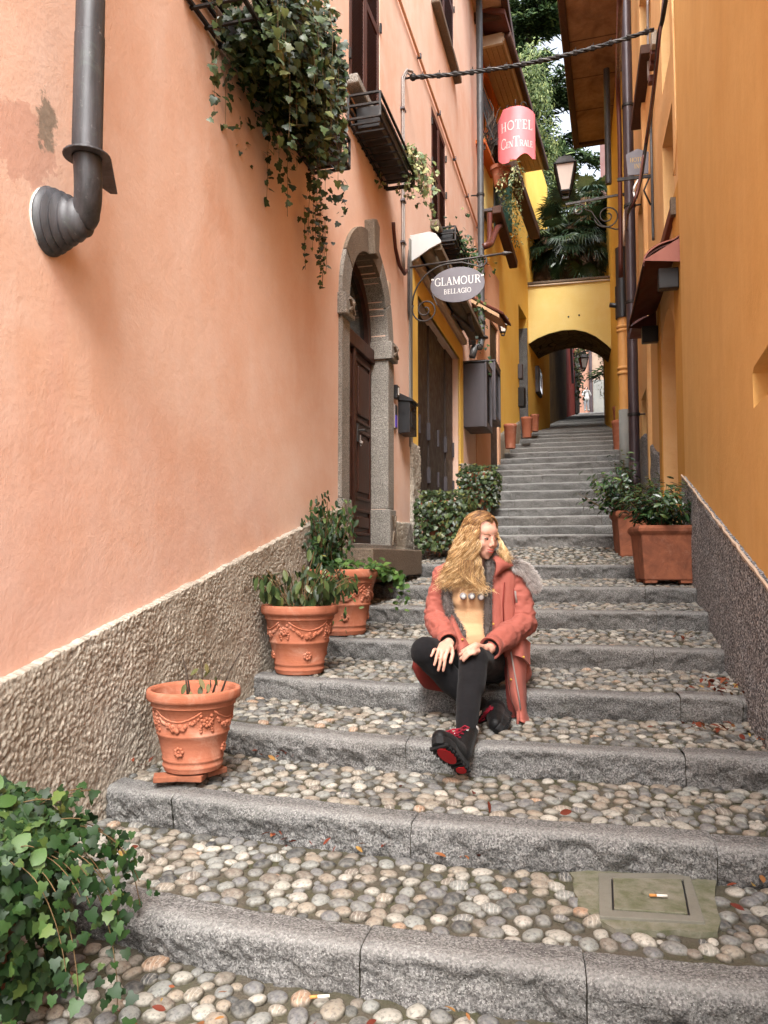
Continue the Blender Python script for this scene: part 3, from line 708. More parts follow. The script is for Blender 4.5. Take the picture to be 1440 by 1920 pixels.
peach = empty('peach_house', FL.pt(2, -.3, -1), 'tall peach-pink plastered house on the left with a grey rough-cast base and arched door', 'house')
DA0, DA1, DZ0, DSP = 3.15, 4.37, .12, 2.07; DC = (DA0 + DA1) / 2; DR = (DA1 - DA0) / 2
def arch_pts(r, n=20, z=DSP, c=DC, rz=None): return [(c + r * math.cos(t), z + (rz or r) * math.sin(t)) for t in [PI * k / n for k in range(n + 1)]]
door_hole = [(DA0, DZ0), (DA1, DZ0)] + arch_pts(DR, 18)
W1 = (3.2, 4.17, 3.95, 6.1); W2 = (6.63, 7.62, 4.22, 5.76); W3 = (6.75, 8.35, 7.22, 9.2); SH = (5.75, 8.66, .55, 3.0)
wall('wall', FL, [(-6, -2.6), (11.22, -2.6), (11.22, 9.75), (2.6, 9.75), (2.6, 5.5), (-6, 5.5)], [door_hole, rect(*W1), rect(*W2), rect(*W3), rect(*SH)], MT['peach'], peach, .45)
topz = lambda a: .2255 * a - .275
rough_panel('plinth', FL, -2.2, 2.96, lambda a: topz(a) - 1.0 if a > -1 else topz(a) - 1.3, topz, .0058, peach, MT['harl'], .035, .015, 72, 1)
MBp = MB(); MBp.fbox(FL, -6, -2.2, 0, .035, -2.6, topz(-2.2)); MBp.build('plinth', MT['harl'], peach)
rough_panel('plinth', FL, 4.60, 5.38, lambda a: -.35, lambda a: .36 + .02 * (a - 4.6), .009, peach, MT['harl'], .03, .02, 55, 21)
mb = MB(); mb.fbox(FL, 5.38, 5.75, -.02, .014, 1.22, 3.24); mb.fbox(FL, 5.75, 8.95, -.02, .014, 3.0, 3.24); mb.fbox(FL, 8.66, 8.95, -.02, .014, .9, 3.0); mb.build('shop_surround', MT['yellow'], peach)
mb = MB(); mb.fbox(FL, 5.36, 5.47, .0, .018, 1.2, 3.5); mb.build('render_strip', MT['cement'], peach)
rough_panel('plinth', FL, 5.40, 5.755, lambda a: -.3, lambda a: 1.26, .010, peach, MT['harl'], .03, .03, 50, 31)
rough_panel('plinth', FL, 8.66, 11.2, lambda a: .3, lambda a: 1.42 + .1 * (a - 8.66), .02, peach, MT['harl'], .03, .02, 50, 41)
# back edge cornice / eave of the peach house at its far end
mb = MB(); mb.fbox(FL, 8.6, 11.6, -.6, .55, 9.75, 9.86); mb.fbox(FL, 2.6, 8.58, -.6, .2, 9.75, 9.86); mb.fbox(FL, -6, 2.58, -.6, .15, 5.5, 5.6); mb.build('eave_boards', MT['eave_wood'], peach)
mb = MB(); mb.fbox(FL, 8.6, 11.75, .5, .62, 9.7, 9.9); mb.build('gutter', MT['dark_beam'], peach, bevel=.02)
for k in range(4):
    mb = MB(); mb.fbox(FL, 8.7 + k * .9, 8.8 + k * .9, 0, .52, 9.6, 9.75); mb.build('rafter', MT['dark_beam'], peach)
# roof mass
mb = MB(); a0, a1 = 2.6, 11.7
mb.hexa([FL.pt(a0, .2, 9.87), FL.pt(a1, .2, 9.87), FL.pt(a1, -5, 11.6), FL.pt(a0, -5, 11.6), FL.pt(a0, .2, 9.99), FL.pt(a1, .2, 9.99), FL.pt(a1, -5, 11.75), FL.pt(a0, -5, 11.75)]); mb.build('roof', MT['roof'], peach)
mb = MB(); mb.prism([FL.pt(11.20, -.46, -2), FL.pt(11.20, -5, -2), FL.pt(11.20, -5, 11.5), FL.pt(11.20, -.46, 9.8)], Vector((-FL.d[0] * .3, -FL.d[1] * .3, 0))); mb.build('gable_wall', MT['peach2'], peach)

# door surround: separate stones
def arch_stone(r0, r1, t0, t1, o0, o1, n=5):
    pts = [(DC + r0 * math.cos(t0 + (t1 - t0) * k / n), DSP + r0 * math.sin(t0 + (t1 - t0) * k / n)) for k in range(n + 1)]
    pts += [(DC + r1 * math.cos(t1 - (t1 - t0) * k / n), DSP + r1 * math.sin(t1 - (t1 - t0) * k / n)) for k in range(n + 1)]
    mb = MB(); mb.prism([FL.pt(a, o1, z) for a, z in pts], Vector((FL.n[0] * (o0 - o1), FL.n[1] * (o0 - o1), 0)))
    mb.r = [RND.random()] * len(mb.v); return mb
def jamb(a0, a1, z0, z1, o1, name='surround_stone', mat='granite_door'):
    mb = MB(); mb.cur = RND.random(); mb.fbox(FL, a0, a1, -.16, o1, z0, z1); return mb.build(name, MT[mat], peach, bevel=.008)
for a0, a1, s in ((DA0 - .195, DA0 + .004, -1), (DA1 - .004, DA1 + .21, 1)):
    jamb(a0 - .015, a1 + .0, .06, .46, .055); jamb(a0, a1, .463, 1.90, .032)
    jamb(a0 - .03, a1, 1.903, 2.075, .075)
    # small carved cross on the base block and a raised square on the capital
    for o_, y0, y1, w_ in ((.062, .12, .40, .016), (.082, 1.94, 2.04, .02)):
        mb = MB(); mb.bar(FL.pt(a0 + .04, o_, y0), FL.pt(a1 - .04, o_, y1), w_); mb.bar(FL.pt(a1 - .04, o_ + .002, y0), FL.pt(a0 + .04, o_ + .002, y1), w_); tag(mb.build('carving', MT['granite_brown'], peach), kind='stuff')
for k in range(6):
    t0 = PI * k / 6; t1 = PI * (k + 1) / 6
    if k == 2: t1 -= .1
    if k == 3: t0 += .1
    arch_stone(DR - .002, DR + .20, t0 + .005, t1 - .005, -.16, .032).build('surround_stone', MT['granite_brown' if k in (2, 3, 4) else 'granite_door'], peach, bevel=.008)
mb = MB(); kz = DSP + DR
mb.prism([FL.pt(a, .09, z) for a, z in ((DC - .065, kz - .01), (DC + .065, kz - .01), (DC + .10, kz + .29), (DC, kz + .33), (DC - .10, kz + .29))], Vector((-FL.n[0] * .25, -FL.n[1] * .25, 0))); mb.build('keystone', MT['granite_brown'], peach, bevel=.012)
mb = MB(); mb.fbox(FL, 2.9, 4.62, -.3, .30, -.16, .075); mb.build('threshold', MT['granite_brown'], peach, bevel=.012)
mb = MB(); mb.fbox(FL, DA0 - .1, DA1 + .1, -.2, .06, .075, .12); mb.build('door_sill', MT['granite_door'], peach, bevel=.006)
# the door leaf with its lights
door = link('door', None, peach, FL.pt(DC, -.2, .12))
mb = MB(); dh = [(DA0 - .02, .121), (DA1 + .02, .121)] + arch_pts(DR + .01, 18); mb.prism([FL.pt(a, -.14, z) for a, z in dh], Vector((-FL.n[0] * .05, -FL.n[1] * .05, 0)), [[FL.pt(a, -.14, z) for a, z in [(DA0 + .1, 2.02), (DA1 - .1, 2.02)] + [(a, z) for a, z in arch_pts(DR - .1, 14, 2.06)]]])
mb.build('door_leaf', MT['door_wood'], door)
mb = MB(); mb.fbox(FL, DA0, DA1, -.19, -.18, 1.9, 2.75); mb.build('fanlight_glass', MT['glass'], door)
mb = MB(); mb.fbox(FL, DA0 - .02, DA1 + .02, -.14, -.10, 1.86, 1.99); mb.fbox(FL, DC - .03, DC + .03, -.14, -.11, .13, 1.86)
mb.build('transom', MT['door_wood'], door, bevel=.006)
for s in (0, 1):
    a0 = DA0 + .06 + s * (DR + .0); a1 = a0 + DR - .13
    for z0, z1 in ((.2, .44), (.52, 1.16), (1.22, 1.80)):
        mb = MB()
        for q in ((a0, a0 + .03, z0, z1), (a1 - .03, a1, z0, z1), (a0 + .03, a1 - .03, z0, z0 + .03), (a0 + .03, a1 - .03, z1 - .03, z1)): mb.fbox(FL, q[0], q[1], -.14, -.122, q[2], q[3])
        mb.fbox(FL, a0 + .07, a1 - .07, -.14, -.118, z0 + .07, z1 - .07); mb.build('door_panel', MT['door_wood'], door, bevel=.008)
mb = MB(); c = FL.pt(DC + .1, -.11, 1.12); mb.fbox(FL, DC + .08, DC + .13, -.122, -.11, 1.04, 1.2); mb.tube([FL.pt(DC + .105, -.11, 1.14), FL.pt(DC + .105, -.06, 1.14), FL.pt(DC + .17, -.055, 1.14)], .010, 8); mb.build('door_handle', MT['iron_grey'], door)
mb = MB(); mb.tube([FL.pt(DC + .12, -.10, 1.10), FL.pt(DC + .12, -.095, 1.0)], .006, 6); mb.ell(FL.pt(DC + .12, -.09, 1.03), .018); mb.build('keys', MT['white_cable'], door)

def shutters(F, W, parent, n=2, o=-.03, rail=True, mat='shutter', angle=0):
    a0, a1, z0, z1 = W; wd = (a1 - a0) / n
    back = MB(); back.fbox(F, a0 - .02, a1 + .02, o - .12, o - .10, z0 - .02, z1 + .02); back.build('window_glass', MT['glass'], parent)
    fr = MB(); fr.fbox(F, a0, a0 + .03, o - .06, o + .02, z0, z1); fr.fbox(F, a1 - .03, a1, o - .06, o + .02, z0, z1); fr.build('window_frame', MT[mat], parent)
    for k in range(n):
        b0 = a0 + .03 + k * (wd - .03) + .002; b1 = b0 + wd - .034
        sh = link('shutter', None, parent, F.pt((b0 + b1) / 2, o, z0))
        st = MB(); t = .055
        st.fbox(F, b0, b0 + t, o, o + .035, z0 + .01, z1); st.fbox(F, b1 - t, b1, o, o + .035, z0 + .01, z1)
        zs = [z0 + .01, z0 + (z1 - z0) * .47, z1 - .08]
        for zz in zs: st.fbox(F, b0 + t, b1 - t, o, o + .034, zz, zz + .08)
        st.build('shutter_frame', MT[mat], sh, bevel=.003)
        sl = MB(); zc = z0 + .1
        while zc < z1 - .1:
            if not (zs[1] - .02 < zc < zs[1] + .09):
                sl.hexa([F.pt(b0 + t, o + .004, zc + .018), F.pt(b1 - t, o + .004, zc + .018), F.pt(b1 - t, o + .030, zc), F.pt(b0 + t, o + .030, zc), F.pt(b0 + t, o + .004, zc + .024), F.pt(b1 - t, o + .004, zc + .024), F.pt(b1 - t, o + .030, zc + .006), F.pt(b0 + t, o + .030, zc + .006)])
            zc += .032
        tag(sl.build('louvre_slats', MT[mat], sh), kind='stuff')
    hg = MB()
    for zz in (z0 + .2, (z0 + z1) / 2, z1 - .25): hg.fbox(F, a0 - .005, a0 + .02, .0, .02, zz, zz + .09); hg.fbox(F, a1 - .02, a1 + .005, .0, .02, zz, zz + .09)
    hg.build('hinges', MT['iron'], parent)
for W in (W1, W2, W3):
    wn = link('window', None, peach, FL.pt(W[0], 0, W[2])); shutters(FL, W, wn, o=-.035)
    mb = MB(); mb.fbox(FL, W[0] - .10, W[1] + .08, -.1, .11, W[2] - .085, W[2] - .001); mb.build('window_sill', MT['granite_brown' if W is not W1 else 'granite_door'], wn, bevel=.015)
# shop shutter boards
sp = link('shop_shutter', None, peach, FL.pt(7, -.1, .5)); nb = 5; bw = (SH[1] - SH[0]) / nb
for k in range(nb):
    mb = MB(); b0 = SH[0] + k * bw; mb.cur = RND.random(); mb.fbox(FL, b0 + .006, b0 + bw - .006, -.16, -.10 - (.02 if k % 2 else 0), SH[2], SH[3]); mb.build('shutter_board', MT['brown_door'], sp, bevel=.006)
    mb = MB(); mb.fbox(FL, b0 + bw - .05, b0 + bw - .02, -.12, -.075, 1.5, 1.72); mb.build('hinge', MT['box_grey'], sp); mb = MB(); mb.fbox(FL, b0 + bw - .05, b0 + bw - .02, -.12, -.075, .95, 1.15); mb.build('hinge', MT['box_grey'], sp)

# ---------------------------------------------------------------- yellow house, left, farther up
yellow = empty('yellow_house', FB.pt(2, -.3, 1), 'yellow plastered house behind the grey downpipe with balconies and a timber eave', 'house')
aP = FB.hit(931, 700)[0]; aD0 = FB.hit(973.5, 700)[0]; aD1 = FB.hit(989, 720)[0]; zD1 = FB.hit(974, 573)[1]
aW0 = FB.hit(906, 200)[0]; aW1 = FB.hit(937, 200)[0]; zW1 = FB.hit(920, 150)[1]; zW0 = FB.hit(930, 300)[1]
wall('wall', FB, rect(-2.45, 9.5, -1, 11.2), [rect(aD0, aD1, .5, zD1), rect(aW0, aW1, zW0, zW1 + .1)], MT['yellow'], yellow, .5)
zR = FB.hit(925, 520)[1]
aE0, aE1 = FB.hit(912, 700)[0], FB.hit(928, 700)[0]; zE = FB.hit(913, 600)[1]
mb = MB(); mb.prism([FB.pt(a, .07, z) for a, z in rect(-.6, aP, -.5, zR)], Vector((-FB.n[0] * .07, -FB.n[1] * .07, 0)), [[FB.pt(a, .07, z) for a, z in rect(aE0, aE1, .2, zE)]]); mb.build('lower_wall', MT['peach2'], yellow)
mb = MB(); mb.fbox(FB, aE0 - .01, aE1 + .01, .002, .03, .2, zE + .01); mb.build('side_door', MT['brown_door'], yellow)
rough_panel('plinth', FB, aP, aD0, lambda a: 1.2 + .3 * a, lambda a: 2.0 + .28 * a, .03, yellow, MT['harl'], .02, .015, 40, 51)
mb = MB(); mb.fbox(FB, aD0 - .04, aD1 + .04, -.42, -.36, .5, zD1 + .05); mb.build('door', MT['black'], yellow)
mb = MB(); mb.fbox(FB, aD1 - .05, aD1 - .002, -.35, .012, .8, zD1 - .25); mb.build('door_jamb', MT['granite'], yellow)
mb = MB(); mb.fbox(FB, aW0, aW1, -.3, -.25, zW0, zW1 + .1); mb.build('window_glass', MT['glass'], yellow)
mb = MB(); cx = (aW0 + aW1) / 2; hw = (aW1 - aW0) / 2; zs = zW1 - .45
def half(r, rz, z, n=14): return [(cx + r * math.cos(PI * k / n), z + rz * math.sin(PI * k / n)) for k in range(n + 1)]
mb.prism([FB.pt(a, -.02, z) for a, z in rect(aW0, aW1, zW0, zW1 + .1)], Vector((-FB.n[0] * .12, -FB.n[1] * .12, 0)), [[FB.pt(a, -.02, z) for a, z in [(aW0 + .12, zs), (aW1 - .12, zs)] + half(hw - .12, .4, zs + .01)], [FB.pt(a, -.02, z) for a, z in rect(aW0 + .12, cx - .05, zW0 + .1, zs - .1)], [FB.pt(a, -.02, z) for a, z in rect(cx + .05, aW1 - .12, zW0 + .1, zs - .1)]]); mb.build('window_frame', MT['orange_frame'], yellow, bevel=.01)
# eave of the yellow house, seen from below
e0 = FB.hit(946, 60, .5); e1 = FB.hit(1020, 325, .5); ez = 9.5
mb = MB(); mb.fbox(FB, .05, e1[0], -.4, .46, ez, ez + .05); mb.build('eave_boards', MT['eave_wood'], yellow)
nbd = 5
for k in range(nbd):
    mb = MB(); mb.cur = RND.random(); mb.fbox(FB, .03, e1[0] - .05, .02 + k * .1, .02 + k * .1 + .09, ez - .022, ez - .001); mb.build('eave_board', MT['eave_wood'], yellow)
mb = MB(); mb.tube([FB.pt(a, .56, ez + .02) for a in np.linspace(.0, e1[0], 6)], .065, 10); mb.build('gutter', MT['dark_beam'], yellow, True)
mb = MB(); mb.fbox(FB, .02, e1[0], .46, .49, ez - .05, ez + .09); mb.fbox(FB, .0, .06, .0, .46, ez - .1, ez + .1); mb.build('fascia', MT['cream'], yellow)
mb = MB(); mb.hexa([FB.pt(-.5, .6, ez + .07), FB.pt(e1[0], .6, ez + .07), FB.pt(e1[0], -4, ez + 1.7), FB.pt(-.5, -4, ez + 1.7), FB.pt(-.5, .6, ez + .16), FB.pt(e1[0], .6, ez + .16), FB.pt(e1[0], -4, ez + 1.8), FB.pt(-.5, -4, ez + 1.8)]); mb.build('roof', MT['roof'], yellow)
# loggia post and beams
mb = MB(); aC0 = FB.hit(939, 200, .0)[0]; mb.fbox(FB, aC0, aC0 + .8, 0, .12, zW0 - .1, ez - .02); mb.build('pilaster', MT['yellow'], yellow)
for p, q, wd in (((958, 312), (1003, 440), .24), ((931, 392), (963, 497), .17)):
    mb = MB(); o = .3; P0 = FB.hit(*p, o); P1 = FB.hit(*q, o); mb.bar(FB.pt(P0[0], o, P0[1]), FB.pt(P1[0], o, P1[1]), wd, wd); mb.build('timber_beam', MT['dark_beam'], yellow, bevel=.02)
# balcony
bal = link('balcony', None, yellow, FB.pt(1.2, .3, 8)); zb = FB.hit(922, 303, .15)[1]
bx0, bx1, bo = FB.hit(904, 280, .15)[0], FB.hit(936, 280, .2)[0], .2
mb = MB(); mb.fbox(FB, bx0, bx1, .0, bo, zb - .07, zb); mb.build('balcony_floor', MT['orange_frame'], bal)
mb = MB()
for zz in (zb + .15, zb + .55, zb + .95): mb.tube([FB.pt(bx0, bo - .03, zz), FB.pt(bx1 - .02, bo - .03, zz), FB.pt(bx1 - .02, .0, zz)], .012, 5)
for k in range(14):
    a = bx0 + (bx1 - bx0) * k / 13; mb.tube([FB.pt(a, bo - .03, zb), FB.pt(a, bo + .06, zb + .2), FB.pt(a, bo - .02, zb + .5), FB.pt(a, bo - .03, zb + .95)], .009, 5)
mb.build('railing', MT['iron'], bal)
# lower window, shutter, slab, flowerpot shelf
aS1 = FB.hit(938, 388, .25)[0]; zS = FB.hit(922, 388, .2)[1]
mb = MB(); mb.fbox(FB, .2, aS1, .0, .25, zS - .06, zS); mb.build('window_ledge', MT['box_grey'], yellow, bevel=.01)
lw = link('window', None, yellow, FB.pt(.6, 0, zS)); zl1 = FB.hit(918, 312)[1]
mb = MB(); mb.fbox(FB, .35, 1.55, .005, .02, zS + .05, zl1); mb.build('window_opening', MT['lemon'], lw)
mb = MB(); mb.bar(FB.pt(1.25, .03, zS + .05), FB.pt(1.25, .03, zl1), .03); mb.prism([FB.pt(1.28, .04, zS + .05), FB.pt(1.55, .3, zS + .05), FB.pt(1.55, .3, zl1), FB.pt(1.28, .04, zl1)], Vector((.03, -.02, 0))); mb.build('shutter', MT['green_shutter'], lw)
mb = MB(); [mb.bar(FB.pt(.45 + k * .12, .2, zS), FB.pt(.45 + k * .12, .2, zS + .75), .014) for k in range(9)]; mb.bar(FB.pt(.4, .2, zS + .75), FB.pt(1.5, .2, zS + .75), .02); mb.build('railing', MT['iron'], lw)
mb = MB(); mb.fbox(FB, .3, 2.0, .0, .3, zl1 + .02, zl1 + .14); mb.build('lintel', MT['brown_door'], yellow)

# ---------------------------------------------------------------- bridge over the alley
FA = Frame((3.50, 18.93), 104, 1)
bridge = empty('yellow_arch_bridge', FA.pt(1, -1, 3.2), 'pale yellow arched passage bridging the alley above the upper steps', 'arch')
ap = [FA.hit(x, y) for x, y in ((984, 652), (990, 645), (1008, 634), (1030, 625), (1055, 619), (1078, 618), (1098, 622), (1118, 631), (1138, 646), (1152, 660), (1166, 676))]
zt0 = FA.hit(988, 535)[1]; aR = FA.hit(1168, 600)[0]
back = Vector((math.sin(math.radians(17)) * 1.7, math.cos(math.radians(17)) * 1.7, 0))
mb = MB(); mb.prism([FA.pt(a, 0, z) for a, z in ap + [(aR + .3, zt0), (-.2, zt0)]], back); mb.build('wall', MT['lemon'], bridge)
mb = MB(); vs = []
for a, z in ap: vs += [FA.pt(a, -.012, z - .012), FA.pt(a, -.012, z - .012) + back]
mb.add(vs, [(2 * i, 2 * i + 2, 2 * i + 3, 2 * i + 1) for i in range(len(ap) - 1)]); mb.build('vault', MT['vault'], bridge)
mb = MB(); mb.fbox(FA, -.2, aR + .3, -.3, .05, zt0, zt0 + .06); mb.build('coping', MT['granite_brown'], bridge, bevel=.01)
mb = MB(); mb.tube([FA.pt(.0, .03, zt0 - .5), FA.pt(.0, .03, zt0 - .1), FA.pt(.12, .03, zt0 - .04), FA.pt(aR - .1, .03, zt0 - .05)], .022, 6); mb.build('conduit', MT['cream'], bridge)
for x, y in ((1066, 594), (1086, 591)):
    mb = MB(); a, z = FA.hit(x, y); mb.ell(FA.pt(a, .0, z), .025, 6, 4); mb.build('iron_pin', MT['iron'], bridge)

# ---------------------------------------------------------------- walls beyond the bridge
def slab(name, p, q, z0, z1, mat, parent, th=.3, flip=1):
    p = Vector((*p, 0)); q = Vector((*q, 0)); d = (q - p).normalized(); nrm = Vector((-d.y, d.x, 0)) * th * flip
    mb = MB(); mb.hexa([p + Vector((0, 0, z0)), q + Vector((0, 0, z0)), q + nrm + Vector((0, 0, z0)), p + nrm + Vector((0, 0, z0)), p + Vector((0, 0, z1)), q + Vector((0, 0, z1)), q + nrm + Vector((0, 0, z1)), p + nrm + Vector((0, 0, z1))])
    return mb.build(name, mat, parent)
bw_ = empty('brown_garden_wall', (6, 28, 4), 'weathered brown ochre wall on the left beyond the arched passage', 'wall')
slab('wall', (3.60, 18.95), (9.2, 38.3), 2.0, 11.5, MT['ochre_dark'], bw_)
rw = empty('red_house', (10, 43, 6), 'dark red house front beyond the brown wall under the arch', 'house')
slab('wall', (9.2, 38.3), (12.1, 48), 5, 15, MT['red'], rw); mb = MB(); mb.bar((9.9, 40.3, 13), (10.6, 42.6, 9.8), .14); mb.build('drainpipe', MT['box_grey'], rw)
mb = MB(); mb.box((11.9, 47.2, 9), (12.15, 48.2, 12.6)); mb.build('door_post', MT['granite'], rw)
pk = empty('pink_house', (15, 57, 9), 'pale pink house closing the top of the alley behind the distant walker', 'house')
slab('wall', (12.3, 56.5), (15.4, 56.0), 8, 22, MT['pink'], pk); slab('corner_strip', (15.4, 56.0), (16.15, 55.9), 8, 22, MT['beige'], pk); slab('side_wall', (16.15, 55.9), (19.5, 63), 8, 22, MT['pink'], pk, .3, -1)
mb = MB(); mb.box((15.38, 55.86, 9.5), (16.17, 55.88, 13.1)); mb.build('cement_base', MT['cement'], pk)
mb = MB(); mb.tube([(15.2, 55.8, 9.5), (15.2, 55.8, 20)], .12, 8); mb.build('drainpipe', MT['pipe_brown'], pk)
mb = MB(); mb.box((17.0, 57.6, 13.5), (17.4, 58.6, 17.2)); mb.build('window', MT['brown_door'], pk)
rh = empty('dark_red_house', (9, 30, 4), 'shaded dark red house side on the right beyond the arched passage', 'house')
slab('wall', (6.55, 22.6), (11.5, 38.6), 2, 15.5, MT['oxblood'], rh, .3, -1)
gw = empty('garden_wall', (16, 48, 8), 'low dark ochre wall at the right of the alley top below the creeper', 'wall')
slab('wall', (13.1, 38.5), (17.3, 54), 6, 12.5, MT['ochre_dark'], gw, .3, -1)

# ================================================================ RIGHT SIDE
orange = empty('orange_house', FR.pt(0, -.3, -1), 'big orange plastered house wall on the right with dark pebble-dash base', 'house')
c1 = FR.hit(1284, 870)[0]; nh = (FR.hit(1411, 700)[0], FR.hit(1411, 700)[1], FR.hit(1413, 766)[1])
niche = [(nh[0] - 1.2, nh[2] - .02), (nh[0], nh[2]), (nh[0] + .0, nh[1]), (nh[0] - .04, nh[1] + .02), (nh[0] - 1.2, nh[1] + .05)]
wall('wall', FR, rect(-4.5, c1, -2.6, 6.3), [niche], MT['orange'], orange, .35)
mb = MB(); mb.fbox(FR, nh[0] - 1.3, nh[0] + .1, -.34, -.22, nh[2] - .1, nh[1] + .1); mb.build('window_glass', MT['black'], orange)
ptop = lambda a: .774 + (a - 3.652) * .2105
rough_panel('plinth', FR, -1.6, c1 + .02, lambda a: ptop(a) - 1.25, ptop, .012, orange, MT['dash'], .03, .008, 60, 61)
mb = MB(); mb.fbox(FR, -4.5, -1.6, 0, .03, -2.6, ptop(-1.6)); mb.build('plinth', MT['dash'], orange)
# thin white mortar line along the plinth top
mb = MB(); n = 60; A = np.linspace(-1.6, c1, n)
mb.tube([FR.pt(a, .026 + RND.uniform(-.004, .004), ptop(a) + RND.uniform(-.004, .006)) for a in A], [RND.uniform(.006, .012) for _ in A], 5); mb.build('mortar_edge', MT['cream'], orange)
# end return of the orange wall
cR = FR.pt(c1, 0, 0)
row = empty('ochre_house', FQ.pt(5, -.3, 1), 'narrow ochre house farther up on the right behind the brown downpipe', 'house')
# recessed doorway bay, then the wall with deep window slots
bay0, bay1 = -.35, FQ.hit(1238, 640)[0]
W_up = rect(FQ.hit(1252, 60)[0], FQ.hit(1240, 60)[0], FQ.hit(1246, 145)[1], 8.8)
def qrect(x0, x1, yb, yt):
    a0 = FQ.hit(x0, 500)[0]; a1 = FQ.hit(x1, 500)[0]; xm = (x0 + x1) / 2
    return (a0, a1, FQ.hit(xm, yb)[1], FQ.hit(xm, yt)[1])
Q1 = (.2, 1.1, 3.5, 4.6)      # window above the copper canopy
Q2 = (.25, 1.0, 5.15, 7.4)
Q3 = (3.65, 4.45, 1.5, 2.42)      # low cellar window
Q4 = (2.0, 3.5, 6.35, 8.0)
Q5 = (3.6, 4.4, 3.8, 5.3)
doorQ = (.35, 1.65, .2, 2.5)
dq = [(doorQ[0], doorQ[2]), (doorQ[1], doorQ[2])] + [((doorQ[0] + doorQ[1]) / 2 + .65 * math.cos(PI * k / 12), 2.1 + .6 * math.sin(PI * k / 12)) for k in range(13)]
wall('wall', FQ, rect(-.55, 16.5, -1, 9.5), [dq] + [rect(*q) for q in (Q1, Q2, Q3, Q4, Q5)], MT['orange2'], row, .45)
for q in (Q1, Q2, Q4, Q5):
    wn = link('window', None, row, FQ.pt(q[0], 0, q[2])); mb = MB(); mb.fbox(FQ, q[0] - .05, q[1] + .05, -.38, -.34, q[2] - .05, q[3] + .05); mb.build('pane', MT['glass'], wn)
    if q in (Q1, Q4):
        mb = MB(); mb.fbox(FQ, q[0] - .12, q[1] + .15, -.1, .05 if q is Q1 else .14, q[2] - .12, q[2]); mb.build('window_sill', MT['sill_wood' if q is Q1 else 'dark_beam'], wn, bevel=.01)
mb = MB(); mb.fbox(FQ, .0, .078, .0, .06, 3.35, 3.52); mb.build('sill_end', MT['granite_brown'], row)
mb = MB(); mb.fbox(FQ, Q3[0] - .05, Q3[1] + .05, -.38, -.34, Q3[2] - .05, Q3[3] + .05); mb.build('cellar_window', MT['black'], row)
mb = MB(); mb.fbox(FQ, doorQ[0] - .1, doorQ[1] + .1, -.44, -.38, .0, 2.8); mb.build('door', MT['amber'], row)
mb = MB(); mb.fbox(FQ, -.5, .3, .0, .012, -.2, 3.6); mb.fbox(FQ, 1.66, 1.95, 0, .012, -.2, 3.0); mb.build('door_bay', MT['amber'], row)
qt = lambda a: .95 + .2 * a
rough_panel('plinth', FQ, 1.95, 12, lambda a: qt(a) - 1.3, lambda a: qt(a) + .08 * math.sin(a * 2.1), .03, row, MT['dash'], .03, .012, 40, 71)
mb = MB(); mb.fbox(FQ, 12, 16.5, 0, .02, 1, qt(12)); mb.build('plinth', MT['dash'], row)
# wall ribs (projecting corners painted lighter)
mb = MB(); mb.fbox(FQ, 2.9, 3.05, 0, .05, 1.0, 6.2); mb.fbox(FQ, 5.9, 6.05, 0, .06, 1.2, 9.5); mb.build('wall_rib', MT['orange2'], row)
mb = MB(); mb.fbox(FQ, 7.4, 16.5, 0, .10, 2, 9.5); mb.build('far_wall', MT['yellow'], row)
# far eave with stained soffit
E0 = Vector((3.26, 13.1)); ed = (Vector((4.48, 17.1)) - E0).normalized(); FE = Frame((E0.x, E0.y), math.degrees(math.atan2(ed.x, ed.y)), -1)
ev = empty('overhanging_roof', FE.pt(0, -.5, 9.5), 'deep roof overhang with stained soffit and dark gutter high above the alley', 'roof')
mb = MB(); mb.fbox(FE, -1.2, 4.15, -1.0, .0, 9.5, 9.56); mb.build('soffit', MT['soffit'], ev)
mb = MB(); mb.fbox(FE, -1.2, 4.2, .0, .13, 9.44, 9.62); mb.fbox(FE, 4.15, 4.3, -1.0, .13, 9.44, 9.62); mb.build('gutter', MT['dark_beam'], ev, bevel=.02)
for k in range(4):
    mb = MB(); mb.fbox(FE, -.6 + k * 1.15, -.585 + k * 1.15, -1.0, .0, 9.494, 9.4995); mb.build('soffit_joint', MT['dark_beam'], ev)
mb = MB(); mb.hexa([FE.pt(-1.2, .15, 9.63), FE.pt(4.3, .15, 9.63), FE.pt(4.3, -4, 10.9), FE.pt(-1.2, -4, 10.9), FE.pt(-1.2, .15, 9.72), FE.pt(4.3, .15, 9.72), FE.pt(4.3, -4, 11.0), FE.pt(-1.2, -4, 11.0)]); mb.build('roof', MT['roof'], ev)
# back panels so the corner is closed
mb = MB(); p = FR.pt(c1, -.02, 0); mb.fbox(FR, c1 - .3, c1 - .003, -1.5, -.35, -1, 6.3); mb.build('return_wall', MT['orange'], orange)
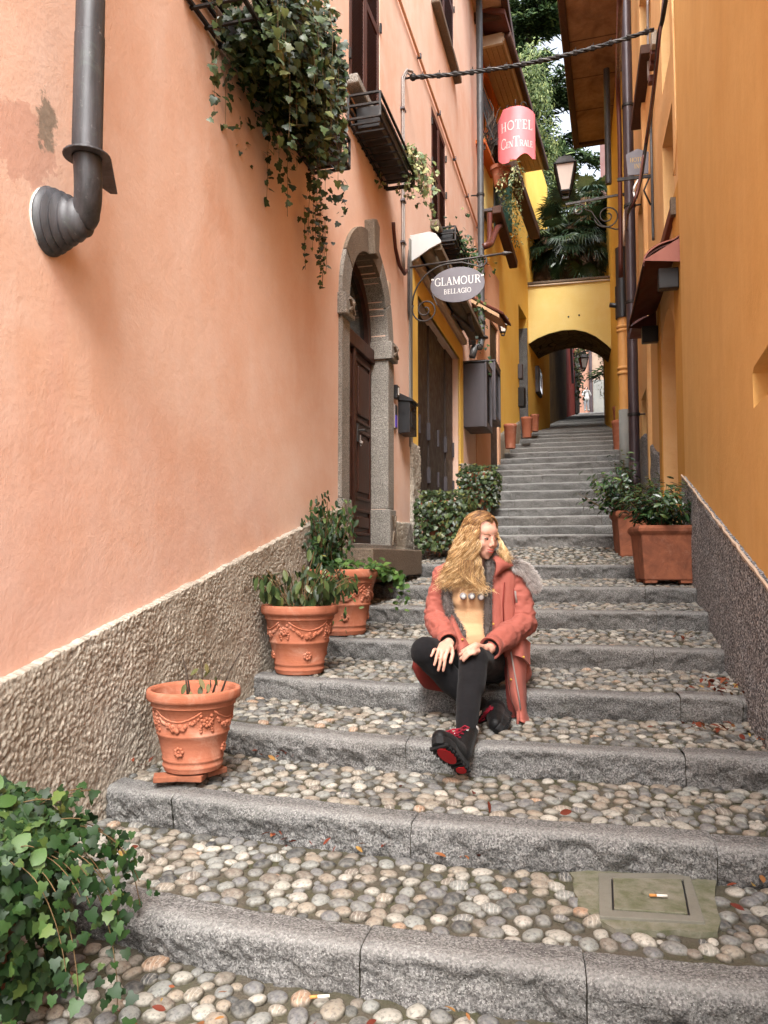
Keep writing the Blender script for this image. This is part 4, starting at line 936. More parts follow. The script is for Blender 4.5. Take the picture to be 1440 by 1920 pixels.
# ================================================================ PIPES, BOXES, SIGNS
# big weathered downpipe, near left
a_, z_ = FL.hit(163, 296, .17); pp_ = empty('downpipe', FL.pt(a_, .1, z_), 'thick weathered grey metal downpipe elbowing into the peach wall at top left', 'downpipe')
R0 = .052
mb = MB(); mb.tube([FL.pt(a_, .17, z) for z in (z_, z_ + .45, z_ + .452, 3.5, 5.4)], [R0, R0, R0 - .002, R0 - .002, R0], 32); mb.build('pipe', MT['pipe'], pp_, True, sharp=40)
aF, zF = FL.hit(92, 410)
pts = []; rs = []
P0 = FL.pt(a_, .17, z_ + .01); P1 = FL.pt(a_ + .01, .175, z_ - .13); P2 = FL.pt((a_ + aF) / 2 + .045, .15, z_ - .21); P3 = FL.pt(aF + .05, .07, zF + .0); P4 = FL.pt(aF, .0, zF - .01)
for t in np.linspace(0, 1, 16):
    b = (1 - t) ** 3 * P0 + 3 * (1 - t) ** 2 * t * P1 + 3 * (1 - t) * t * t * P2 + t ** 3 * P3; pts.append(b); rs.append(R0 - .004 + (.004 if t > .6 else 0))
mb = MB(); mb.tube(pts, rs, 28); mb.build('elbow', MT['pipe'], pp_, True, sharp=50)
mb = MB(); axis = (P3 + (P3 - FL.pt(aF, .0, zF)) * .0 - FL.pt(aF, 0, zF)); q = Vector((FL.n[0], FL.n[1], 0)).to_track_quat('Z', 'Y').to_matrix()
prof = [(.092, -.005), (.094, .006), (.082, .016), (.088, .022), (.073, .032), (.079, .039), (.064, .050), (.069, .057), (.056, .068), (.060, .076), (.050, .088), (.047, .1), (.030, .104)]
c0 = FL.pt(aF, 0, zF - .012); vs = []; fs = []; n = 32
for i, (r, h) in enumerate(prof):
    sh = h / .1
    for k in range(n):
        v = q @ Vector((r * math.cos(2 * PI * k / n), r * math.sin(2 * PI * k / n) * 1.36, h)); vs.append(c0 + v + (P3 - P4) * sh * .55)
for i in range(len(prof) - 1):
    for k in range(n): fs.append((i * n + k, i * n + (k + 1) % n, (i + 1) * n + (k + 1) % n, (i + 1) * n + k))
mb.add(vs, fs); mb.build('wall_flange', MT['pipe'], pp_, True, sharp=60)
mb = MB(); mb.lathe([(.098, -.002), (.1025, .003), (.098, .006)], c0, 32, q, 1, 1.18); mb.build('white_seal', MT['white'], pp_, True)
# drip collar: a teardrop plate with a tongue back to the wall
mb = MB(); ol = []
for k in range(20):
    t = PI * .5 + PI * k / 19 * 1.0
    ol.append(FL.pt(a_ + .066 * math.cos(t + 0), .17 + .066 * math.sin(t), z_ + .003))
ol = [FL.pt(a_ - .066 * math.cos(2 * PI * k / 20), .17 - .066 * math.sin(2 * PI * k / 20), z_) for k in range(20)]
keep = [p for k, p in enumerate(ol) if k in range(-1, 21)]
circ = [FL.pt(a_ + .082 * math.cos(t), .17 + .082 * math.sin(t), z_) for t in np.linspace(math.radians(60), math.radians(300), 18)]
circ += [FL.pt(a_ + .12, .08, z_), FL.pt(a_ + .24, .10, z_ - .012), FL.pt(a_ + .25, .125, z_ - .012)]
mb.prism(circ, Vector((0, 0, .008))); mb.build('collar', MT['pipe'], pp_, bevel=.003)

def pipe_thing(label, F, px, o, ytop, ybot, r, mat, bands=(), z1=9.6, foot=None, name='downpipe', n=14):
    a, zb = F.hit(px, ybot, o); root = empty(name, F.pt(a, o, zb), label, 'downpipe')
    mb = MB(); mb.tube([F.pt(a, o, zb), F.pt(a, o, (zb + z1) / 2), F.pt(a, o, z1)], r, n); mb.build('pipe', MT[mat], root, True, sharp=50)
    for by in bands:
        z = F.hit(px, by, o)[1]; mb = MB(); mb.lathe([(r + .003, -.025), (r + .012, -.02), (r + .012, .02), (r + .003, .025)], F.pt(a, o, z), n); mb.tube([F.pt(a, o, z), F.pt(a - .02, 0, z)], .012, 6); mb.build('pipe_clamp', MT['iron'], root, True, sharp=40)
    return root, a, zb
r1, a1_, z1_ = pipe_thing('grey downpipe at the far corner of the peach house above the grey cabinets', FL, 903, .16, 0, 612, .056, 'pipe_grey', (150, 372, 606), 9.7)
mb = MB(); mb.tube([FL.pt(a1_, .16, z1_ + .01), FL.pt(a1_, .16, z1_ - .22), FL.pt(a1_ - .06, .14, z1_ - .36), FL.pt(a1_ - .3, .08, z1_ - .44), FL.pt(a1_ - .34, .05, z1_ - .6)], .058, 12); mb.build('elbow', MT['pipe_grey'], r1, True)
mb = MB(); mb.lathe([(.05, 0), (.11, .0), (.11, .02), (.05, .02)], FL.pt(a1_, .16, z1_ - .2), 16); mb.build('collar', MT['pipe_grey'], r1)
mb = MB(); mb.tube([FL.pt(a1_ - .34, .05, z1_ - .4), FL.pt(a1_ - .40, .05, z1_ - .2)], [.06, .09], 10); mb.build('funnel', MT['iron_grey'], r1, True)
r2, a2_, z2_ = pipe_thing('tall dark brown downpipe on the ochre wall right of the arch', FQ, 1190, .16, 0, 868, .075, 'pipe_brown', (85, 325, 540, 773), 9.5)
mb = MB(); mb.tube([FQ.pt(a2_, .16, z2_ + .01), FQ.pt(a2_, .16, z2_ - .5)], .079, 14); mb.build('pipe_foot', MT['pipe_brown'], r2, True)
r3, a3_, z3_ = pipe_thing('ochre painted pipe with grey foot beside the right end of the arch', FQ, 1171, .22, 0, 770, .085, 'yellow_pipe', (), FQ.hit(1166, 606, .22)[1])
for y in (614, 622, 697, 707):
    mb = MB(); z = FQ.hit(1168, y, .22)[1]; mb.lathe([(.086, -.03), (.105, -.015), (.105, .015), (.086, .03)], FQ.pt(a3_, .22, z), 14); mb.build('pipe_socket', MT['yellow_pipe'], r3, True)
mb = MB(); mb.tube([FQ.pt(a3_, .22, z3_ + .01), FQ.pt(a3_, .22, z3_ - 1.3)], .09, 14); mb.build('grey_foot', MT['cement'], r3, True)
zt_ = FQ.hit(1166, 606, .22)[1]
mb = MB(); mb.tube([FQ.pt(a3_, .22, zt_), FQ.pt(a3_, .22, zt_ + .52), FQ.pt(a3_, .22, zt_ + .525), FQ.pt(a3_, .22, zt_ + 1.15)], [.115, .115, .1, .1], 14); mb.build('black_sleeve', MT['black'], r3, True, sharp=40)
mb = MB(); mb.tube([FQ.pt(a3_, .22, zt_ + .2), FQ.pt(a3_ - .05, .42, zt_ + .22)], .04, 8); mb.build('black_valve', MT['black'], r3, True)
mb = MB(); mb.tube([FQ.pt(a3_, .22, zt_ + 1.15), FQ.pt(a3_ - .05, .15, zt_ + 1.45), FQ.pt(a3_ + .05, .1, zt_ + 1.8)], .07, 10); mb.build('pipe_bend', MT['cream'], r3, True)
r4, _, _ = pipe_thing('slim dark drainpipe hanging at the end of the roof overhang', FQ, 1141, .3, 0, 345, .06, 'pipe_grey', (), 9.4)
# conduits on the peach wall
cdt = empty('conduit', FL.pt(7, .02, 5.87), 'thin peach painted conduit running level along the upper peach wall', 'conduit')
mb = MB(); mb.tube([FL.pt(a, .025, 5.87 + .01 * math.sin(a)) for a in np.linspace(1, 11.1, 14)], .017, 6); mb.build('conduit_pipe', MT['peach2'], cdt, True)
for k in range(8):
    mb = MB(); a = 2.2 + k * 1.2; mb.fbox(FL, a, a + .03, 0, .05, 5.845, 5.9); mb.build('clip', MT['box_grey'], cdt)
vc = empty('cable_bundle', FL.pt(5.07, .02, 3.1), 'grey cable bundle running down the peach wall beside the arched door', 'cable')
for k in range(3):
    mb = MB(); o = .02 + .012 * (k == 1); mb.tube([FL.pt(5.0 + k * .022 + .006 * math.sin(z * 2 + k), o, z) for z in np.linspace(3.02, 5.1, 12)] + [FL.pt(5.08 + k * .02, .05, 5.24), FL.pt(5.17 + k * .01, .09, 5.27), FL.pt(5.22, .10, 5.20)], .010, 6); mb.build('cable', MT['white_cable'], vc, True)
for z in (3.3, 3.75, 4.2, 4.75):
    mb = MB(); mb.fbox(FL, 4.975, 5.07, 0, .045, z, z + .02); mb.build('clip', MT['box_grey'], vc)
mb = MB(); mb.tube([FL.pt(a, .03 + .02 * math.sin(a * 9), z) for a, z in ((5.05, 3.02), (4.98, 2.96), (4.85, 3.0), (4.72, 3.14), (4.64, 3.3), (4.62, 3.36))], .02, 6); mb.build('cable_tail', MT['rust_pipe'], vc, True)
# cable crossing the alley
xc = empty('overhead_cable', FL.pt(5.15, .1, 5.2), 'thick twisted black cable strung across the alley between the houses', 'cable')
A_ = FL.pt(5.2, .09, 5.22); aq, zq = FQ.hit(1226, 55, .15); B_ = FQ.pt(aq, .15, zq)
for k in range(3):
    mb = MB(); pts = []
    for t in np.linspace(0, 1, 70):
        p = A_.lerp(B_, t) - Vector((0, 0, .22 * 4 * t * (1 - t) * .45)); ph = t * 62 + k * 2.1
        pts.append(p + Vector((0, .012 * math.cos(ph), .013 * math.sin(ph))))
    mb.tube(pts, .012, 6); mb.build('cable_strand', MT['iron' if k else 'iron_grey'], xc, True)
mb = MB(); mb.ell(A_, .04); mb.tube([FL.pt(5.2, 0, 5.22), A_], .012, 6); mb.tube([FL.pt(5.2, 0, 5.3), A_], .008, 6); mb.build('wall_anchor', MT['iron'], xc)
mb = MB()
for t in np.linspace(.04, .97, 14):
    p = A_.lerp(B_, t) - Vector((0, 0, .22 * 4 * t * (1 - t) * .45)); mb.tube([p - Vector((.02, 0, 0)), p + Vector((.02, 0, 0))], .029, 6); mb.tube([p, p + Vector((.01, 0, .06))], .004, 4)
tag(mb.build('cable_ties', MT['iron'], xc), kind='stuff')
# loose wires down the right wall
def wire(name, label, F, pts, r, mat, parent=None, cat='cable'):
    P = []
    for x, y, o in pts: a, z = F.hit(x, y, o); P.append(F.pt(a, o, z))
    Q = []
    for i in range(len(P) - 1):
        for t in np.linspace(0, 1, 5)[:-1]: Q.append(P[i].lerp(P[i + 1], t))
    Q.append(P[-1])
    for _ in range(2): Q = [Q[0]] + [(Q[i - 1] + Q[i] * 2 + Q[i + 1]) / 4 for i in range(1, len(Q) - 1)] + [Q[-1]]
    mb = MB(); mb.tube(Q, r, 7)
    o = mb.build(name, MT[mat], parent, True)
    if parent is None: tag(o, label, cat)
    return o
wr = empty('cable_bundle', FQ.pt(1, .1, 5), 'black cable bundle sagging down the ochre wall behind the brown downpipe', 'cable')
wire('cable', '', FQ, ((1250, -10, .1), (1242, 40, .12), (1235, 62, .13), (1231, 120, .12), (1222, 200, .12), (1212, 262, .14), (1203, 330, .2), (1192, 372, .3), (1180, 392, .35), (1178, 398, .3)), .022, 'iron', wr)
wire('cable', '', FQ, ((1245, -10, .08), (1238, 60, .14), (1226, 170, .16), (1215, 245, .13), (1205, 300, .18), (1196, 360, .3), (1184, 390, .36)), .014, 'rust_pipe', wr)
wire('cable', '', FQ, ((1178, 396, .3), (1172, 450, .15), (1168, 520, .15)), .016, 'rust_pipe', wr)
wire('cable', '', FQ, ((1196, 338, .22), (1189, 350, .3), (1188, 362, .3), (1192, 374, .3)), .012, 'white', wr)
wr2 = empty('old_cable', FQ.pt(2, .05, 5), 'old pale cable and rusty fittings fixed vertically on the ochre wall', 'cable')
wire('cable', '', FQ, ((1214, -10, .03), (1215, 80, .03), (1216, 150, .04)), .016, 'white_cable', wr2)
wire('cable', '', FQ, ((1223, 180, .03), (1220, 240, .03), (1222, 300, .04), (1224, 420, .03), (1225, 450, .03)), .018, 'pipe_grey', wr2)
wire('cable', '', FQ, ((1261, 0, .02), (1266, 160, .03), (1268, 260, .02), (1264, 330, .02)), .012, 'orange2', wr2)
for (x, y, s) in ((1222, 78, .10), (1221, 98, .07), (1219, 120, .06), (1217, 150, .05)):
    a, z = FQ.hit(x, y, .05); mb = MB(); mb.fbox(FQ, a - s, a + s, 0, .06, z - s, z + s * .8); mb.build('wall_fitting', MT['rust_pipe' if s < .09 else 'harl'], wr2, bevel=.01)
wire('cable', 'red-brown cable running down the corner left of the brown downpipe', FQ, ((1163, -10, .45), (1160, 60, .4), (1158, 160, .3), (1162, 260, .28), (1163, 400, .28), (1164, 520, .28)), .035, 'rust_pipe')

# ---------------------------------------------------------------- lettering (stroke font with serifs)
GL = {
 'G': (.78, [([(.70, .78), (.60, .92), (.42, .98), (.22, .9), (.1, .68), (.08, .5), (.1, .3), (.22, .1), (.42, .02), (.6, .06), (.7, .16)], .09), ([(.70, .05), (.70, .42)], .1), ([(.52, .42), (.8, .42)], .05), ([(.7, .72), (.7, .95)], .05)]),
 'L': (.62, [([(.18, 0), (.18, 1)], .11), ([(.04, 1), (.32, 1)], .05), ([(.04, .02), (.58, .02)], .05), ([(.58, 0), (.6, .24)], .05)]),
 'A': (.78, [([(.12, 0), (.4, 1)], .055), ([(.4, 1), (.68, 0)], .12), ([(.22, .35), (.58, .35)], .05), ([(.0, .02), (.26, .02)], .045), ([(.54, .02), (.82, .02)], .045)]),
 'M': (1.0, [([(.16, 0), (.16, 1)], .06), ([(.16, 1), (.5, .1)], .11), ([(.5, .1), (.84, 1)], .055), ([(.84, 1), (.84, 0)], .12), ([(.04, .02), (.28, .02)], .045), ([(.7, .02), (.98, .02)], .045), ([(.04, .98), (.2, .98)], .045), ([(.82, .98), (.98, .98)], .045)]),
 'O': (.84, [([(.42, .98), (.2, .9), (.08, .68), (.07, .5), (.08, .32), (.2, .1), (.42, .02), (.64, .1), (.76, .32), (.77, .5), (.76, .68), (.64, .9), (.42, .98)], .09)]),
 'U': (.82, [([(.18, 1), (.18, .3), (.25, .1), (.42, .02), (.58, .08), (.66, .3), (.66, 1)], .085), ([(.04, .98), (.32, .98)], .045), ([(.54, .98), (.8, .98)], .045)]),
 'R': (.76, [([(.2, 0), (.2, 1)], .11), ([(.06, .98), (.42, .98), (.6, .88), (.64, .74), (.58, .6), (.42, .52), (.2, .52)], .065), ([(.42, .52), (.72, .02)], .1), ([(.06, .02), (.34, .02)], .045), ([(.64, .02), (.82, .02)], .045)]),
 'B': (.7, [([(.2, 0), (.2, 1)], .12), ([(.06, .98), (.42, .97), (.56, .86), (.58, .74), (.52, .6), (.4, .53), (.2, .53)], .07), ([(.4, .53), (.58, .46), (.66, .28), (.6, .1), (.44, .02), (.06, .02)], .08)]),
 'E': (.64, [([(.2, 0), (.2, 1)], .12), ([(.06, .98), (.58, .98)], .05), ([(.58, .98), (.58, .78)], .05), ([(.2, .52), (.48, .52)], .05), ([(.48, .42), (.48, .62)], .045), ([(.06, .02), (.6, .02)], .05), ([(.6, .02), (.62, .24)], .05)]),
 'I': (.4, [([(.2, 0), (.2, 1)], .12), ([(.06, .98), (.34, .98)], .045), ([(.06, .02), (.34, .02)], .045)]),
 'H': (.86, [([(.2, 0), (.2, 1)], .12), ([(.68, 0), (.68, 1)], .12), ([(.2, .5), (.68, .5)], .05), ([(.05, .98), (.35, .98)], .045), ([(.05, .02), (.35, .02)], .045), ([(.53, .98), (.83, .98)], .045), ([(.53, .02), (.83, .02)], .045)]),
 'T': (.72, [([(.36, 0), (.36, 1)], .12), ([(.04, .98), (.68, .98)], .05), ([(.04, .98), (.04, .76)], .05), ([(.68, .98), (.68, .76)], .05), ([(.2, .02), (.52, .02)], .045)]),
 'C': (.74, [([(.68, .76), (.58, .92), (.42, .98), (.22, .9), (.1, .68), (.08, .5), (.1, .3), (.22, .1), (.42, .02), (.58, .07), (.7, .22)], .09), ([(.68, .72), (.68, .95)], .05)]),
 'N': (.86, [([(.18, 0), (.18, 1)], .055), ([(.18, 1), (.68, 0)], .12), ([(.68, 0), (.68, 1)], .055), ([(.04, .98), (.22, .98)], .045), ([(.56, .98), (.8, .98)], .045), ([(.06, .02), (.3, .02)], .045)]),
 '“': (.42, [([(.1, .78), (.16, 1)], .1), ([(.28, .78), (.34, 1)], .1)]),
 '”': (.42, [([(.1, .76), (.17, .98)], .1), ([(.28, .76), (.35, .98)], .1)]),
 '1': (.4, [([(.2, 0), (.2, 1)], .12)]), '-': (.3, [([(.02, .5), (.26, .5)], .1)])}
def text_strokes(s, h, track=.12, mul=None):
    """list of polygons (x, y) centred on x=0, cap height h; mul gives per-letter scale"""
    x = 0; polys = []
    for i, ch in enumerate(s):
        sc = h * (mul[i] if mul else 1)
        if ch == ' ': x += .4 * h; continue
        wdt, st = GL[ch]
        for pts, t in st:
            pts = [Vector(p) for p in pts]; n = len(pts); L = []; R = []
            for k in range(n):
                d = (pts[min(k + 1, n - 1)] - pts[max(k - 1, 0)]).normalized(); nn = Vector((-d.y, d.x)) * t / 2
                L.append(pts[k] + nn); R.append(pts[k] - nn)
            for k in range(n - 1): polys.append([(x + p.x * sc, p.y * sc) for p in (R[k], R[k + 1], L[k + 1], L[k])])
        x += (wdt + track) * sc
    x -= track * h
    return [[(a - x / 2, b) for a, b in p] for p in polys]
def text_obj(s, h, fn, mat, parent, name='lettering', **k):
    mb = MB()
    for p in text_strokes(s, h, **k): mb.add([fn(a, b) for a, b in p], [(0, 1, 2, 3)])
    return mb.build(name, mat, parent)
def spiral(c, r0, r1, t0, t1, ex, ey, n=26):
    c = Vector(c); return [c + (Vector(ex) * math.cos(t) + Vector(ey) * math.sin(t)) * (r0 + (r1 - r0) * k / (n - 1)) for k, t in enumerate(np.linspace(t0, t1, n))]

# GLAMOUR sign
aG = 5.28; gx = Vector((FL.n[0], FL.n[1], 0)); gz = Vector((0, 0, 1)); gd = Vector((FL.d[0], FL.d[1], 0))
G = lambda t, z, d=0: FL.pt(aG + d, t, z)
gs = empty('hanging_sign', G(.5, 2.7), 'oval grey sign lettered GLAMOUR BELLAGIO on a scrolled iron bracket', 'sign')
mb = MB(); mb.tube([G(.02, 2.56), G(.02, 2.66), G(.02, 3.24), G(.02, 3.34)], [.004, .015, .015, .004], 6); mb.build('wall_bar', MT['iron_grey'], gs, True)
mb = MB(); mb.tube([G(.02, 3.14), G(1.02, 3.19)], .013, 8); mb.lathe([(.0, 0), (.013, .0), (.026, .03), (.018, .06), (.0, .12)], G(1.02, 3.19), 8, Matrix((gx, gz.cross(gx), gz)).transposed() @ Euler((0, PI / 2, 0)).to_matrix()); mb.build('top_arm', MT['iron_grey'], gs, True)
mb = MB(); mb.tube([G(.06 + .42 * (1 - math.cos(t)), 2.72 + .42 * math.sin(t)) for t in np.linspace(0, PI * .5, 14)] + [G(.6, 3.14), G(.75, 3.09)] + spiral(G(.80, 3.145), .075, .018, -PI * .5, PI * 1.8, gx, gz, 18), .009, 6); mb.build('scroll', MT['iron_grey'], gs, True)
mb = MB(); mb.tube(spiral(G(.2, 2.66), .145, .02, PI * .86, PI * 4.6, gx, gz, 44), .009, 6); mb.build('scroll', MT['iron_grey'], gs, True)
oc = (.55, 2.905); orx, orz = .292, .19
ol = [(oc[0] + orx * math.cos(t), oc[1] + orz * math.sin(t)) for t in np.linspace(0, 2 * PI, 49)[:-1]]
mb = MB(); mb.prism([G(t, z, .0) for t, z in ol], gd * .014); mb.build('sign_plate', MT['slate'], gs, bevel=.003)
text_obj('“GLAMOUR”', .086, lambda x, y: G(oc[0] + x * .98, oc[1] + .0 + y, -.002), MT['white'], gs, track=.04)
text_obj('BELLAGIO', .052, lambda x, y: G(oc[0] + .0 + x * .98, oc[1] - .095 + y, -.002), MT['white'], gs, track=.06)
mb = MB(); mb.tube([G(oc[0] - .1, oc[1] + orz, .007), G(oc[0] - .1, 3.16, .0)], .006, 5); mb.tube([G(oc[0] + .12, oc[1] + orz * .9, .007), G(oc[0] + .12, 3.16, .0)], .006, 5); mb.tube([G(oc[0] - orx + .02, oc[1] - .08, .007), G(.33, 2.7, 0)], .006, 5)
tag(mb.build('hangers', MT['iron_grey'], gs), kind='stuff')

# HOTEL CENTRALE sign: a curled pink shield hung high across the alley
HY = 13.3; hc = at(967, 254, HY); hw_ = .315; hh_ = .545
he = Vector((.97, -.24, 0)).normalized(); hn = Vector((-.24, -.97, 0)).normalized(); Rh = .36
def HS(x, y, off=0):        # x across (-hw..hw), y up; curled about a vertical axis
    th = x / Rh; return hc + he * (Rh * math.sin(th) * 1.06) + hn * (Rh * math.cos(th) - Rh + off) + Vector((0, 0, y))
hs_ = empty('hotel_sign', hc, 'curled pink-red shield sign reading HOTEL CENTRALE hung high above the steps', 'sign')
nx, ny = 25, 30; V = []
def edge_t(x): u = x / hw_; return hh_ - (.0 if u > -.62 else .16 * ((-.62 - u) / .38) ** .6) - .10 * max(0, u) ** 2
def edge_b(x): u = x / hw_; return -hh_ + .10 - .05 * math.sin((u + 1) * PI * 1.0) + (.07 * abs(math.sin((u) * PI * 1.3)) if u > -.3 else .02 + .1 * ((-.3 - u) / .7) ** 2)
hw2 = hw_ * 1.22
for off in (0, -.012):
    for i in range(nx):
        x = -hw2 + 2 * hw2 * i / (nx - 1)
        for j in range(ny):
            t = j / (ny - 1); xx = x / hw2 * hw_; V.append(HS(x, edge_b(xx) * (1 - t) + edge_t(xx) * t, off))
f = [tuple(q) for q in grid(None, nx, ny)]; nn = nx * ny
mb = MB(); mb.add(V, f + [tuple(i + nn for i in q[::-1]) for q in f] + [(i, i + 1, nn + i + 1, nn + i) for i in range(ny - 1)] + [(i * ny, (i + 1) * ny, nn + (i + 1) * ny, nn + i * ny) for i in range(nx - 1)] + [((nx - 1) * ny + i, (nx - 1) * ny + i + 1, nn + (nx - 1) * ny + i + 1, nn + (nx - 1) * ny + i) for i in range(ny - 1)] + [(i * ny + ny - 1, (i + 1) * ny + ny - 1, nn + (i + 1) * ny + ny - 1, nn + i * ny + ny - 1) for i in range(nx - 1)])
mb.build('sign_plate', MT['pinkred'], hs_, True, sharp=40)
text_obj('HOTEL', .17, lambda x, y: HS(x * .84 + .01, y + .12, .004), MT['white'], hs_, track=.1)
text_obj('CENTRALE', .125, lambda x, y: HS(x * .80 + .01, y - .20, .004), MT['white'], hs_, track=-.02, mul=[1.55, .9, .9, 1.5, .9, .9, .9, .9])
for zz in (.36, .08):
    mb = MB()
    p = HS(-hw2 + .05, zz, -.02); a, _z = FB.hit(905, 230); q = FB.pt(a - .1, .0, p.z - .05); mb.tube([q, p], .012, 6); mb.build('sign_arm', MT['iron_grey'], hs_, True)
mb = MB()
for s in (-1, 1): mb.tube([HS(s * .22, hh_ - .02, -.02)] + spiral(HS(s * .12, hh_ + .03, -.02), .06, .015, 0, s * 4.5, he, Vector((0, 0, 1)), 14), .009, 5)
mb.tube([HS(0, hh_, -.02), HS(0, hh_ + .13, -.02)], .012, 5); mb.build('iron_crest', MT['iron'], hs_, True)

# small dark sign on the right wall
a, z = FQ.hit(1222, 327, 0); a5 = a
rs_ = empty('small_hanging_sign', FQ.pt(a, .2, z), 'small grey shield sign with faded yellow lettering on a bracket on the right wall', 'sign')
mb = MB(); mb.fbox(FQ, a - .012, a + .012, .0, .42, z - .04, z); mb.build('bracket', MT['iron'], rs_)
mb = MB(); mb.prism([FQ.pt(a, o, zz) for o, zz in ((.04, z + .02), (.29, z + .02), (.31, z + .30), (.24, z + .33), (.17, z + .36), (.10, z + .33), (.03, z + .30))], Vector((FQ.d[0] * .02, FQ.d[1] * .02, 0))); mb.build('sign_plate', MT['slate'], rs_)
def QS(x, y): return FQ.pt(a - .003, .17 - x, z + y)
text_obj('HOTEL', .055, lambda x, y: QS(x * .9, y + .19), MT['gold'], rs_, track=.02); text_obj('1N11', .06, lambda x, y: QS(x * .8 + .01, y + .10), MT['gold'], rs_, track=.02)
mb = MB(); mb.tube([FQ.pt(a, .03, z - .04), FQ.pt(a, .1, z - .2), FQ.pt(a, .02, z - .4)], .012, 6); mb.build('scroll', MT['iron'], rs_, True)

# ---------------------------------------------------------------- boxes on the left wall
def a_at(px, o, F=FL): return F.hit(px, 760, o)[0]
# two display cabinets
for lab, a0, a1, o, zt, zb in (('large grey metal display cabinet on the peach wall right of the shop shutter', 9.05, 9.75, .33, 3.02, 2.02), ('second, farther grey display cabinet partly hidden behind the first', 9.95, 10.7, .36, 3.25, 2.28)):
    cb = empty('display_cabinet', FL.pt(a0, .1, zb), lab, 'cabinet')
    mb = MB(); mb.prism([FL.pt(a, .002, z) for a, z in rect(a0, a1, zb, zt)], Vector((FL.n[0] * o, FL.n[1] * o, 0))); mb.build('cabinet_case', MT['box_grey'], cb, bevel=.008)
    mb = MB(); q = rect(a0 - .01, a1 + .01, zb - .01, zt + .01); i = rect(a0 + .06, a1 - .06, zb + .08, zt - .08)
    mb.prism([FL.pt(a, o + .004, z) for a, z in q], Vector((FL.n[0] * .03, FL.n[1] * .03, 0)), [[FL.pt(a, o + .004, z) for a, z in i]]); mb.build('door_frame', MT['box_grey'], cb, bevel=.004)
    mb = MB(); mb.prism([FL.pt(a, o + .006, z) for a, z in i], Vector((FL.n[0] * .008, FL.n[1] * .008, 0))); mb.build('glass_front', MT['glass'], cb)
    mb = MB(); mb.fbox(FL, a0 - .02, a1 + .02, .0, o + .04, zt + .012, zt + .035); mb.build('cabinet_lid', MT['pipe_grey'], cb)
# mailbox, doorbell, label plate, switch plate
mbx = empty('mailbox', FL.pt(4.9, .08, 1.35), 'black mailbox with little pitched roof on the peach wall beside the stone door', 'mailbox')
a0, a1 = 4.86, 5.16; zm0, zm1 = FL.hit(762, 806, .13)[1], FL.hit(750, 728, .1)[1]
mb = MB(); mb.fbox(FL, a0, a1, .003, .13, zm0, zm1 - .05); mb.build('mailbox_body', MT['black'], mbx, bevel=.006)
mb = MB(); mb.prism([FL.pt(a0 - .015, o, z) for o, z in ((.0, zm1 + .03), (.16, zm1 - .05), (.16, zm1 - .07), (0, zm1 - .05))], Vector((FL.d[0] * (a1 - a0 + .03), FL.d[1] * (a1 - a0 + .03), 0))); mb.build('mailbox_roof', MT['black'], mbx)
mb = MB(); mb.fbox(FL, a0 + .04, a1 - .04, .131, .137, zm1 - .13, zm1 - .10); mb.fbox(FL, a0 + .05, a1 - .05, .131, .136, zm0 + .06, zm0 + .22); mb.ell(FL.pt((a0 + a1) / 2, .14, zm0 + .25), .012, 8, 5); mb.build('mailbox_relief', MT['iron'], mbx)
db = empty('intercom', FL.pt(4.68, .03, 1.75), 'small black intercom panel between the door stones and the mailbox', 'intercom')
mb = MB(); mb.fbox(FL, 4.66, 4.76, .002, .045, FL.hit(735, 745)[1], FL.hit(735, 720)[1]); mb.build('panel', MT['black'], db, bevel=.006)
mb = MB(); mb.fbox(FL, 4.70, 4.73, .045, .049, FL.hit(735, 738)[1], FL.hit(735, 724)[1]); mb.build('button_strip', MT['white'], db)
lp = empty('wall_plaque', FL.pt(4.68, .02, 1.45), 'narrow blue and grey plaque on the peach wall below the intercom', 'plaque')
zA, zB, zC = FL.hit(735, 799)[1], FL.hit(735, 776)[1], FL.hit(735, 758)[1]
mb = MB(); mb.fbox(FL, 4.66, 4.76, .002, .022, zA - .01, zC + .01); mb.build('frame', MT['white_cable'], lp)
mb = MB(); mb.fbox(FL, 4.672, 4.748, .022, .025, zA, zB); mb.build('label', MT['blue'], lp)
mb = MB(); mb.fbox(FL, 4.672, 4.748, .022, .025, zB + .002, zC); mb.build('screen', MT['black'], lp)
a, z = FL.hit(727, 552); mb = MB(); mb.fbox(FL, a - .05, a + .05, .0, .02, z - .08, z + .12); tag(mb.build('switch_plate', MT['cream'], None, bevel=.005), 'small cream plate on the peach wall right of the door arch', 'plate')
# menu cabinet inside the arch, letter box by the grey door
a, z = FB.hit(1004, 710); P = at(1006, 710, 19.6)
mc = empty('notice_cabinet', P, 'small grey notice cabinet with rounded glass on the wall under the arch', 'cabinet')
FT = Frame((3.60, 18.95), math.degrees(math.atan2(5.6, 19.35)), 1)
aT, zT = FT.hit(1005, 712, .1); mb = MB(); mb.fbox(FT, aT - .1, aT + .7, .003, .2, zT - .36, zT + .36); mb.build('cabinet_case', MT['box_grey'], mc, bevel=.03)
mb = MB(); mb.fbox(FT, aT - .04, aT + .64, .2, .21, zT - .28, zT + .28); mb.build('glass_front', MT['glass'], mc)
mb = MB(); mb.fbox(FT, aT + .1, aT + .5, .211, .214, zT - .15, zT + .1); mb.build('notice', MT['cream'], mc)
a, z = FB.hit(973, 746); mb = MB(); mb.fbox(FB, a - .12, a + .12, .0, .14, z - .22, z + .22); tag(mb.build('letter_box', MT['black'], None, bevel=.01), 'dark letter box on the yellow wall beside the grey doorway', 'mailbox')
a, z = FB.hit(972, 700); mb = MB(); mb.fbox(FB, a - .08, a + .08, .0, .1, z - .14, z + .2); tag(mb.build('meter_box', MT['box_grey'], None, bevel=.01), 'small grey meter box above the letter box on the yellow wall', 'box')

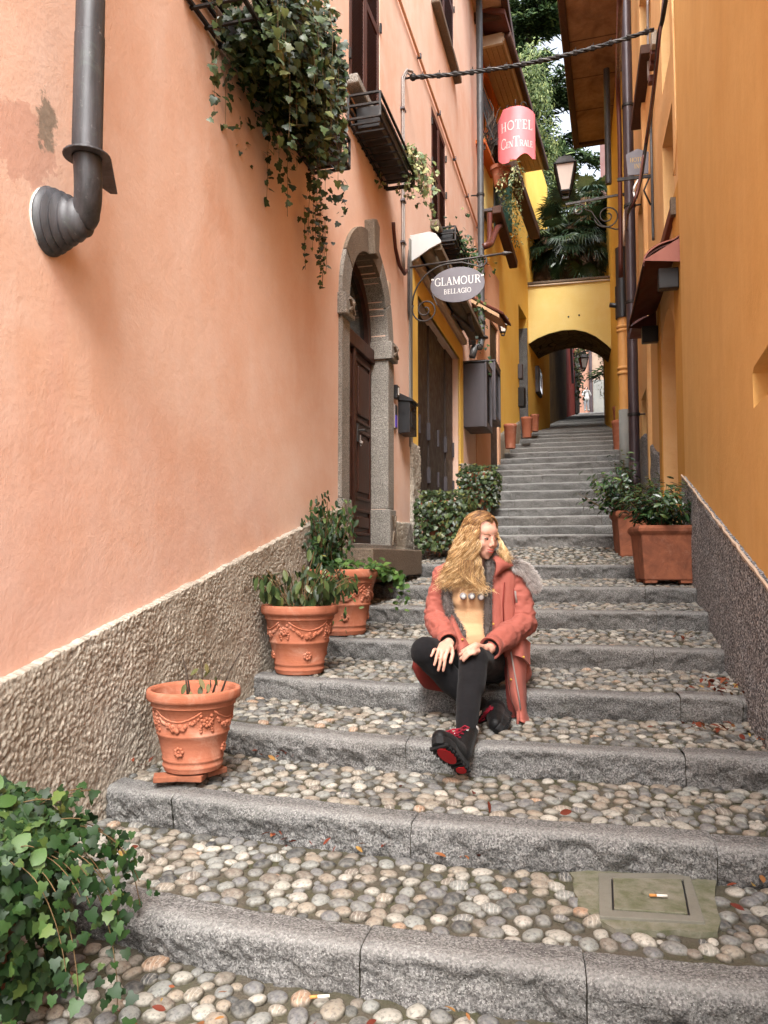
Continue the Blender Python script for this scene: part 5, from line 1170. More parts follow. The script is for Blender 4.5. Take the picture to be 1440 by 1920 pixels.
# ---------------------------------------------------------------- awning over the shop
aw = empty('awning', FL.pt(7, .2, 3.2), 'rolled-up shop awning with white end cap above the dark shutter', 'awning')
A0, A1 = 5.42, 8.95
mb = MB(); mb.prism([FL.pt(A0, o, z) for o, z in ((.0, 3.56), (.22, 3.58), (.29, 3.55), (.345, 3.47), (.35, 3.44), (.23, 3.39), (.1, 3.31), (.0, 3.25))], Vector((FL.d[0] * .03, FL.d[1] * .03, 0))); mb.build('end_cap', MT['cap'], aw, bevel=.006)
mb = MB(); mb.prism([FL.pt(A0 + .035, o, z) for o, z in ((.0, 3.54), (.22, 3.56), (.28, 3.53), (.33, 3.46), (.31, 3.44), (.27, 3.51), (.21, 3.54), (.0, 3.52))], Vector((FL.d[0] * (A1 - A0), FL.d[1] * (A1 - A0), 0))); mb.build('hood', MT['brown_door'], aw)
mb = MB(); mb.tube([FL.pt(a, .17, 3.43) for a in (A0 + .05, A1)], .085, 14); mb.build('fabric_roll', MT['awning'], aw, True)
mb = MB(); mb.fbox(FL, A0 + .05, A1, .26, .345, 3.38, 3.45); mb.build('front_rail', MT['awning'], aw, bevel=.01)
mb = MB(); mb.fbox(FL, A0 + .05, A1, .005, .08, 3.28, 3.36); mb.build('back_rail', MT['cream'], aw, bevel=.01)
for k in range(2):
    a = A0 + .5 + k * 1.6; mb = MB(); mb.bar(FL.pt(a, .1, 3.33), FL.pt(a + .8, .27, 3.31), .05, .04); mb.bar(FL.pt(a + .8, .27, 3.31), FL.pt(a + .2, .3, 3.36), .05, .04); mb.build('folding_arm', MT['box_grey'], aw, bevel=.006)
mb = MB(); mb.tube([FL.pt(A1 - .15, .3, 3.38), FL.pt(A1 - .15, .3, 3.24)], .006, 5); mb.tube(spiral(FL.pt(A1 - .15, .3, 3.19), .04, .04, 0, 2 * PI, gx, gz, 12), .008, 5); mb.build('crank_eye', MT['iron'], aw, True)

# tiled pent roof and lantern beyond the pipe
pr = empty('tiled_canopy', FB.pt(.9, .3, 4.4), 'little canopy of dark red clay tiles over the doorway beyond the downpipe', 'canopy')
t0a, t0z = FB.hit(921, 505, .25); t1a, t1z = FB.hit(941, 612, .55); za = (FB.hit(938, 610, .5)[1])
ta0, ta1 = FB.hit(912, 560, .3)[0] - .2, FB.hit(940, 620, .45)[0]
mb = MB(); mb.hexa([FB.pt(ta0, .07, za + .34), FB.pt(ta0, .55, za + .02), FB.pt(ta1, .55, za + .02), FB.pt(ta1, .07, za + .34), FB.pt(ta0, .07, za + .40), FB.pt(ta0, .55, za + .08), FB.pt(ta1, .55, za + .08), FB.pt(ta1, .07, za + .40)]); mb.build('canopy_boards', MT['eave_wood'], pr)
nt_ = 16
for k in range(nt_):
    a = ta0 + (ta1 - ta0) * (k + .5) / nt_; mb = MB(); mb.cur = RND.random(); rr = (ta1 - ta0) / nt_ * .52; pts = []
    r0 = []
    for s_, (o, z) in enumerate(((.05, za + .46), (.32, za + .28), (.62, za + .09))):
        for j in range(7): t = PI * j / 6; r0.append(FB.pt(a + rr * math.cos(t) * (1 + .1 * s_), o, z + rr * math.sin(t)))
    for s_, (o, z) in enumerate(((.05, za + .44), (.32, za + .26), (.62, za + .07))):
        for j in range(7): t = PI * j / 6; r0.append(FB.pt(a + (rr * .8) * math.cos(t) * (1 + .1 * s_), o, z + (rr * .8) * math.sin(t)))
    fs = [(s_ * 7 + j, s_ * 7 + j + 1, (s_ + 1) * 7 + j + 1, (s_ + 1) * 7 + j) for s_ in range(2) for j in range(6)]
    fs += [tuple(21 + i for i in q[::-1]) for q in fs] + [(14 + j, 15 + j, 36 + j, 35 + j) for j in range(6)]
    mb.add(r0, fs); mb.build('roof_tile', MT['roof'], pr, True)
def lantern(parent, c, s, mat, glass, d=(0, -1)):
    """four-sided tapering lantern, c = centre of the lid rim, s = half width"""
    x = Vector((-d[1], d[0], 0)); y = Vector((d[0], d[1], 0)); Z = Vector((0, 0, 1))
    def ring(h, k): return [c + x * (sx * k * s) + y * (sy * k * s) + Z * (h * s) for sx, sy in ((-1, -1), (1, -1), (1, 1), (-1, 1))]
    top = ring(0, 1.0); bot = ring(-2.6, .5); T2 = ring(.1, 1.16); ap_ = ring(.95, .62); ap2 = ring(1.05, .3)
    mb = MB(); mb.hexa(ring(0, 1.16) + T2); mb.build('lid_rim', mat, parent)
    mb = MB(); mb.hexa(ring(.1, 1.05) + ap_); mb.build('lid', MT['iron_grey'], parent, bevel=s * .03)
    mb = MB(); mb.hexa(ring(.95, .55) + ring(1.1, .35)); mb.ell(c + Z * (1.2 * s), s * .22, 8, 6); mb.build('finial', mat, parent)
    for k in range(4):
        j = (k + 1) % 4; mb = MB(); q = [top[k].lerp(c, .06), top[j].lerp(c, .06), bot[j].lerp(c - Z * 2.6 * s, .06), bot[k].lerp(c - Z * 2.6 * s, .06)]; mb.add(q, [(0, 1, 2, 3)]); mb.build('glass_pane', glass, parent)
        mb = MB(); mb.bar(top[k], bot[k], s * .16, s * .16); mb.build('corner_bar', mat, parent)
    mb = MB()
    for k in range(4): mb.bar(bot[k], bot[(k + 1) % 4], s * .14); mb.bar(ring(-3.2, .3)[k], bot[k], s * .1)
    mb.hexa(ring(-3.4, .34) + ring(-3.2, .34)); mb.build('base_frame', mat, parent)
a, z = FB.hit(925, 598, .12)
wl = empty('wall_lantern', FB.pt(a, .1, z), 'little black wall lantern under the tiled canopy', 'lantern')
mb = MB(); mb.tube([FB.pt(a, .07, z + .05), FB.pt(a, .2, z + .12), FB.pt(a, .3, z + .1), FB.pt(a, .3, z + .02)], .015, 6); mb.ell(FB.pt(a, .075, z + .05), .05, 8, 6); mb.build('arm', MT['iron'], wl, True)
lantern(wl, FB.pt(a, .3, z - .05), .085, MT['iron'], MT['lampglass'])

# big street lantern on a scroll bracket, right
LY = 15.6; aL_, _ = FQ.hit(1163, 372, .1); zL = FQ.hit(1163, 370, .1)[1]
sl_ = empty('street_lantern', FQ.pt(aL_, .1, zL), 'large four-sided street lantern with pale glass on a scrolled iron bracket', 'lantern')
LO = lambda o, z, d=0: FQ.pt(aL_ + d, o, z)
oL = .1 + 1.0
while True:      # how far out the lantern hangs
    P = LO(oL, zL + .0); xx = 720 + 1440 * P.x / (P.y * math.cos(_p) + P.z * math.sin(_p))
    if xx <= 1083: break
    oL += .02
qn = Vector((FQ.n[0], FQ.n[1], 0))
mb = MB(); mb.bar(LO(.0, zL + .06), LO(oL, zL - .02), .03, .04); mb.build('top_arm', MT['iron_grey'], sl_)
mb = MB(); mb.tube(spiral(LO(.34, zL - .33), .24, .05, -PI * .95, PI * 2.4, qn * -1, Vector((0, 0, 1)), 36), .014, 6); mb.build('scroll', MT['iron_grey'], sl_, True)
mb = MB(); mb.tube([LO(.02, zL - .62), LO(.2, zL - .60), LO(.45, zL - .5), LO(.58, zL - .3), LO(.62, zL - .22)] + spiral(LO(.86, zL - .16), .13, .03, PI * 1.0, -PI * 1.8, qn, Vector((0, 0, 1)), 22), .013, 6); mb.build('scroll', MT['iron_grey'], sl_, True)
mb = MB(); mb.bar(LO(.0, zL - .66), LO(.0, zL + .1), .04, .03); mb.ell(LO(.03, zL - .62), .035, 8, 6); mb.ell(LO(.03, zL + .05), .035, 8, 6); mb.build('wall_plate', MT['iron'], sl_)
lantern(sl_, LO(oL, zL + .70), .185, MT['iron'], MT['lampglass'], (-.24, -.97))
P = at(1094, 672, 40); fl = empty('hanging_lantern', P, 'small dark lantern hanging in the alley beyond the arch', 'lantern'); lantern(fl, P, .2, MT['iron'], MT['lampglass'])
mb = MB(); mb.bar(P + Vector((-.5, 0, .1)), P + Vector((.9, 0, .75)), .06); mb.tube([P + Vector((0, 0, .2)), P + Vector((0, 0, .4))], .02, 5); mb.build('arm', MT['iron'], fl)

# ---------------------------------------------------------------- copper door canopy on the right
cc = empty('door_canopy', FQ.pt(.6, .1, 2.9), 'curved copper door canopy with oxblood underside on the right wall', 'canopy')
za, ca0, ca1, co = 2.96, -.22, 2.0, .345
arc = [(.0, za + .1)] + [(co * math.sin(t) * 1.0, za - .14 + .2 * math.cos(t)) for t in np.linspace(.2, PI * .5, 9)]
def strip(off, name, mat, a0, a1):
    mb = MB(); n = len(arc); vs = [FQ.pt(a0, o, z + off) for o, z in arc] + [FQ.pt(a1, o, z + off) for o, z in arc] + [FQ.pt(a0, o * .97, z + off - .012) for o, z in arc] + [FQ.pt(a1, o * .97, z + off - .012) for o, z in arc]
    fs = [(i, i + 1, n + i + 1, n + i) for i in range(n - 1)] + [(2 * n + i, 3 * n + i, 3 * n + i + 1, 2 * n + i + 1) for i in range(n - 1)] + [(i, 2 * n + i, 2 * n + i + 1, i + 1) for i in range(n - 1)] + [(n + i, n + i + 1, 3 * n + i + 1, 3 * n + i) for i in range(n - 1)]
    mb.add(vs, fs); return mb.build(name, mat, cc, True, sharp=35)
strip(.0, 'copper_roof', MT['copper'], ca0, ca1); strip(-.03, 'painted_underside', MT['oxblood'], ca0 + .02, ca1 - .02)
mb = MB(); mb.prism([FQ.pt(ca0 - .005, o, z) for o, z in ((.01, za + .06), (co, za - .13), (.01, za - .17))], Vector((FQ.d[0] * .012, FQ.d[1] * .012, 0))); mb.build('end_cheek', MT['copper'], cc)
mb = MB(); mb.prism([FQ.pt(ca1 - .005, o, z) for o, z in ((.01, za + .06), (co, za - .13), (.01, za - .17))], Vector((FQ.d[0] * .012, FQ.d[1] * .012, 0))); mb.build('end_cheek', MT['oxblood'], cc)
for a in (ca0 + .1, ca1 - .22):
    mb = MB(); mb.fbox(FQ, a, a + .1, .014, .2, za - .38, za - .18); mb.build('bracket', MT['black'], cc, bevel=.01)
mb = MB(); a, z = FQ.hit(1178, 600, .3); mb.prism([FQ.pt(a - .4, o, zz) for o, zz in ((.1, z + .3), (.28, z - .2), (.1, z - .2))], Vector((FQ.d[0] * .6, FQ.d[1] * .6, 0))); tag(mb.build('small_canopy', MT['oxblood'], None), 'small dark triangular canopy behind the brown downpipe', 'canopy')

# ---------------------------------------------------------------- iron flower baskets on the peach wall
def basket(label, a0, a1, z0, h, o1, bars, boxes, name='window_basket', sub=0):
    b = empty(name, FL.pt((a0 + a1) / 2, .1, z0), label, 'flower basket')
    for (z, nm) in ((z0, 'lower_rim'), (z0 + h * .55, 'middle_rim'), (z0 + h, 'upper_rim')):
        mb = MB(); P = [FL.pt(a0, .015, z), FL.pt(a1, .015, z), FL.pt(a1, o1, z), FL.pt(a0, o1, z)]
        for i in range(4): mb.bar(P[i], P[(i + 1) % 4], .02, .016)
        mb.build(nm, MT['iron'], b)
    for a in (a0, a1):
        for o in (.015, o1):
            mb = MB(); mb.bar(FL.pt(a, o, z0), FL.pt(a, o, z0 + h), .018, .018, (1, 0, 0)); mb.build('corner_post', MT['iron'], b)
    for k in range(bars):
        a = a0 + (a1 - a0) * (k + .5) / bars; mb = MB(); mb.bar(FL.pt(a, -.0, z0 - .012), FL.pt(a, o1, z0 - .012), .018, .012); mb.build('floor_bar', MT['iron'], b)
    for k in range(4):
        a = a0 + (a1 - a0) * (k + .5) / 4
        mb = MB(); mb.tube(spiral(FL.pt(a, o1, z0 + h * .5), h * .28, .01, 0, 5, gd, gz, 16), .006, 5); mb.build('scroll', MT['iron'], b, True)
    for k, (b0, b1) in enumerate(boxes):
        pb = MB(); pb.prism([FL.pt(b0, o, z) for o, z in ((.05, z0 + .01), (o1 - .05, z0 + .01), (o1 - .03, z0 + h * .86), (o1 - .015, z0 + h * .86), (o1 - .015, z0 + h * .95), (.03, z0 + h * .95))], Vector((FL.d[0] * (b1 - b0), FL.d[1] * (b1 - b0), 0)))
        pb.build('planter_box', MT['black'], b, bevel=.004)
    return b
basket('black iron flower basket under the tall shuttered window of the peach house', 3.14, 4.38, 3.58, .2, .285, 10, [(3.3, 4.3)])
basket('black iron ledge basket overflowing with ivy at the top left of the peach wall', .55, 2.35, 2.74, .2, .28, 12, [(.95, 2.3)])
basket('small black planter basket on the wall above the shop awning', 6.75, 8.1, 4.02, .18, .28, 8, [(6.8, 8.0)])

# ---------------------------------------------------------------- pots
def pot_profile(R, h, kind='classic'):
    r0 = R * .62
    P = [(0.0, .0), (r0 * .96, .0), (r0, .012), (r0 * 1.0, h * .04), (r0 * 1.035, h * .055), (r0 * 1.035, h * .075), (r0 * 1.01, h * .09), (r0 * 1.02, h * .125), (r0 * 1.05, h * .135), (r0 * 1.05, h * .155), (r0 * 1.03, h * .17), (R * .75, h * .44), (R * .775, h * .455), (R * .775, h * .475), (R * .76, h * .49), (R * .865, h * .79), (R * .90, h * .80), (R * .90, h * .835), (R * .935, h * .86), (R * .985, h * .875), (R, h * .90), (R, h * .965), (R * .985, h * .99), (R * .95, h), (R * .90, h * .99), (R * .875, h * .95), (R * .84, h * .80), (0, h * .80)]
    return P
def relief(c, R, h, parent, mat, seed=0, n_sw=4, phase=0.0):
    """pressed swags of fruit with rosettes between them"""
    def S_(th, v, out=0):
        r = (R * .76 + (R * .865 - R * .76) * (v - .49) / .3) + out; return Vector((c[0] + r * math.cos(th), c[1] + r * math.sin(th), c[2] + v * h))
    for k in range(n_sw):
        t0 = phase + 2 * PI * k / n_sw; t1 = t0 + 2 * PI / n_sw * .74; mb = MB(); g = random.Random(seed + k)
        for i in range(30):
            u = g.random(); th = t0 + (t1 - t0) * u; v = .70 - .13 * (1 - (2 * u - 1) ** 2) + g.uniform(-.028, .028) * (1.2 - abs(2 * u - 1)); r = R * .052 * (1.25 - .7 * abs(2 * u - 1))
            mb.ell(S_(th, v, 0), r, 7, 4)
        mb.tube([S_(t0 - .05 + (t1 - t0 + .1) * u, .735 - .12 * (1 - (2 * u - 1) ** 2) + .035, .0) for u in np.linspace(0, 1, 9)], R * .02, 5)
        mb.build('swag', mat, parent, True)
        for tt in (t0 - .07, t1 + .07):
            mb = MB(); [mb.ell(S_(tt + g.uniform(-.04, .04), v, 0), R * .04, 6, 4) for v in (.53, .56, .59, .63, .67, .72)]; mb.build('tassel', mat, parent, True)
        for (th, v) in (((t0 + t1) / 2, .28), ((t1 + t0 + 2 * PI / n_sw) / 2 , .64)):
            mb = MB(); rr = (R * .66 if v < .4 else R * .80) * 1.0
            if v < .4: rr = R * .64 + (R * .75 - R * .64) * (v - .17) / .27
            else: rr = R * .76 + (R * .865 - R * .76) * (v - .49) / .3
            pc = Vector((c[0] + rr * math.cos(th), c[1] + rr * math.sin(th), c[2] + v * h)); ex = Vector((-math.sin(th), math.cos(th), 0))
            for q in range(7): an = 2 * PI * q / 7; mb.ell(pc + (ex * math.cos(an) + Vector((0, 0, 1)) * math.sin(an)) * R * .075, R * .045, 6, 4)
            mb.ell(pc, R * .04, 6, 4); mb.build('rosette', mat, parent, True)
def pot(label, c, R, h, mat='terra', rel=True, name='terracotta_pot', group=None, phase=0.3, tilt=0):
    root = empty(name, c, label, 'plant pot', group); mb = MB(); mb.lathe(pot_profile(R, h), c, 48)
    mb.build('pot', MT[mat], root, True, sharp=55)
    mb = MB(); mb.lathe([(0, h * .83), (R * .4, h * .835), (R * .86, h * .82)], c, 20); mb.build('soil', MT['soil'], root, True)
    if rel: relief(c, R, h, root, MT[mat], int(R * 1000), 4, phase)
    return root
POT1 = at(368, 1424, 3.10); POT1.z = -.853; POT1 = Vector((-.765, 3.13, -.836)); pot1 = pot('front terracotta pot with swag relief and bare cut stems standing on red bricks', POT1, .185, .318, phase=-2.35)
POT2 = Vector((-.485, 4.45, -.652)); pot2 = pot('middle terracotta pot with rosette relief and wilted drooping plant', POT2, .222, .385, phase=-1.75)
POT3 = Vector((-.285, 5.28, -.515)); pot3 = pot('rear large terracotta pot with leafy green plants beside the door step', POT3, .253, .44, 'terra', phase=-2.0)
POT0 = Vector((-1.12, 1.98, -1.13)); pot0 = pot('dark terracotta pot buried in trailing ivy in the bottom left corner', POT0, .25, .36, 'terra_dark', phase=-1.2)
# bricks under pot 1
br = [(Vector((-.85, 3.055, -.855)), .22), (Vector((-.75, 3.06, -.855)), -.08), (Vector((-.69, 3.15, -.855)), .9)]
for k, (p, rz) in enumerate(br):
    mb = MB(); M_ = Matrix.Translation(p) @ Matrix.Rotation(rz, 4, 'Z'); mb.obox(M_, .048, .034, .012); o = mb.build('brick', MT['terra_dark'], None, bevel=.004)
    tag(o, ['left red brick under the front terracotta pot', 'middle red brick under the front terracotta pot', 'broken red brick at the right under the front terracotta pot'][k], 'brick', 'bricks under the front pot')
# square planters on the right
def square_planter(label, c, s, h, mat='terra_dark', yaw=.3, name='square_planter', soil=True, taper=.82):
    root = empty(name, c, label, 'planter'); M_ = Matrix.Translation(c) @ Matrix.Rotation(yaw, 4, 'Z'); mb = MB()
    def ringp(k, z): return [M_ @ Vector((sx * k * s, sy * k * s, z)) for sx, sy in ((-1, -1), (1, -1), (1, 1), (-1, 1))]
    levels = [(taper * .5, .025), (.93 * .5, h * .84), (.98 * .5, h * .86), (1.03 * .5, h * .90), (1.03 * .5, h * .95), (.97 * .5, h), (.88 * .5, h), (.86 * .5, h * .86)]
    vs = [p for k, z in levels for p in ringp(k, z)]; fs = [(i * 4 + j, i * 4 + (j + 1) % 4, (i + 1) * 4 + (j + 1) % 4, (i + 1) * 4 + j) for i in range(len(levels) - 1) for j in range(4)]
    fs += [(0, 3, 2, 1), tuple((len(levels) - 1) * 4 + j for j in range(4))]
    mb.add(vs, fs); mb.build('planter_body', MT[mat], root, bevel=.012)
    for sx in (-1, 1):
        for sy in (-1, 1):
            mb = MB(); mb.obox(M_ @ Matrix.Translation((sx * s * taper * .36, sy * s * taper * .36, .013)), s * .1, s * .1, .013); mb.build('foot', MT[mat], root, bevel=.004)
    mb = MB(); mb.add(ringp(.43, h * .87), [(0, 1, 2, 3)]); mb.build('soil', MT['soil'], root)
    return root
SQ1 = Vector((2.33, 6.42, -.205)); sq1 = square_planter('large weathered square terracotta planter with glossy shrub beside the right wall', SQ1, .47, .47, yaw=-.12)
SQ2 = Vector((2.55, 7.75, -.01)); sq2 = square_planter('second square terracotta planter with glossy shrub behind the large one', SQ2, .46, .48, yaw=-.15)
IV1 = Vector((.64, 8.05, .07)); iv1 = square_planter('ivy-covered terracotta planter in front of the brown shop shutter', IV1, .42, .52, yaw=-.26)
IV2 = Vector((1.33, 10.7, .66)); iv2 = square_planter('farther ivy-covered terracotta planter below the grey cabinets', IV2, .42, .52, yaw=-.26)
# tall plain pots along the upper steps
def tall_pot(label, px, ytop, ybot, wpx, Y, mat='terra'):
    c = at(px, ybot, Y); h = (ybot - ytop) / 1440 * Y; R = wpx / 1440 * Y / 2
    root = empty('tall_pot', c, label, 'plant pot', 'tall terracotta pots on the upper steps'); mb = MB()
    mb.lathe([(0, 0), (R * .74, 0), (R * .76, .01), (R * .93, h * .86), (R, h * .88), (R, h * .97), (R * .96, h), (R * .88, h), (R * .8, h * .9), (0, h * .9)], c, 24); mb.build('pot', MT[mat], root, True, sharp=50); return root
tall_pot('nearest tall plain terracotta pot on the left of the upper steps', 957, 795, 841, 25, 15.1)
tall_pot('orange tall terracotta pot at the grey doorway left of the arch', 988, 782, 821, 22, 16.6)
tall_pot('farthest left tall terracotta pot just before the arch', 1003, 777, 809, 17, 17.7)
tall_pot('nearer tall terracotta pot against the ochre pipe on the right', 1162, 788, 845, 28, 15.3)
tall_pot('farther tall terracotta pot beside the right end of the arch', 1160, 762, 800, 22, 17.2)

# ---------------------------------------------------------------- manhole, litter
mh = empty('manhole', Vector((SLAB[0][0], SLAB[0][1], zt)), 'square mossy concrete manhole cover set in the cobbles of the lower tread', 'manhole cover')
m = N('mossy_concrete'); c = m.mix(m.ramp(m.noise(9, 6, .7), [(.38, 0.), (.6, 1.)]), C(122, 118, 104), C(78, 82, 50)); m.col(m.mix(m.math('MULTIPLY', m.noise(120, 3), .5), c, C(112, 110, 96))).rough(.95).bump(m.noise(40, 5, .7), .7, .01)
zc = -.999
g = np.linspace(0, 1, 40); pol = [Vector((p[0], p[1], zc - .02)) for p in SLAB]
fine = []
for i in range(len(pol)):
    for t in np.linspace(0, 1, 6)[:-1]: p = pol[i].lerp(pol[(i + 1) % len(pol)], t); fine.append(p + Vector((RND.uniform(-.008, .008), RND.uniform(-.008, .008), 0)))
mb = MB(); mb.prism(fine, Vector((0, 0, .018))); mb.build('concrete_surround', m.m, mh)
fm = N('worn_cement_frame'); fm.col(fm.mix(fm.noise(14, 5, .7), C(92, 90, 80), C(122, 119, 108))).rough(.95).bump(fm.noise(60, 4), .5, .006); fm = fm.m
fr4 = [onz(x, y, zc) for x, y in ((1122, 1640), (1292, 1640), (1322, 1732), (1124, 1722))]; cv4 = [onz(x, y, zc) for x, y in ((1146, 1650), (1281, 1652), (1294, 1720), (1148, 1710))]
def plate(q, dz, name, hole=None, mat=None, sh=0):
    cen = sum(q, Vector((0, 0, 0))) / 4; q = [p.lerp(cen, sh) for p in q]; mb = MB(); mb.prism([p + Vector((0, 0, -.01)) for p in q], Vector((0, 0, .01 + dz)), [[p + Vector((0, 0, -.01)) for p in hole]] if hole else []); return mb.build(name, mat or MT['cement'], mh, bevel=.002)
plate(fr4, .006, 'frame', hole=cv4, mat=fm); plate(cv4, .003, 'cover_gap', mat=MT['black'], sh=.005); plate(cv4, .0085, 'cover', mat=m.m, sh=.05)
cen = sum(cv4, Vector((0, 0, 0))) / 4
mb = MB(); mb.ell(cen + Vector((0, 0, .010)), (.022, .022, .008), 12, 6); mb.build('lifting_knob', m.m, mh, True)
def butt(label, p, rz, group='cigarette butts'):
    r = empty('cigarette_butt', p, label, 'cigarette butt', group); d = Vector((math.cos(rz), math.sin(rz), 0))
    mb = MB(); mb.tube([p - d * .014, p + d * .016], .004, 8); mb.build('paper', MT['paper'], r, True); mb = MB(); mb.tube([p - d * .034, p - d * .0142], .0042, 8); mb.build('filter', MT['filter'], r, True)
butt('cigarette butt lying on the manhole cover', cen + Vector((.025, -.035, .018)), -.1)
p = onz(606, 1868, -1.10); butt('cigarette butt among the cobbles below the lowest kerb', p, .1)
# ================================================================ PLANTS
def leaf_ivy():
    o = [(0, 0), (-.30, -.12), (-.52, .10), (-.38, .30), (-.38, .60), (-.20, .68), (0, 1.0), (.20, .68), (.38, .60), (.38, .30), (.52, .10), (.30, -.12)]
    v = [(0, .3, .0)] + [(x, y, -.10 * abs(x) - .06 * (y - .3) ** 2 * 4) for x, y in o]; v = np.array(v); v[:, 1] -= 0
    f = np.array([(0, i, i + 1) for i in range(1, 12)] + [(0, 12, 1)]); v[1, 1] = 0.02; return v, f
def leaf_oval(w=.42, fold=.12, curl=.1):
    ys = [0, .18, .42, .68, .88, 1.0]; ws = [0.02, .7, 1, .85, .45, 0]
    v = []; 
    for y, k in zip(ys, ws): v += [(-w / 2 * k, y, fold * k * .5 - curl * y * y), (0, y, -curl * y * y), (w / 2 * k, y, fold * k * .5 - curl * y * y)]
    f = []
    for i in range(5):
        a = i * 3
        for s in (0, 1): f += [(a + s, a + s + 1, a + s + 4), (a + s, a + s + 4, a + s + 3)]
    return np.array(v, dtype=float), np.array(f)
LEAF = {'ivy': leaf_ivy(), 'oval': leaf_oval(), 'narrow': leaf_oval(.28, .1, .35), 'round': leaf_oval(.8, .15, .15)}
def rot_to(nrm, up, yaw):
    """leaf matrix: +y of the leaf along up projected in the plane of nrm, z along nrm"""
    z = Vector(nrm).normalized(); y = Vector(up); y = (y - z * y.dot(z))
    if y.length < 1e-4: y = z.orthogonal()
    y.normalize(); x = y.cross(z); M_ = Matrix((x, y, z)).transposed() @ Matrix.Rotation(yaw, 3, 'Z'); return M_
def leaves_mesh(name, kind, items, mat, parent, stuff=True):
    """items: (pos, normal, up, size, rnd)"""
    bv, bf = LEAF[kind]; ms = []
    for p, nrm, up, s, r in items: ms.append((np.array(rot_to(nrm, up, RND.uniform(-.5, .5))) * s, np.array(p), r))
    V, F, R = instance_np(bv, bf, ms); o = link(name, np_mesh(name, V, F, mat, R), parent)
    if stuff: tag(o, kind='stuff')
    return o
LM = {}
def leaves_objects(kind, items, mat, parent, name='leaf'):
    bv, bf = LEAF[kind]; key = (kind, mat.name)
    if key not in LM: LM[key] = np_mesh('leaf', bv, bf, mat, None, True)
    base = wpos(parent)
    for p, nrm, up, s, r in items:
        o = bpy.data.objects.new(name, LM[key]); COL.objects.link(o); o.parent = parent
        M_ = rot_to(nrm, up, RND.uniform(-.5, .5)).to_4x4(); o.rotation_euler = M_.to_euler(); o.location = Vector(p) - base; o.scale = (s, s, s)
def rv(s=1.0): return Vector((RND.gauss(0, s), RND.gauss(0, s), RND.gauss(0, s)))
TOP = Vector((0, -.45, .9))
def vine(start, d0, length, step=.03, grav=.35, wob=.3):
    pts = [Vector(start)]; d = Vector(d0).normalized()
    for _ in range(int(length / step)):
        d = (d + Vector((0, 0, -grav * step * 14)) + rv(wob * step * 4)).normalized(); pts.append(pts[-1] + d * step)
    return pts
def along(pts, density, size, spread=.03, face=None, jit=.6, flat=0):
    it = []
    for p in pts:
        if RND.random() < density:
            n_ = (face if face is not None else TOP) + rv(jit); it.append((p + rv(spread), n_, Vector((0, 0, -1)) + rv(.35), size * RND.uniform(.55, 1.25), RND.random()))
    return it

# --- foreground ivy in the bottom left pot: every near leaf an object
iv0 = empty('ivy_plant', POT0 + Vector((0, 0, .33)), 'big trailing green ivy filling the bottom left corner over its pot', 'ivy')
big = []; small = []; stems = []
cP = POT0 + Vector((.0, 0, .36)); camd = (-cP).normalized()
for k in range(46):
    an = RND.uniform(0, 2 * PI); r = RND.uniform(.02, .22); st = cP + Vector((math.cos(an) * r, math.sin(an) * r, RND.uniform(.0, .06)))
    L_ = RND.uniform(.10, .28); pts = vine(st, Vector((math.cos(an) * .7 + .12, math.sin(an) * .7 - .2, 1.25)), L_, .022, .35, .35); stems.append(pts)
    it = along(pts, .95, .030, .02, Vector((.1, -.75, .65)), .45); big += it
for k in range(22):
    an = RND.uniform(-1.9, .75); st = cP + Vector((math.cos(an) * .24, math.sin(an) * .24, .05)); L_ = RND.uniform(.2, .52)
    pts = vine(st, Vector((math.cos(an), math.sin(an), .5)), L_, .022, .55, .3); stems.append(pts); big += along(pts + pts, .95, .029, .022, Vector((.15, -.9, .35)), .4)
for k in range(1700):
    d = rv(1); d.normalize(); p = cP + Vector((d.x * .27, d.y * .24, .0 + abs(d.z) * .2)) + Vector((.03, 0, 0)); big.append((p, Vector((d.x * .5 + .1, -.6 + d.y * .3, .6 + d.z * .3)) + rv(.3), Vector((0, 0, -1)) + rv(.4), RND.uniform(.024, .044), RND.random()))
def scr(p):
    D_ = p[1] * math.cos(_p) + p[2] * math.sin(_p); return 720 + 1440 * p[0] / D_, 960 - 1440 * (p[2] * math.cos(_p) - p[1] * math.sin(_p)) / D_
def vis_sort(items):
    return sorted(items, key=lambda q: (not (-30 < scr(q[0])[0] < 1470 and -30 < scr(q[0])[1] < 1950), Vector(q[0]).length / q[3] * .05 + Vector(q[0]).length))
for k in range(1500):
    th_ = RND.uniform(-2.9, .5); zz = RND.uniform(-.30, .10); rr_ = .25 + .05 * (zz + .3) + RND.uniform(0, .06); big.append((cP + Vector((math.cos(th_) * rr_, math.sin(th_) * rr_, zz)), Vector((math.cos(th_), math.sin(th_) - .3, .45)) + rv(.35), Vector((0, 0, -1)) + rv(.35), RND.uniform(.022, .042), RND.random())) if (fbm(np.array([[th_ * .8, zz * 5, 1.0]]), 1.2, 2, 5)[0] > -.08 - .25 * (zz > -.1)) and not (th_ < -1.25 and zz < -.10 and RND.random() < .93) else None
big = [q for q in big if q[0].z > POT0.z + .03 and q[0].x > left_x(q[0].y) + .03]
big = vis_sort(big); leaves_objects('ivy', big[:296], MT['ivy'], iv0); leaves_mesh('leaves', 'ivy', big[290:], MT['ivy'], iv0)
mb = MB(); [mb.tube(s, .0014, 4, False) for s in stems]; tag(mb.build('stems', MT['twig'], iv0, True), kind='stuff')
leaves_objects('round', [(cP + Vector((.1 + .04 * k, -.02 - .03 * k, .2 - .03 * k)) + rv(.02), Vector((.2, -.7, .6)) + rv(.3), Vector((.4, 0, .6)) + rv(.3), RND.uniform(.04, .055), RND.random()) for k in range(6)], MT['herb'], iv0)

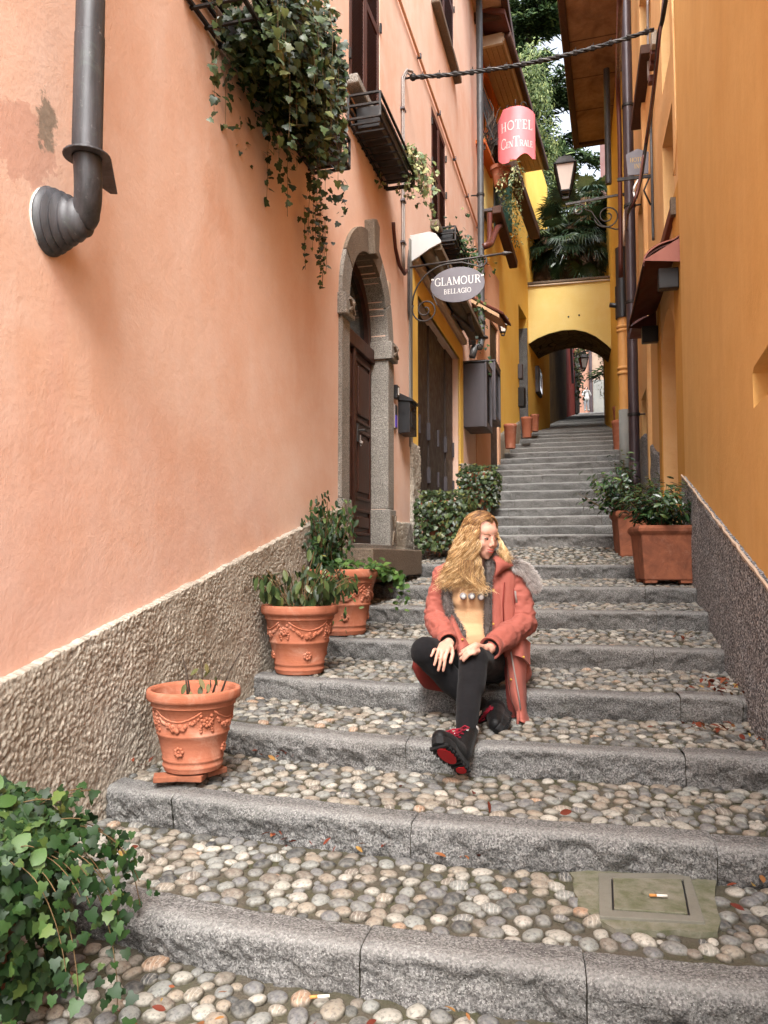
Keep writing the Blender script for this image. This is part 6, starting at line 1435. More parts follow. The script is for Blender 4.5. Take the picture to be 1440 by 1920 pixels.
# --- hanging ivy from the top left basket
iv = empty('hanging_ivy', FL.pt(1.6, .15, 2.9), 'thick mass of ivy spilling down the peach wall from the top left basket', 'ivy')
it = []; stems = []
for k in range(210):
    a = RND.triangular(.75, 2.0, 1.55); o = RND.uniform(.06, .34); L_ = RND.triangular(.1, 1.15, .4)
    if a > 1.75: L_ *= 1.05
    fr = FL.pt(a, o, 2.92 + RND.uniform(-.03, .22)); pts = vine(fr, Vector((FL.n[0] * RND.uniform(-.1, .5) + RND.gauss(0, .3), FL.n[1] * .3 - RND.uniform(0, .3) + RND.gauss(0, .3), .55)), L_, .026, .6, .22)
    pts = [p if (p.x - FL.P[0]) * FL.n[0] + (p.y - FL.P[1]) * FL.n[1] > .03 else p + Vector((FL.n[0], FL.n[1], 0)) * .03 for p in pts]
    stems.append(pts); it += along(pts, .85, .05, .022, Vector((.45, -.75, .4)), .5)
for k in range(13):
    a = RND.uniform(2.0, 2.32); pts = vine(FL.pt(a, RND.uniform(.06, .14), 2.7 - RND.uniform(0, .4)), Vector((.0, -.02, -1)), RND.uniform(.3, .5), .026, .5, .26); stems.append(pts); it += along(pts, .7, .036, .016, Vector((.45, -.8, .3)), .5)
for k in range(9):
    pts = vine(FL.pt(RND.uniform(2.0, 2.2), .2, RND.uniform(2.3, 2.95)), Vector((.9, .6, RND.uniform(-.1, .4))), RND.uniform(.2, .42), .026, .25, .35); stems.append(pts); it += along(pts, .6, .036, .014)
for k in range(1900):
    a = RND.gauss(1.45, .32)
    if not .78 < a < 2.0: continue
    o = abs(RND.gauss(.2, .1)); z = 2.95 + RND.uniform(-.42, .45) ; it.append((FL.pt(a, o + .04, z), Vector((.4, -.6, .6)) + rv(.4), Vector((0, 0, -1)) + rv(.4), RND.uniform(.03, .06), RND.random()))
for k in range(950):
    it.append((FL.pt(RND.uniform(.78, 1.5), RND.uniform(.07, .36), RND.triangular(2.56, 2.98, 2.74)), Vector((.4, -.7, .3)) + rv(.4), Vector((0, 0, -1)) + rv(.4), RND.uniform(.03, .055), RND.random()))
it = [q for q in it if scr(q[0])[0] < 648 - max(0, 120 - scr(q[0])[1]) * .1]
leaves_mesh('leaves', 'ivy', it, MT['ivy_dark'], iv); mb = MB(); [mb.tube(s, .0014, 4, False) for s in stems if max(scr(p)[0] for p in s) < 640]; tag(mb.build('stems', MT['twig'], iv, True), kind='stuff')
# --- variegated ivy on the iron basket
iv2_ = empty('trailing_ivy', FL.pt(4.4, .2, 3.7), 'pale variegated ivy trailing from the right end of the iron basket', 'ivy'); it = []; stems = []
for k in range(26):
    pts = vine(FL.pt(RND.uniform(4.05, 4.45), RND.uniform(.12, .3), 3.78), Vector((.5, .2, .5)) + rv(.3), RND.triangular(.12, .85, .3), .026, .6, .25); stems.append(pts); it += along(pts, .75, .05, .03, Vector((.3, -.8, .4)), .5)
for k in range(70): it.append((FL.pt(RND.uniform(4.2, 4.6), RND.uniform(.14, .38), RND.uniform(3.45, 3.9)), Vector((.3, -.7, .5)) + rv(.4), Vector((0, 0, -1)) + rv(.3), RND.uniform(.03, .06), RND.random()))
leaves_mesh('leaves', 'ivy', it, MT['ivy_var'], iv2_); mb = MB(); [mb.tube(s, .0025, 4, False) for s in stems]; tag(mb.build('stems', MT['twig'], iv2_, True), kind='stuff')
# --- plant above the awning
ap_ = empty('trailing_plant', FL.pt(7.4, .2, 4.2), 'bushy grey-green plant spilling from the planter above the shop awning', 'plant'); it = []
for k in range(60):
    pts = vine(FL.pt(RND.uniform(6.8, 8.3), RND.uniform(.05, .25), 4.18), Vector((.2, -.1, .8)) + rv(.4), RND.triangular(.15, .7, .3), .035, .5, .3); it += along(pts, .9, .05, .045, Vector((.3, -.7, .5)), .5)
for k in range(8):
    pts = vine(FL.pt(RND.uniform(8.2, 9.4), RND.uniform(.3, .42), 3.9), Vector((.1, 0, -1)), RND.uniform(.3, 1.0), .04, .5, .3); it += along(pts, .6, .05, .03, Vector((.3, -.7, .5)), .5)
leaves_mesh('leaves', 'ivy', it, MT['ivy'], ap_)
# --- ivy over the two box planters
def ivy_cover(label, c, s, h, yaw, n, sub=True):
    root = empty('ivy_cover', c + Vector((0, 0, h)), label, 'ivy'); it = []; ca, sa = math.cos(yaw), math.sin(yaw)
    for k in range(n):
        f = RND.random(); q = RND.uniform(-.62, .62); w_ = RND.random() ** .8
        if f < .45: l = Vector((q * s, -.5 * s * (.86 + .16 * w_) - RND.uniform(.0, .10), h * w_)); nn = Vector((0, -1, .35))
        elif f < .7: l = Vector((.5 * s * (.86 + .16 * w_) + RND.uniform(0, .1), q * s, h * w_)); nn = Vector((1, -.2, .35))
        else: l = Vector((RND.uniform(-.6, .6) * s, RND.uniform(-.6, .6) * s, h + RND.uniform(-.03, .12))); nn = Vector((0, -.4, .9))
        if f < .7 and RND.random() < .42 * (1 - abs(w_ - .45)) and fbm(np.array([[l.x * 3, l.y * 3, l.z * 3]]), 1.6, 1, 4)[0] > .0: continue
        R_ = lambda v: Vector((v.x * ca - v.y * sa, v.x * sa + v.y * ca, v.z))
        it.append((c + R_(l), R_(nn) + rv(.35), Vector((0, 0, -1)) + rv(.4), RND.uniform(.03, .058), RND.random()))
    leaves_mesh('leaves', 'ivy', it, MT['ivy_dark'], root)
ivy_cover('dark ivy draped over the planter in front of the brown shop shutter', IV1, .42, .52, -.26, 1400)
ivy_cover('dark ivy draped over the farther planter below the grey cabinets', IV2, .42, .52, -.26, 1100)
# --- glossy shrubs
def shrub(label, c, R, H, n, objs, kind='oval', mat='glossy', size=.07, name='glossy_shrub'):
    root = empty(name, c, label, 'shrub'); it = []; mb = MB()
    for k in range(34):
        d = Vector((RND.gauss(0, .6), RND.gauss(0, .6), RND.uniform(.45, 1.1))).normalized(); L_ = RND.uniform(.6, 1.0)
        tip = c + Vector((d.x * R, d.y * R, d.z * H)) * L_; mid = c.lerp(tip, .5) + rv(.02); mb.tube([c + Vector((d.x, d.y, 0)) * .05, mid, tip], [.006, .005, .002], 5, False)
        for q in range(int(n / 34)):
            t = RND.uniform(.35, 1.08); p = c.lerp(tip, t) + rv(.035); it.append((p, (d + Vector((0, -.3, .5)) + rv(.35)), (d * .8 + Vector((0, 0, -.3)) + rv(.5)), size * RND.uniform(.6, 1.2), RND.random()))
    it = vis_sort(it)
    leaves_objects(kind, it[:objs], MT[mat], root); leaves_mesh('leaves', kind, it[objs:], MT[mat], root); tag(mb.build('stems', MT['twig'], root, True), kind='stuff'); return root
shrub('glossy dark green camellia-like shrub in the large square planter', SQ1 + Vector((-.02, 0, .41)), .44, .46, 1200, 240)
shrub('glossy shrub with pale leaf tips in the second square planter', SQ2 + Vector((-.14, 0, .42)), .48, .60, 900, 80)
# --- plants in the left pots
r = empty('cut_stems', POT1 + Vector((0, 0, .28)), 'bare cut stems with two small leaves in the front terracotta pot', 'plant'); mb = MB(); it = []
for (dx, dy, h, lx) in ((-.01, -.02, .16, -.03), (.02, .0, .14, .0), (.07, .02, .13, .05), (.1, .03, .17, .08), (-.03, .02, .10, -.02), (.05, -.03, .09, .02)):
    b = POT1 + Vector((dx, dy, .28)); mb = MB(); mb.tube([b, b + Vector((lx * .4, 0, h * .5)) + rv(.008), b + Vector((lx, 0, h)) + rv(.01)], [.0045, .0035, .0025], 6); mb.build('stem', MT['bark'], r, True)
for (dx, z, s) in ((.03, .40, .045), (.06, .42, .04), (.02, .38, .04), (.08, .39, .05), (-.02, .34, .045), (.04, .33, .05), (.10, .37, .04), (-.02, .25, .05), (.0, .31, .04), (.035, .36, .05), (.07, .34, .04), (.05, .30, .045), (-.01, .27, .03)): it.append((POT1 + Vector((dx, -.06, z)), Vector((0, -1, .3)) + rv(.4), Vector((0, 0, -1)) + rv(.4), s, RND.random()))
leaves_objects('oval', it, MT['wilt'], r)
r = empty('wilted_plant', POT2 + Vector((0, 0, .31)), 'wilted dark green plant with drooping leaves in the middle pot', 'plant'); it = []; mb = MB()
for k in range(52):
    an = RND.uniform(0, 2 * PI); b = POT2 + Vector((math.cos(an) * .08, math.sin(an) * .08, .31)); pts = vine(b, Vector((math.cos(an) * .9, math.sin(an) * .5 - .2, 2.0)), RND.uniform(.18, .40), .03, .22, .25); mb.tube(pts, .003, 5, False)
    for p in pts[3:]:
        if RND.random() < .9: it.append((p + rv(.02), Vector((math.cos(an), math.sin(an) - .6, .2)) + rv(.3), Vector((0, 0, -1)) + rv(.2), RND.uniform(.045, .085), RND.random()))
it = vis_sort(it); leaves_objects('oval', it[:240], MT['ivy_dark'], r); leaves_mesh('leaves', 'oval', it[240:] or it[:3], MT['ivy_dark'], r); tag(mb.build('stems', MT['twig'], r, True), kind='stuff')
r = empty('tall_bush', POT3 + Vector((-.12, -.05, .36)), 'tall bushy green plant leaning on the wall in the rear pot', 'plant'); it = []; mb = MB()
for k in range(44):
    b = POT3 + Vector((RND.uniform(-.18, -.04), RND.uniform(-.1, .05), .36)); pts = vine(b, Vector((RND.gauss(-.1, .25), RND.gauss(-.05, .25), 1.3)), RND.uniform(.25, .62), .03, .06, .25); mb.tube(pts, .003, 5, False)
    it += along(pts, .95, .055, .04, Vector((.1, -.8, .5)), .5); it += along(pts, .9, .045, .05, Vector((.1, -.8, .5)), .5)
for k in range(14):
    b = POT3 + Vector((RND.uniform(-.14, .04), -.16, .4)); pts = vine(b, Vector((RND.gauss(-.1, .4), -.7, .8)), RND.uniform(.3, .5), .03, .6, .25); it += along(pts, .9, .04, .03, Vector((.1, -.8, .3)), .5)
it = vis_sort(it); leaves_objects('oval', it[:200], MT['ivy'], r); leaves_mesh('leaves', 'oval', it[200:], MT['ivy'], r); tag(mb.build('stems', MT['twig'], r, True), kind='stuff')
r = empty('leafy_herbs', POT3 + Vector((.1, -.05, .36)), 'bright green round-leaved herbs at the right side of the rear pot', 'plant'); it = []
for k in range(150): it.append((POT3 + Vector((RND.uniform(-.1, .30), RND.uniform(-.2, .1), .38 + RND.uniform(.0, .12))), Vector((0, -.4, 1)) + rv(.35), rv(1), RND.uniform(.03, .06), RND.random()))
for k in range(5):
    pts = vine(POT3 + Vector((.22, -.05, .44)), Vector((1, -.1, .4)), .22, .03, .4, .3); it += along(pts, .9, .07, .02)
    pts = vine(POT3 + Vector((.24, -.05, .44)), Vector((.6, -.1, .1)), .3, .03, .6, .3); it += along(pts, .9, .05, .03)
leaves_objects('round', it, MT['herb'], r)
# --- leaf litter in the corners
def litter(label, spots, n, size=.04):
    it = []
    for k in range(n):
        s = RND.choice(spots); p = Vector(s[:3]) + Vector((RND.gauss(0, s[3]), RND.gauss(0, s[3] * .6), abs(RND.gauss(.008, .008)))); it.append((p, Vector((0, 0, 1)) + rv(.5), rv(1), size * RND.uniform(.4, 1.2), RND.random()))
    o = leaves_mesh('leaf_litter', 'oval', it, MT['litter'], None); tag(o, label, 'dry leaves'); return o
litter('drift of red-brown dry leaves in the right-hand corners of the steps', [(1.66, 3.85, -.63, .09), (1.7, 4.0, -.63, .06), (1.62, 3.75, -.64, .08), (1.60, 3.25, -.755, .07), (1.5, 3.5, -.765, .05), (1.86, 4.75, -.49, .05), (1.45, 3.55, -.765, .12)], 120)
litter('dry leaves caught behind the front pot and along the lower kerbs', [(-1.0, 3.25, -.86, .07), (-.9, 3.35, -.86, .06), (-.35, 2.78, -.995, .05), (-.1, 2.72, -.99, .07), (-.85, 4.55, -.64, .06), (.2, 2.62, -.99, .06), (-.45, 3.5, -.88, .08), (-.9, 2.6, -.99, .09)], 95, .035)
litter('few dry leaves by the ivy planter and scattered on the cobbles', [(.3, 7.75, .03, .08), (.5, 7.65, .03, .05), (-.5, 1.95, -1.11, .12), (.1, 1.85, -1.11, .1), (.9, 1.7, -1.11, .1), (.5, 2.9, -.88, .3), (1.2, 2.35, -.99, .1)], 50, .04)

# --- trees behind
def conifer(label, base, H, R, n_b, seed, tufts, z0=.12, lean=(0, 0)):
    g = random.Random(seed); root = empty('conifer_tree', base, label, 'tree', 'trees behind the houses'); mb = MB()
    top = base + Vector((lean[0], lean[1], H)); mb.tube([base, base.lerp(top, .5), top], [H * .022, H * .014, .05], 10); mb.build('trunk', MT['bark'], root, True)
    it = []; bm_ = MB(); blade = (np.array([(-.5, 0, 0), (.5, 0, 0), (.22, 1, 0), (-.22, 1, 0), (0, .5, .25)], float), np.array([(0, 1, 4), (1, 2, 4), (2, 3, 4), (3, 0, 4)]))
    ms = []
    for k in range(n_b):
        t = z0 + (1 - z0) * (k / n_b) ** .9; p = base.lerp(top, t); an = g.uniform(0, 2 * PI); L_ = R * (1 - t * .72) * g.uniform(.6, 1.1); d = Vector((math.cos(an), math.sin(an), g.uniform(-.1, .35))).normalized()
        pts = [p]; dd = d.copy()
        for s in range(8): dd = (dd + Vector((g.gauss(0, .08), g.gauss(0, .08), -.05 + g.gauss(0, .05)))).normalized(); pts.append(pts[-1] + dd * L_ / 8)
        bm_.tube(pts, [.07 * (1 - q / 9.5) * (H / 16) for q in range(9)], 5, False)
        for q in range(tufts):
            u = g.random() ** .7; i = min(7, int(u * 8)); c = pts[i].lerp(pts[i + 1], g.random()); side = Vector((-dd.y, dd.x, 0)) * g.choice((-1, 1)); ln = g.uniform(.15, .5) * (1.15 - u * .6) * R / 4
            cc_ = c + side * g.uniform(0, ln * 1.7) + Vector((g.gauss(0, .06), g.gauss(0, .06), g.gauss(-.08, .08)))
            dirn = (side * .7 + dd * .6 + Vector((0, 0, -.35)) + Vector((g.gauss(0, .3), g.gauss(0, .3), g.gauss(0, .25)))).normalized(); s_ = g.uniform(.2, .42)
            M_ = rot_to(Vector((g.gauss(0, .6), -.5 + g.gauss(0, .5), 1)), dirn, 0); ms.append((np.array(M_) @ np.diag([s_ * .28, s_, s_ * .5]), np.array(cc_), g.random()))
    tag(bm_.build('branches', MT['bark'], root, True), kind='stuff')
    V, F, Rr = instance_np(blade[0], blade[1], ms); tag(link('foliage', np_mesh('foliage', V, F, MT['conifer'], Rr), root), kind='stuff')
conifer('tall dark conifer rising in the middle above the bridge', Vector((6.5, 33, 6)), 24, 5.6, 84, 3, 560)
conifer('broad conifer behind the yellow house roof on the left', Vector((5.6, 38, 6)), 26, 6.4, 84, 5, 560)
conifer('farther conifer partly hidden behind the right roof overhang', Vector((14.5, 40, 7)), 20, 5, 56, 8, 420)
def leaf_cloud(name, label, cat, blobs, n, size, mat, kind='oval', trunk=None, group=None):
    c0 = Vector(blobs[0][0]); root = empty(name, c0, label, cat, group); it = []; tot = sum(b[1][0] * b[1][1] * b[1][2] for b in blobs)
    for b in blobs:
        k = int(n * b[1][0] * b[1][1] * b[1][2] / tot)
        P = NP.normal(size=(k, 3)); P /= np.linalg.norm(P, axis=1)[:, None]; rr = NP.uniform(.25, 1, k) ** .5; P *= rr[:, None]; lump = fbm(P + len(it), 2.2, 2, 3)
        for q in range(k):
            if lump[q] < -.12: continue
            p = Vector(b[0]) + Vector((P[q, 0] * b[1][0], P[q, 1] * b[1][1], P[q, 2] * b[1][2])) * (1 + .25 * lump[q]); it.append((p, Vector((P[q, 0], P[q, 1] - .5, P[q, 2] + .6)) + rv(.5), Vector((0, 0, -1)) + rv(.6), size * RND.uniform(.6, 1.3), RND.random()))
    leaves_mesh('foliage', kind, it, MT[mat], root)
    if trunk:
        for t in trunk: mb = MB(); mb.tube(t[0], t[1], 8); mb.build('trunk' if t is trunk[0] else 'limb', MT['bark'], root, True)
    return root
leaf_cloud('roof_creeper', 'pale green leafy creeper mounded behind the yellow house gutter', 'creeper', [(at(985, 150, 22), (.8, 1.2, 1.0)), (at(1000, 215, 22.5), (.6, 1.2, .9)), (at(1022, 275, 23), (.5, 1.2, .8)), (at(990, 180, 23), (.6, 1, 1.2)), (at(1035, 330, 24), (.5, 1., .7))], 5200, .13, 'pale_leaf', 'narrow')
leaf_cloud('creeper', 'dark leafy creeper on the right wall above the end of the bridge', 'creeper', [(at(1150, 420, 21), (.35, .8, 1.3)), (at(1148, 480, 20.5), (.3, .8, 1.0)), (at(1140, 370, 24), (.6, .8, .7))], 2600, .10, 'ivy_dark', 'ivy')
leaf_cloud('garden_shrubs', 'dark shrubbery behind the palm above the bridge', 'shrubs', [(at(1010, 420, 27), (1.4, 1, 2.6)), (at(1080, 430, 28), (1.8, 1, 2.8)), (at(1120, 480, 25), (1, 1, 1.6)), (at(1040, 500, 24), (1.6, .8, 1.2))], 12000, .18, 'ivy_dark', 'oval')
leaf_cloud('creeper', 'pale flowering creeper on the grey wall beyond the arch', 'creeper', [(at(1146, 680, 34), (.35, 1.5, .7)), (at(1144, 720, 36), (.3, 1.5, .8)), (at(1138, 650, 38), (.5, 1, 1.0))], 1200, .12, 'pale_leaf', 'oval')
leaf_cloud('creeper', 'dark creeper hanging on the red house beyond the arch', 'creeper', [(at(1086, 680, 46), (.35, .6, 1.4)), (at(1088, 730, 46), (.3, .5, 1.2)), (at(1092, 655, 44), (.7, .5, .4))], 1000, .14, 'ivy_dark', 'ivy')
leaf_cloud('balcony_creeper', 'pale trailing creeper hanging from the yellow house balcony beams', 'creeper', [(FB.pt(FB.hit(952, 350, .5)[0], .55, FB.hit(952, 350, .5)[1]), (.25, .5, .45)), (FB.pt(FB.hit(960, 400, .5)[0], .55, FB.hit(960, 400, .5)[1]), (.14, .3, .5)), (FB.pt(FB.hit(966, 440, .5)[0], .55, FB.hit(966, 440, .5)[1]), (.10, .2, .35))], 900, .06, 'ivy_var', 'oval')
mb = MB(); root = empty('bare_vine', FB.pt(1, .5, 7.6), 'bare twisting vine on the balcony of the yellow house', 'vine')
for k in range(9):
    a, z = FB.hit(RND.uniform(908, 922), RND.uniform(230, 300), .18); pts = vine(FB.pt(a, .18, z), Vector((RND.gauss(0, .3), RND.gauss(0, .2), 1)), RND.uniform(.4, .8), .07, -.05, .5); mb.tube(pts, [.018 * (1 - i / (len(pts) + 1)) + .004 for i in range(len(pts))], 5, False)
tag(mb.build('twigs', MT['bark'], root, True), kind='stuff')
a, z = FB.hit(935, 350, .3); c = FB.pt(a, .34, z); tp = empty('balcony_pot', c, 'terracotta pot standing on the ledge of the yellow house', 'plant pot'); mb = MB(); mb.lathe([(0, 0), (.12, 0), (.17, .28), (.2, .28), (.2, .35), (.16, .35), (.15, .3), (0, .3)], c, 20); mb.build('pot', MT['terra'], tp, True, sharp=50)
a, z = FB.hit(931, 460, .1); rp = empty('waste_pipe', FB.pt(a, .1, z), 'red-brown bent waste pipe beside the grey downpipe', 'pipe'); mb = MB()
P_ = [FB.hit(x, y, .2) for x, y in ((918, 400), (918, 450), (912, 460), (906, 461))]; mb.tube([FB.pt(a, .2, z) for a, z in P_], .05, 8)
P_ = [FB.hit(x, y, .3) for x, y in ((908, 462), (920, 458), (927, 440), (932, 428), (940, 422))]; mb.tube([FB.pt(a, .3, z) for a, z in P_], .055, 8); mb.build('pipe', MT['rust_pipe'], rp, True)
# palms on the garden above the bridge
def palm(label, base, H, n, L_, seed):
    g = random.Random(seed); root = empty('palm_tree', base, label, 'palm'); top = base + Vector((0, 0, H)); mb = MB()
    mb.tube([base + Vector((0, 0, H * t)) for t in np.linspace(0, 1, 9)], [.12 + .04 * g.random() for _ in range(9)], 12); mb.build('trunk', MT['palm_bark'], root, True)
    for k in range(n):
        an = g.uniform(0, 2 * PI); el_ = g.uniform(-1.0, 1.2); d = Vector((math.cos(an) * math.cos(el_), math.sin(an) * math.cos(el_), math.sin(el_))); ln = L_ * g.uniform(.75, 1.1); b = top + Vector((0, 0, g.uniform(-.4, .1)))
        mid = b + d * ln * .5; tip = b + d * ln + Vector((0, 0, -.18 * ln)); mb = MB(); mb.cur = g.random() * .92 if el_ > -.6 else .97; mb.tube([b, mid, tip], .014, 4, False)
        fd = (tip - mid).normalized(); sd_ = fd.cross(Vector((0, 0, 1))); sd_ = sd_.normalized() if sd_.length > .05 else Vector((1, 0, 0)); up_ = sd_.cross(fd)
        nb_ = 26; rb = ln * .62
        for j in range(nb_):
            t = -2.1 + 4.2 * j / (nb_ - 1); dd = fd * math.cos(t) + sd_ * math.sin(t); r_ = rb * (.8 + .2 * math.cos(t)) * g.uniform(.9, 1.05); pn = (fd * -math.sin(t) + sd_ * math.cos(t)) * .026
            q0 = tip; q1 = tip + dd * r_ * .6 + up_ * .03; q2 = tip + dd * r_ + Vector((0, 0, -.22 * r_ * g.uniform(.3, 1.5)))
            mb.add([q0, q1 + pn, q2, q1 - pn, q1 + up_ * -.014], [(0, 1, 4), (1, 2, 4), (2, 3, 4), (3, 0, 4)])
        mb.build('frond', MT['palm'], root)
    for k in range(10):
        an = g.uniform(0, 2 * PI); mb = MB(); b = top - Vector((0, 0, g.uniform(.5, 1.4))); mb.cur = .99
        for j in range(10): dd = Vector((math.cos(an + j * .08) * .35, math.sin(an + j * .08) * .35, -g.uniform(.5, .9))); mb.add([b + Vector((math.cos(an), math.sin(an), 0)) * .2, b + dd + Vector((.03, 0, 0)), b + dd - Vector((.03, 0, 0))], [(0, 1, 2)])
        mb.build('dead_frond', MT['palm_bark'], root)
palm('central fan palm with shaggy trunk above the bridge', at(1072, 528, 19.8), 1.45, 58, 1.0, 4)
palm('left fan palm leaning behind the yellow house corner', at(1018, 530, 19.9), 1.2, 36, .85, 9)
palm('taller fan palm behind the street lantern', at(1100, 528, 20.2), 2.3, 44, .85, 14)
# ================================================================ PEOPLE
def cap(mb, p, q, r0, r1, n=14, flat=None):
    """tapered capsule; flat = (axis vector, factor) squashes the section"""
    p = Vector(p); q = Vector(q); L_ = (q - p).length; d = (q - p).normalized() if L_ > 1e-6 else Vector((0, 0, 1)); pts = []; rs = []
    for k in range(6): t = PI / 2 * (1 - k / 5.0); pts.append(p - d * r0 * math.sin(t)); rs.append(max(r0 * math.cos(t), 1e-4))
    for k in range(1, 4): pts.append(p.lerp(q, k / 4)); rs.append(r0 + (r1 - r0) * k / 4)
    for k in range(6): t = PI / 2 * k / 5.0; pts.append(q + d * r1 * math.sin(t)); rs.append(max(r1 * math.cos(t), 1e-4))
    m0 = len(mb.v); mb.tube(pts, rs, n)
    if flat:
        ax, f = Vector(flat[0]).normalized(), flat[1]
        for i in range(m0, len(mb.v)):
            v = Vector(mb.v[i]); t = (v - p).dot(d) ; c = p + d * t; w_ = v - c; w_ = w_ - ax * w_.dot(ax) * (1 - f); mb.v[i] = tuple(c + w_)
def chain(mb, pts, rs, flat=None):
    for i in range(len(pts) - 1): cap(mb, pts[i], pts[i + 1], rs[i], rs[i + 1], flat=flat)
def blob(name, mb, voxel, mat, parent, smooth=4, wr=0, wsc=12, wdir=(1, 1, 1), seed=0, ridge=False):
    me = bpy.data.meshes.new(name); me.from_pydata(mb.v, [], mb.f)
    import bmesh
    bm = bmesh.new(); bm.from_mesh(me); bmesh.ops.recalc_face_normals(bm, faces=bm.faces); bm.to_mesh(me); bm.free()
    t = bpy.data.objects.new('tmp', me); COL.objects.link(t); r = t.modifiers.new('r', 'REMESH'); r.mode = 'VOXEL'; r.voxel_size = voxel
    if smooth: s = t.modifiers.new('s', 'SMOOTH'); s.factor = .5; s.iterations = smooth
    dg = bpy.context.evaluated_depsgraph_get(); ev_ = t.evaluated_get(dg); m2 = bpy.data.meshes.new_from_object(ev_)
    n = len(m2.vertices); V = np.zeros(n * 3, dtype=np.float32); m2.vertices.foreach_get('co', V); V = V.reshape(-1, 3).astype(float)
    if wr:
        Nn = np.zeros(n * 3, dtype=np.float32); m2.vertices.foreach_get('normal', Nn); Nn = Nn.reshape(-1, 3); Q = V * np.array(wdir)
        h = fbm(Q, wsc, 3, seed, .45)
        if ridge: h = 1 - 2.4 * np.abs(h) 
        V = V + Nn * (h * wr)[:, None]
    F = np.zeros(len(m2.loops), dtype=np.int32); m2.loops.foreach_get('vertex_index', F); F = F.reshape(-1, 4)
    bpy.data.objects.remove(t); return link(name, np_mesh(name, V, F, mat, None, True), parent)
def fabric(name, c1, c2, rough=.85, weave=900, bstr=.25, nz=6):
    m = N(name); c = m.mix(m.ramp(m.noise(nz, 4, .6), [(.35, 0.), (.7, 1.)]), c1, c2); c = m.mix(m.math('MULTIPLY', m.noise(260, 2), .25), c, (c1[0] * .6, c1[1] * .6, c1[2] * .6, 1))
    m.col(c).rough(rough).spec(.2); m.b.inputs['Sheen Weight'].default_value = .04; m.bump(m.math('ADD', m.noise(weave * .4, 2), m.math('MULTIPLY', m.noise(28, 4, .6), 1.5)), bstr, .004); return m.m
MT['coat'] = fabric('coral_parka_cloth', C(156, 86, 74), C(168, 97, 85), .75)
MT['coat_in'] = fabric('dark_coral_lining', C(128, 50, 42), C(112, 42, 38), .8)
MT['legging'] = fabric('charcoal_legging_knit', C(21, 20, 22), C(27, 26, 28), .95, 500, .3)
MT['sweater'] = fabric('sand_sweater_knit', C(206, 166, 128), C(198, 156, 116), .95, 300, .4)
MT['boot'] = fabric('black_boot_leather', C(13, 13, 14), C(20, 20, 21), .5)
MT['rubber'] = fabric('black_rubber', C(18, 18, 19), C(26, 26, 27), .6)
MT['bootred'] = fabric('red_rubber', C(170, 22, 28), C(140, 18, 24), .6)
MT['lace'] = fabric('dark_red_lace', C(150, 24, 48), C(110, 20, 36), .8)
MT['whitefab'] = fabric('white_fabric', C(206, 204, 202), C(190, 188, 186), .9)
MT['greyfab'] = fabric('grey_trouser_cloth', C(150, 150, 152), C(130, 130, 134), .9)
m = N('skin'); c = m.mix(m.noise(14, 4), C(212, 164, 144), C(202, 150, 130)); m.col(c).rough(.5).spec(.35); m.b.inputs['Subsurface Weight'].default_value = .12; m.b.inputs['Subsurface Radius'].default_value = (.02, .008, .004); m.bump(m.noise(180, 2), .05, .002); MT['skin'] = m.m
m = N('blonde_hair'); r = m.attr(); c = m.ramp(r, [(0., C(74, 50, 34)), (.3, C(126, 90, 56)), (.6, C(182, 142, 92)), (.85, C(214, 180, 128)), (1., C(236, 212, 170))]); m.col(c).rough(.42).spec(.4); MT['hair'] = m.m
m = N('grey_fur'); r = m.attr(); m.col(m.ramp(r, [(0., C(74, 68, 66)), (.5, C(128, 120, 116)), (.8, C(196, 190, 186)), (1., C(236, 232, 228))])).rough(.8).spec(.2); MT['fur'] = m.m
m = N('eye_white'); m.col(C(214, 206, 200)).rough(.2); MT['eyew'] = m.m
m = N('eye_dark'); m.col(C(44, 30, 24)).rough(.15); MT['eyed'] = m.m
m = N('lip'); m.col(C(182, 86, 78)).rough(.4); MT['lip'] = m.m
m = N('brow_hair'); m.col(C(120, 86, 62)).rough(.8); MT['brow'] = m.m
m = N('silver_ring'); m.col(C(60, 58, 60)).rough(.3).metal(.8); MT['ring'] = m.m

her = empty('person', at(900, 1290, 3.9), 'seated woman with long wavy blonde hair in a coral parka and dark leggings', 'person')
K = lambda x, y, Y: at(x, y, Y)
# head frame: x = her left (viewer right), y = the way she faces, z = crown
HC = K(904, 1005, 3.885); hf = Vector((.50, -.82, -.28)).normalized(); hu = Vector((.10, -.16, .98)); hu = (hu - hf * hu.dot(hf)).normalized(); hx = -hf.cross(hu) * -1
hx = hu.cross(hf); HM = Matrix((hx, hf, hu)).transposed()
H = lambda x, y, z: HC + HM @ Vector((x, y, z)) * .97
body = MB()
def hell(x, y, z, rx, ry, rz): body.ell(H(x, y, z), (rx, ry, rz), 16, 12, HM)
hell(0, -.018, .028, .072, .090, .086); hell(0, .022, -.018, .060, .066, .088); hell(0, .045, -.072, .038, .040, .034); hell(0, .066, -.093, .017, .016, .015)
hell(-.034, .052, -.028, .026, .026, .028); hell(.034, .052, -.028, .026, .026, .028); hell(0, .052, .036, .048, .028, .035); hell(0, .078, -.056, .026, .016, .022)
cap(body, H(0, .082, .012), H(0, .097, -.020), .0065, .0100, 10); body.ell(H(-.010, .092, -.028), .008, 8, 6); body.ell(H(.010, .092, -.028), .008, 8, 6)
hell(-.071, -.005, -.015, .009, .018, .028); hell(.071, -.005, -.015, .009, .018, .028)
NB = K(897, 1062, 3.95); cap(body, H(0, -.02, -.06), NB, .048, .056)
CH = K(893, 1110, 3.97); BE = K(893, 1175, 3.965); PE = K(900, 1240, 3.98)
chain(body, [NB, CH, BE, PE], [.055, .09, .085, .10]); cap(body, K(845, 1080, 3.96), K(948, 1078, 3.96), .045, .045)
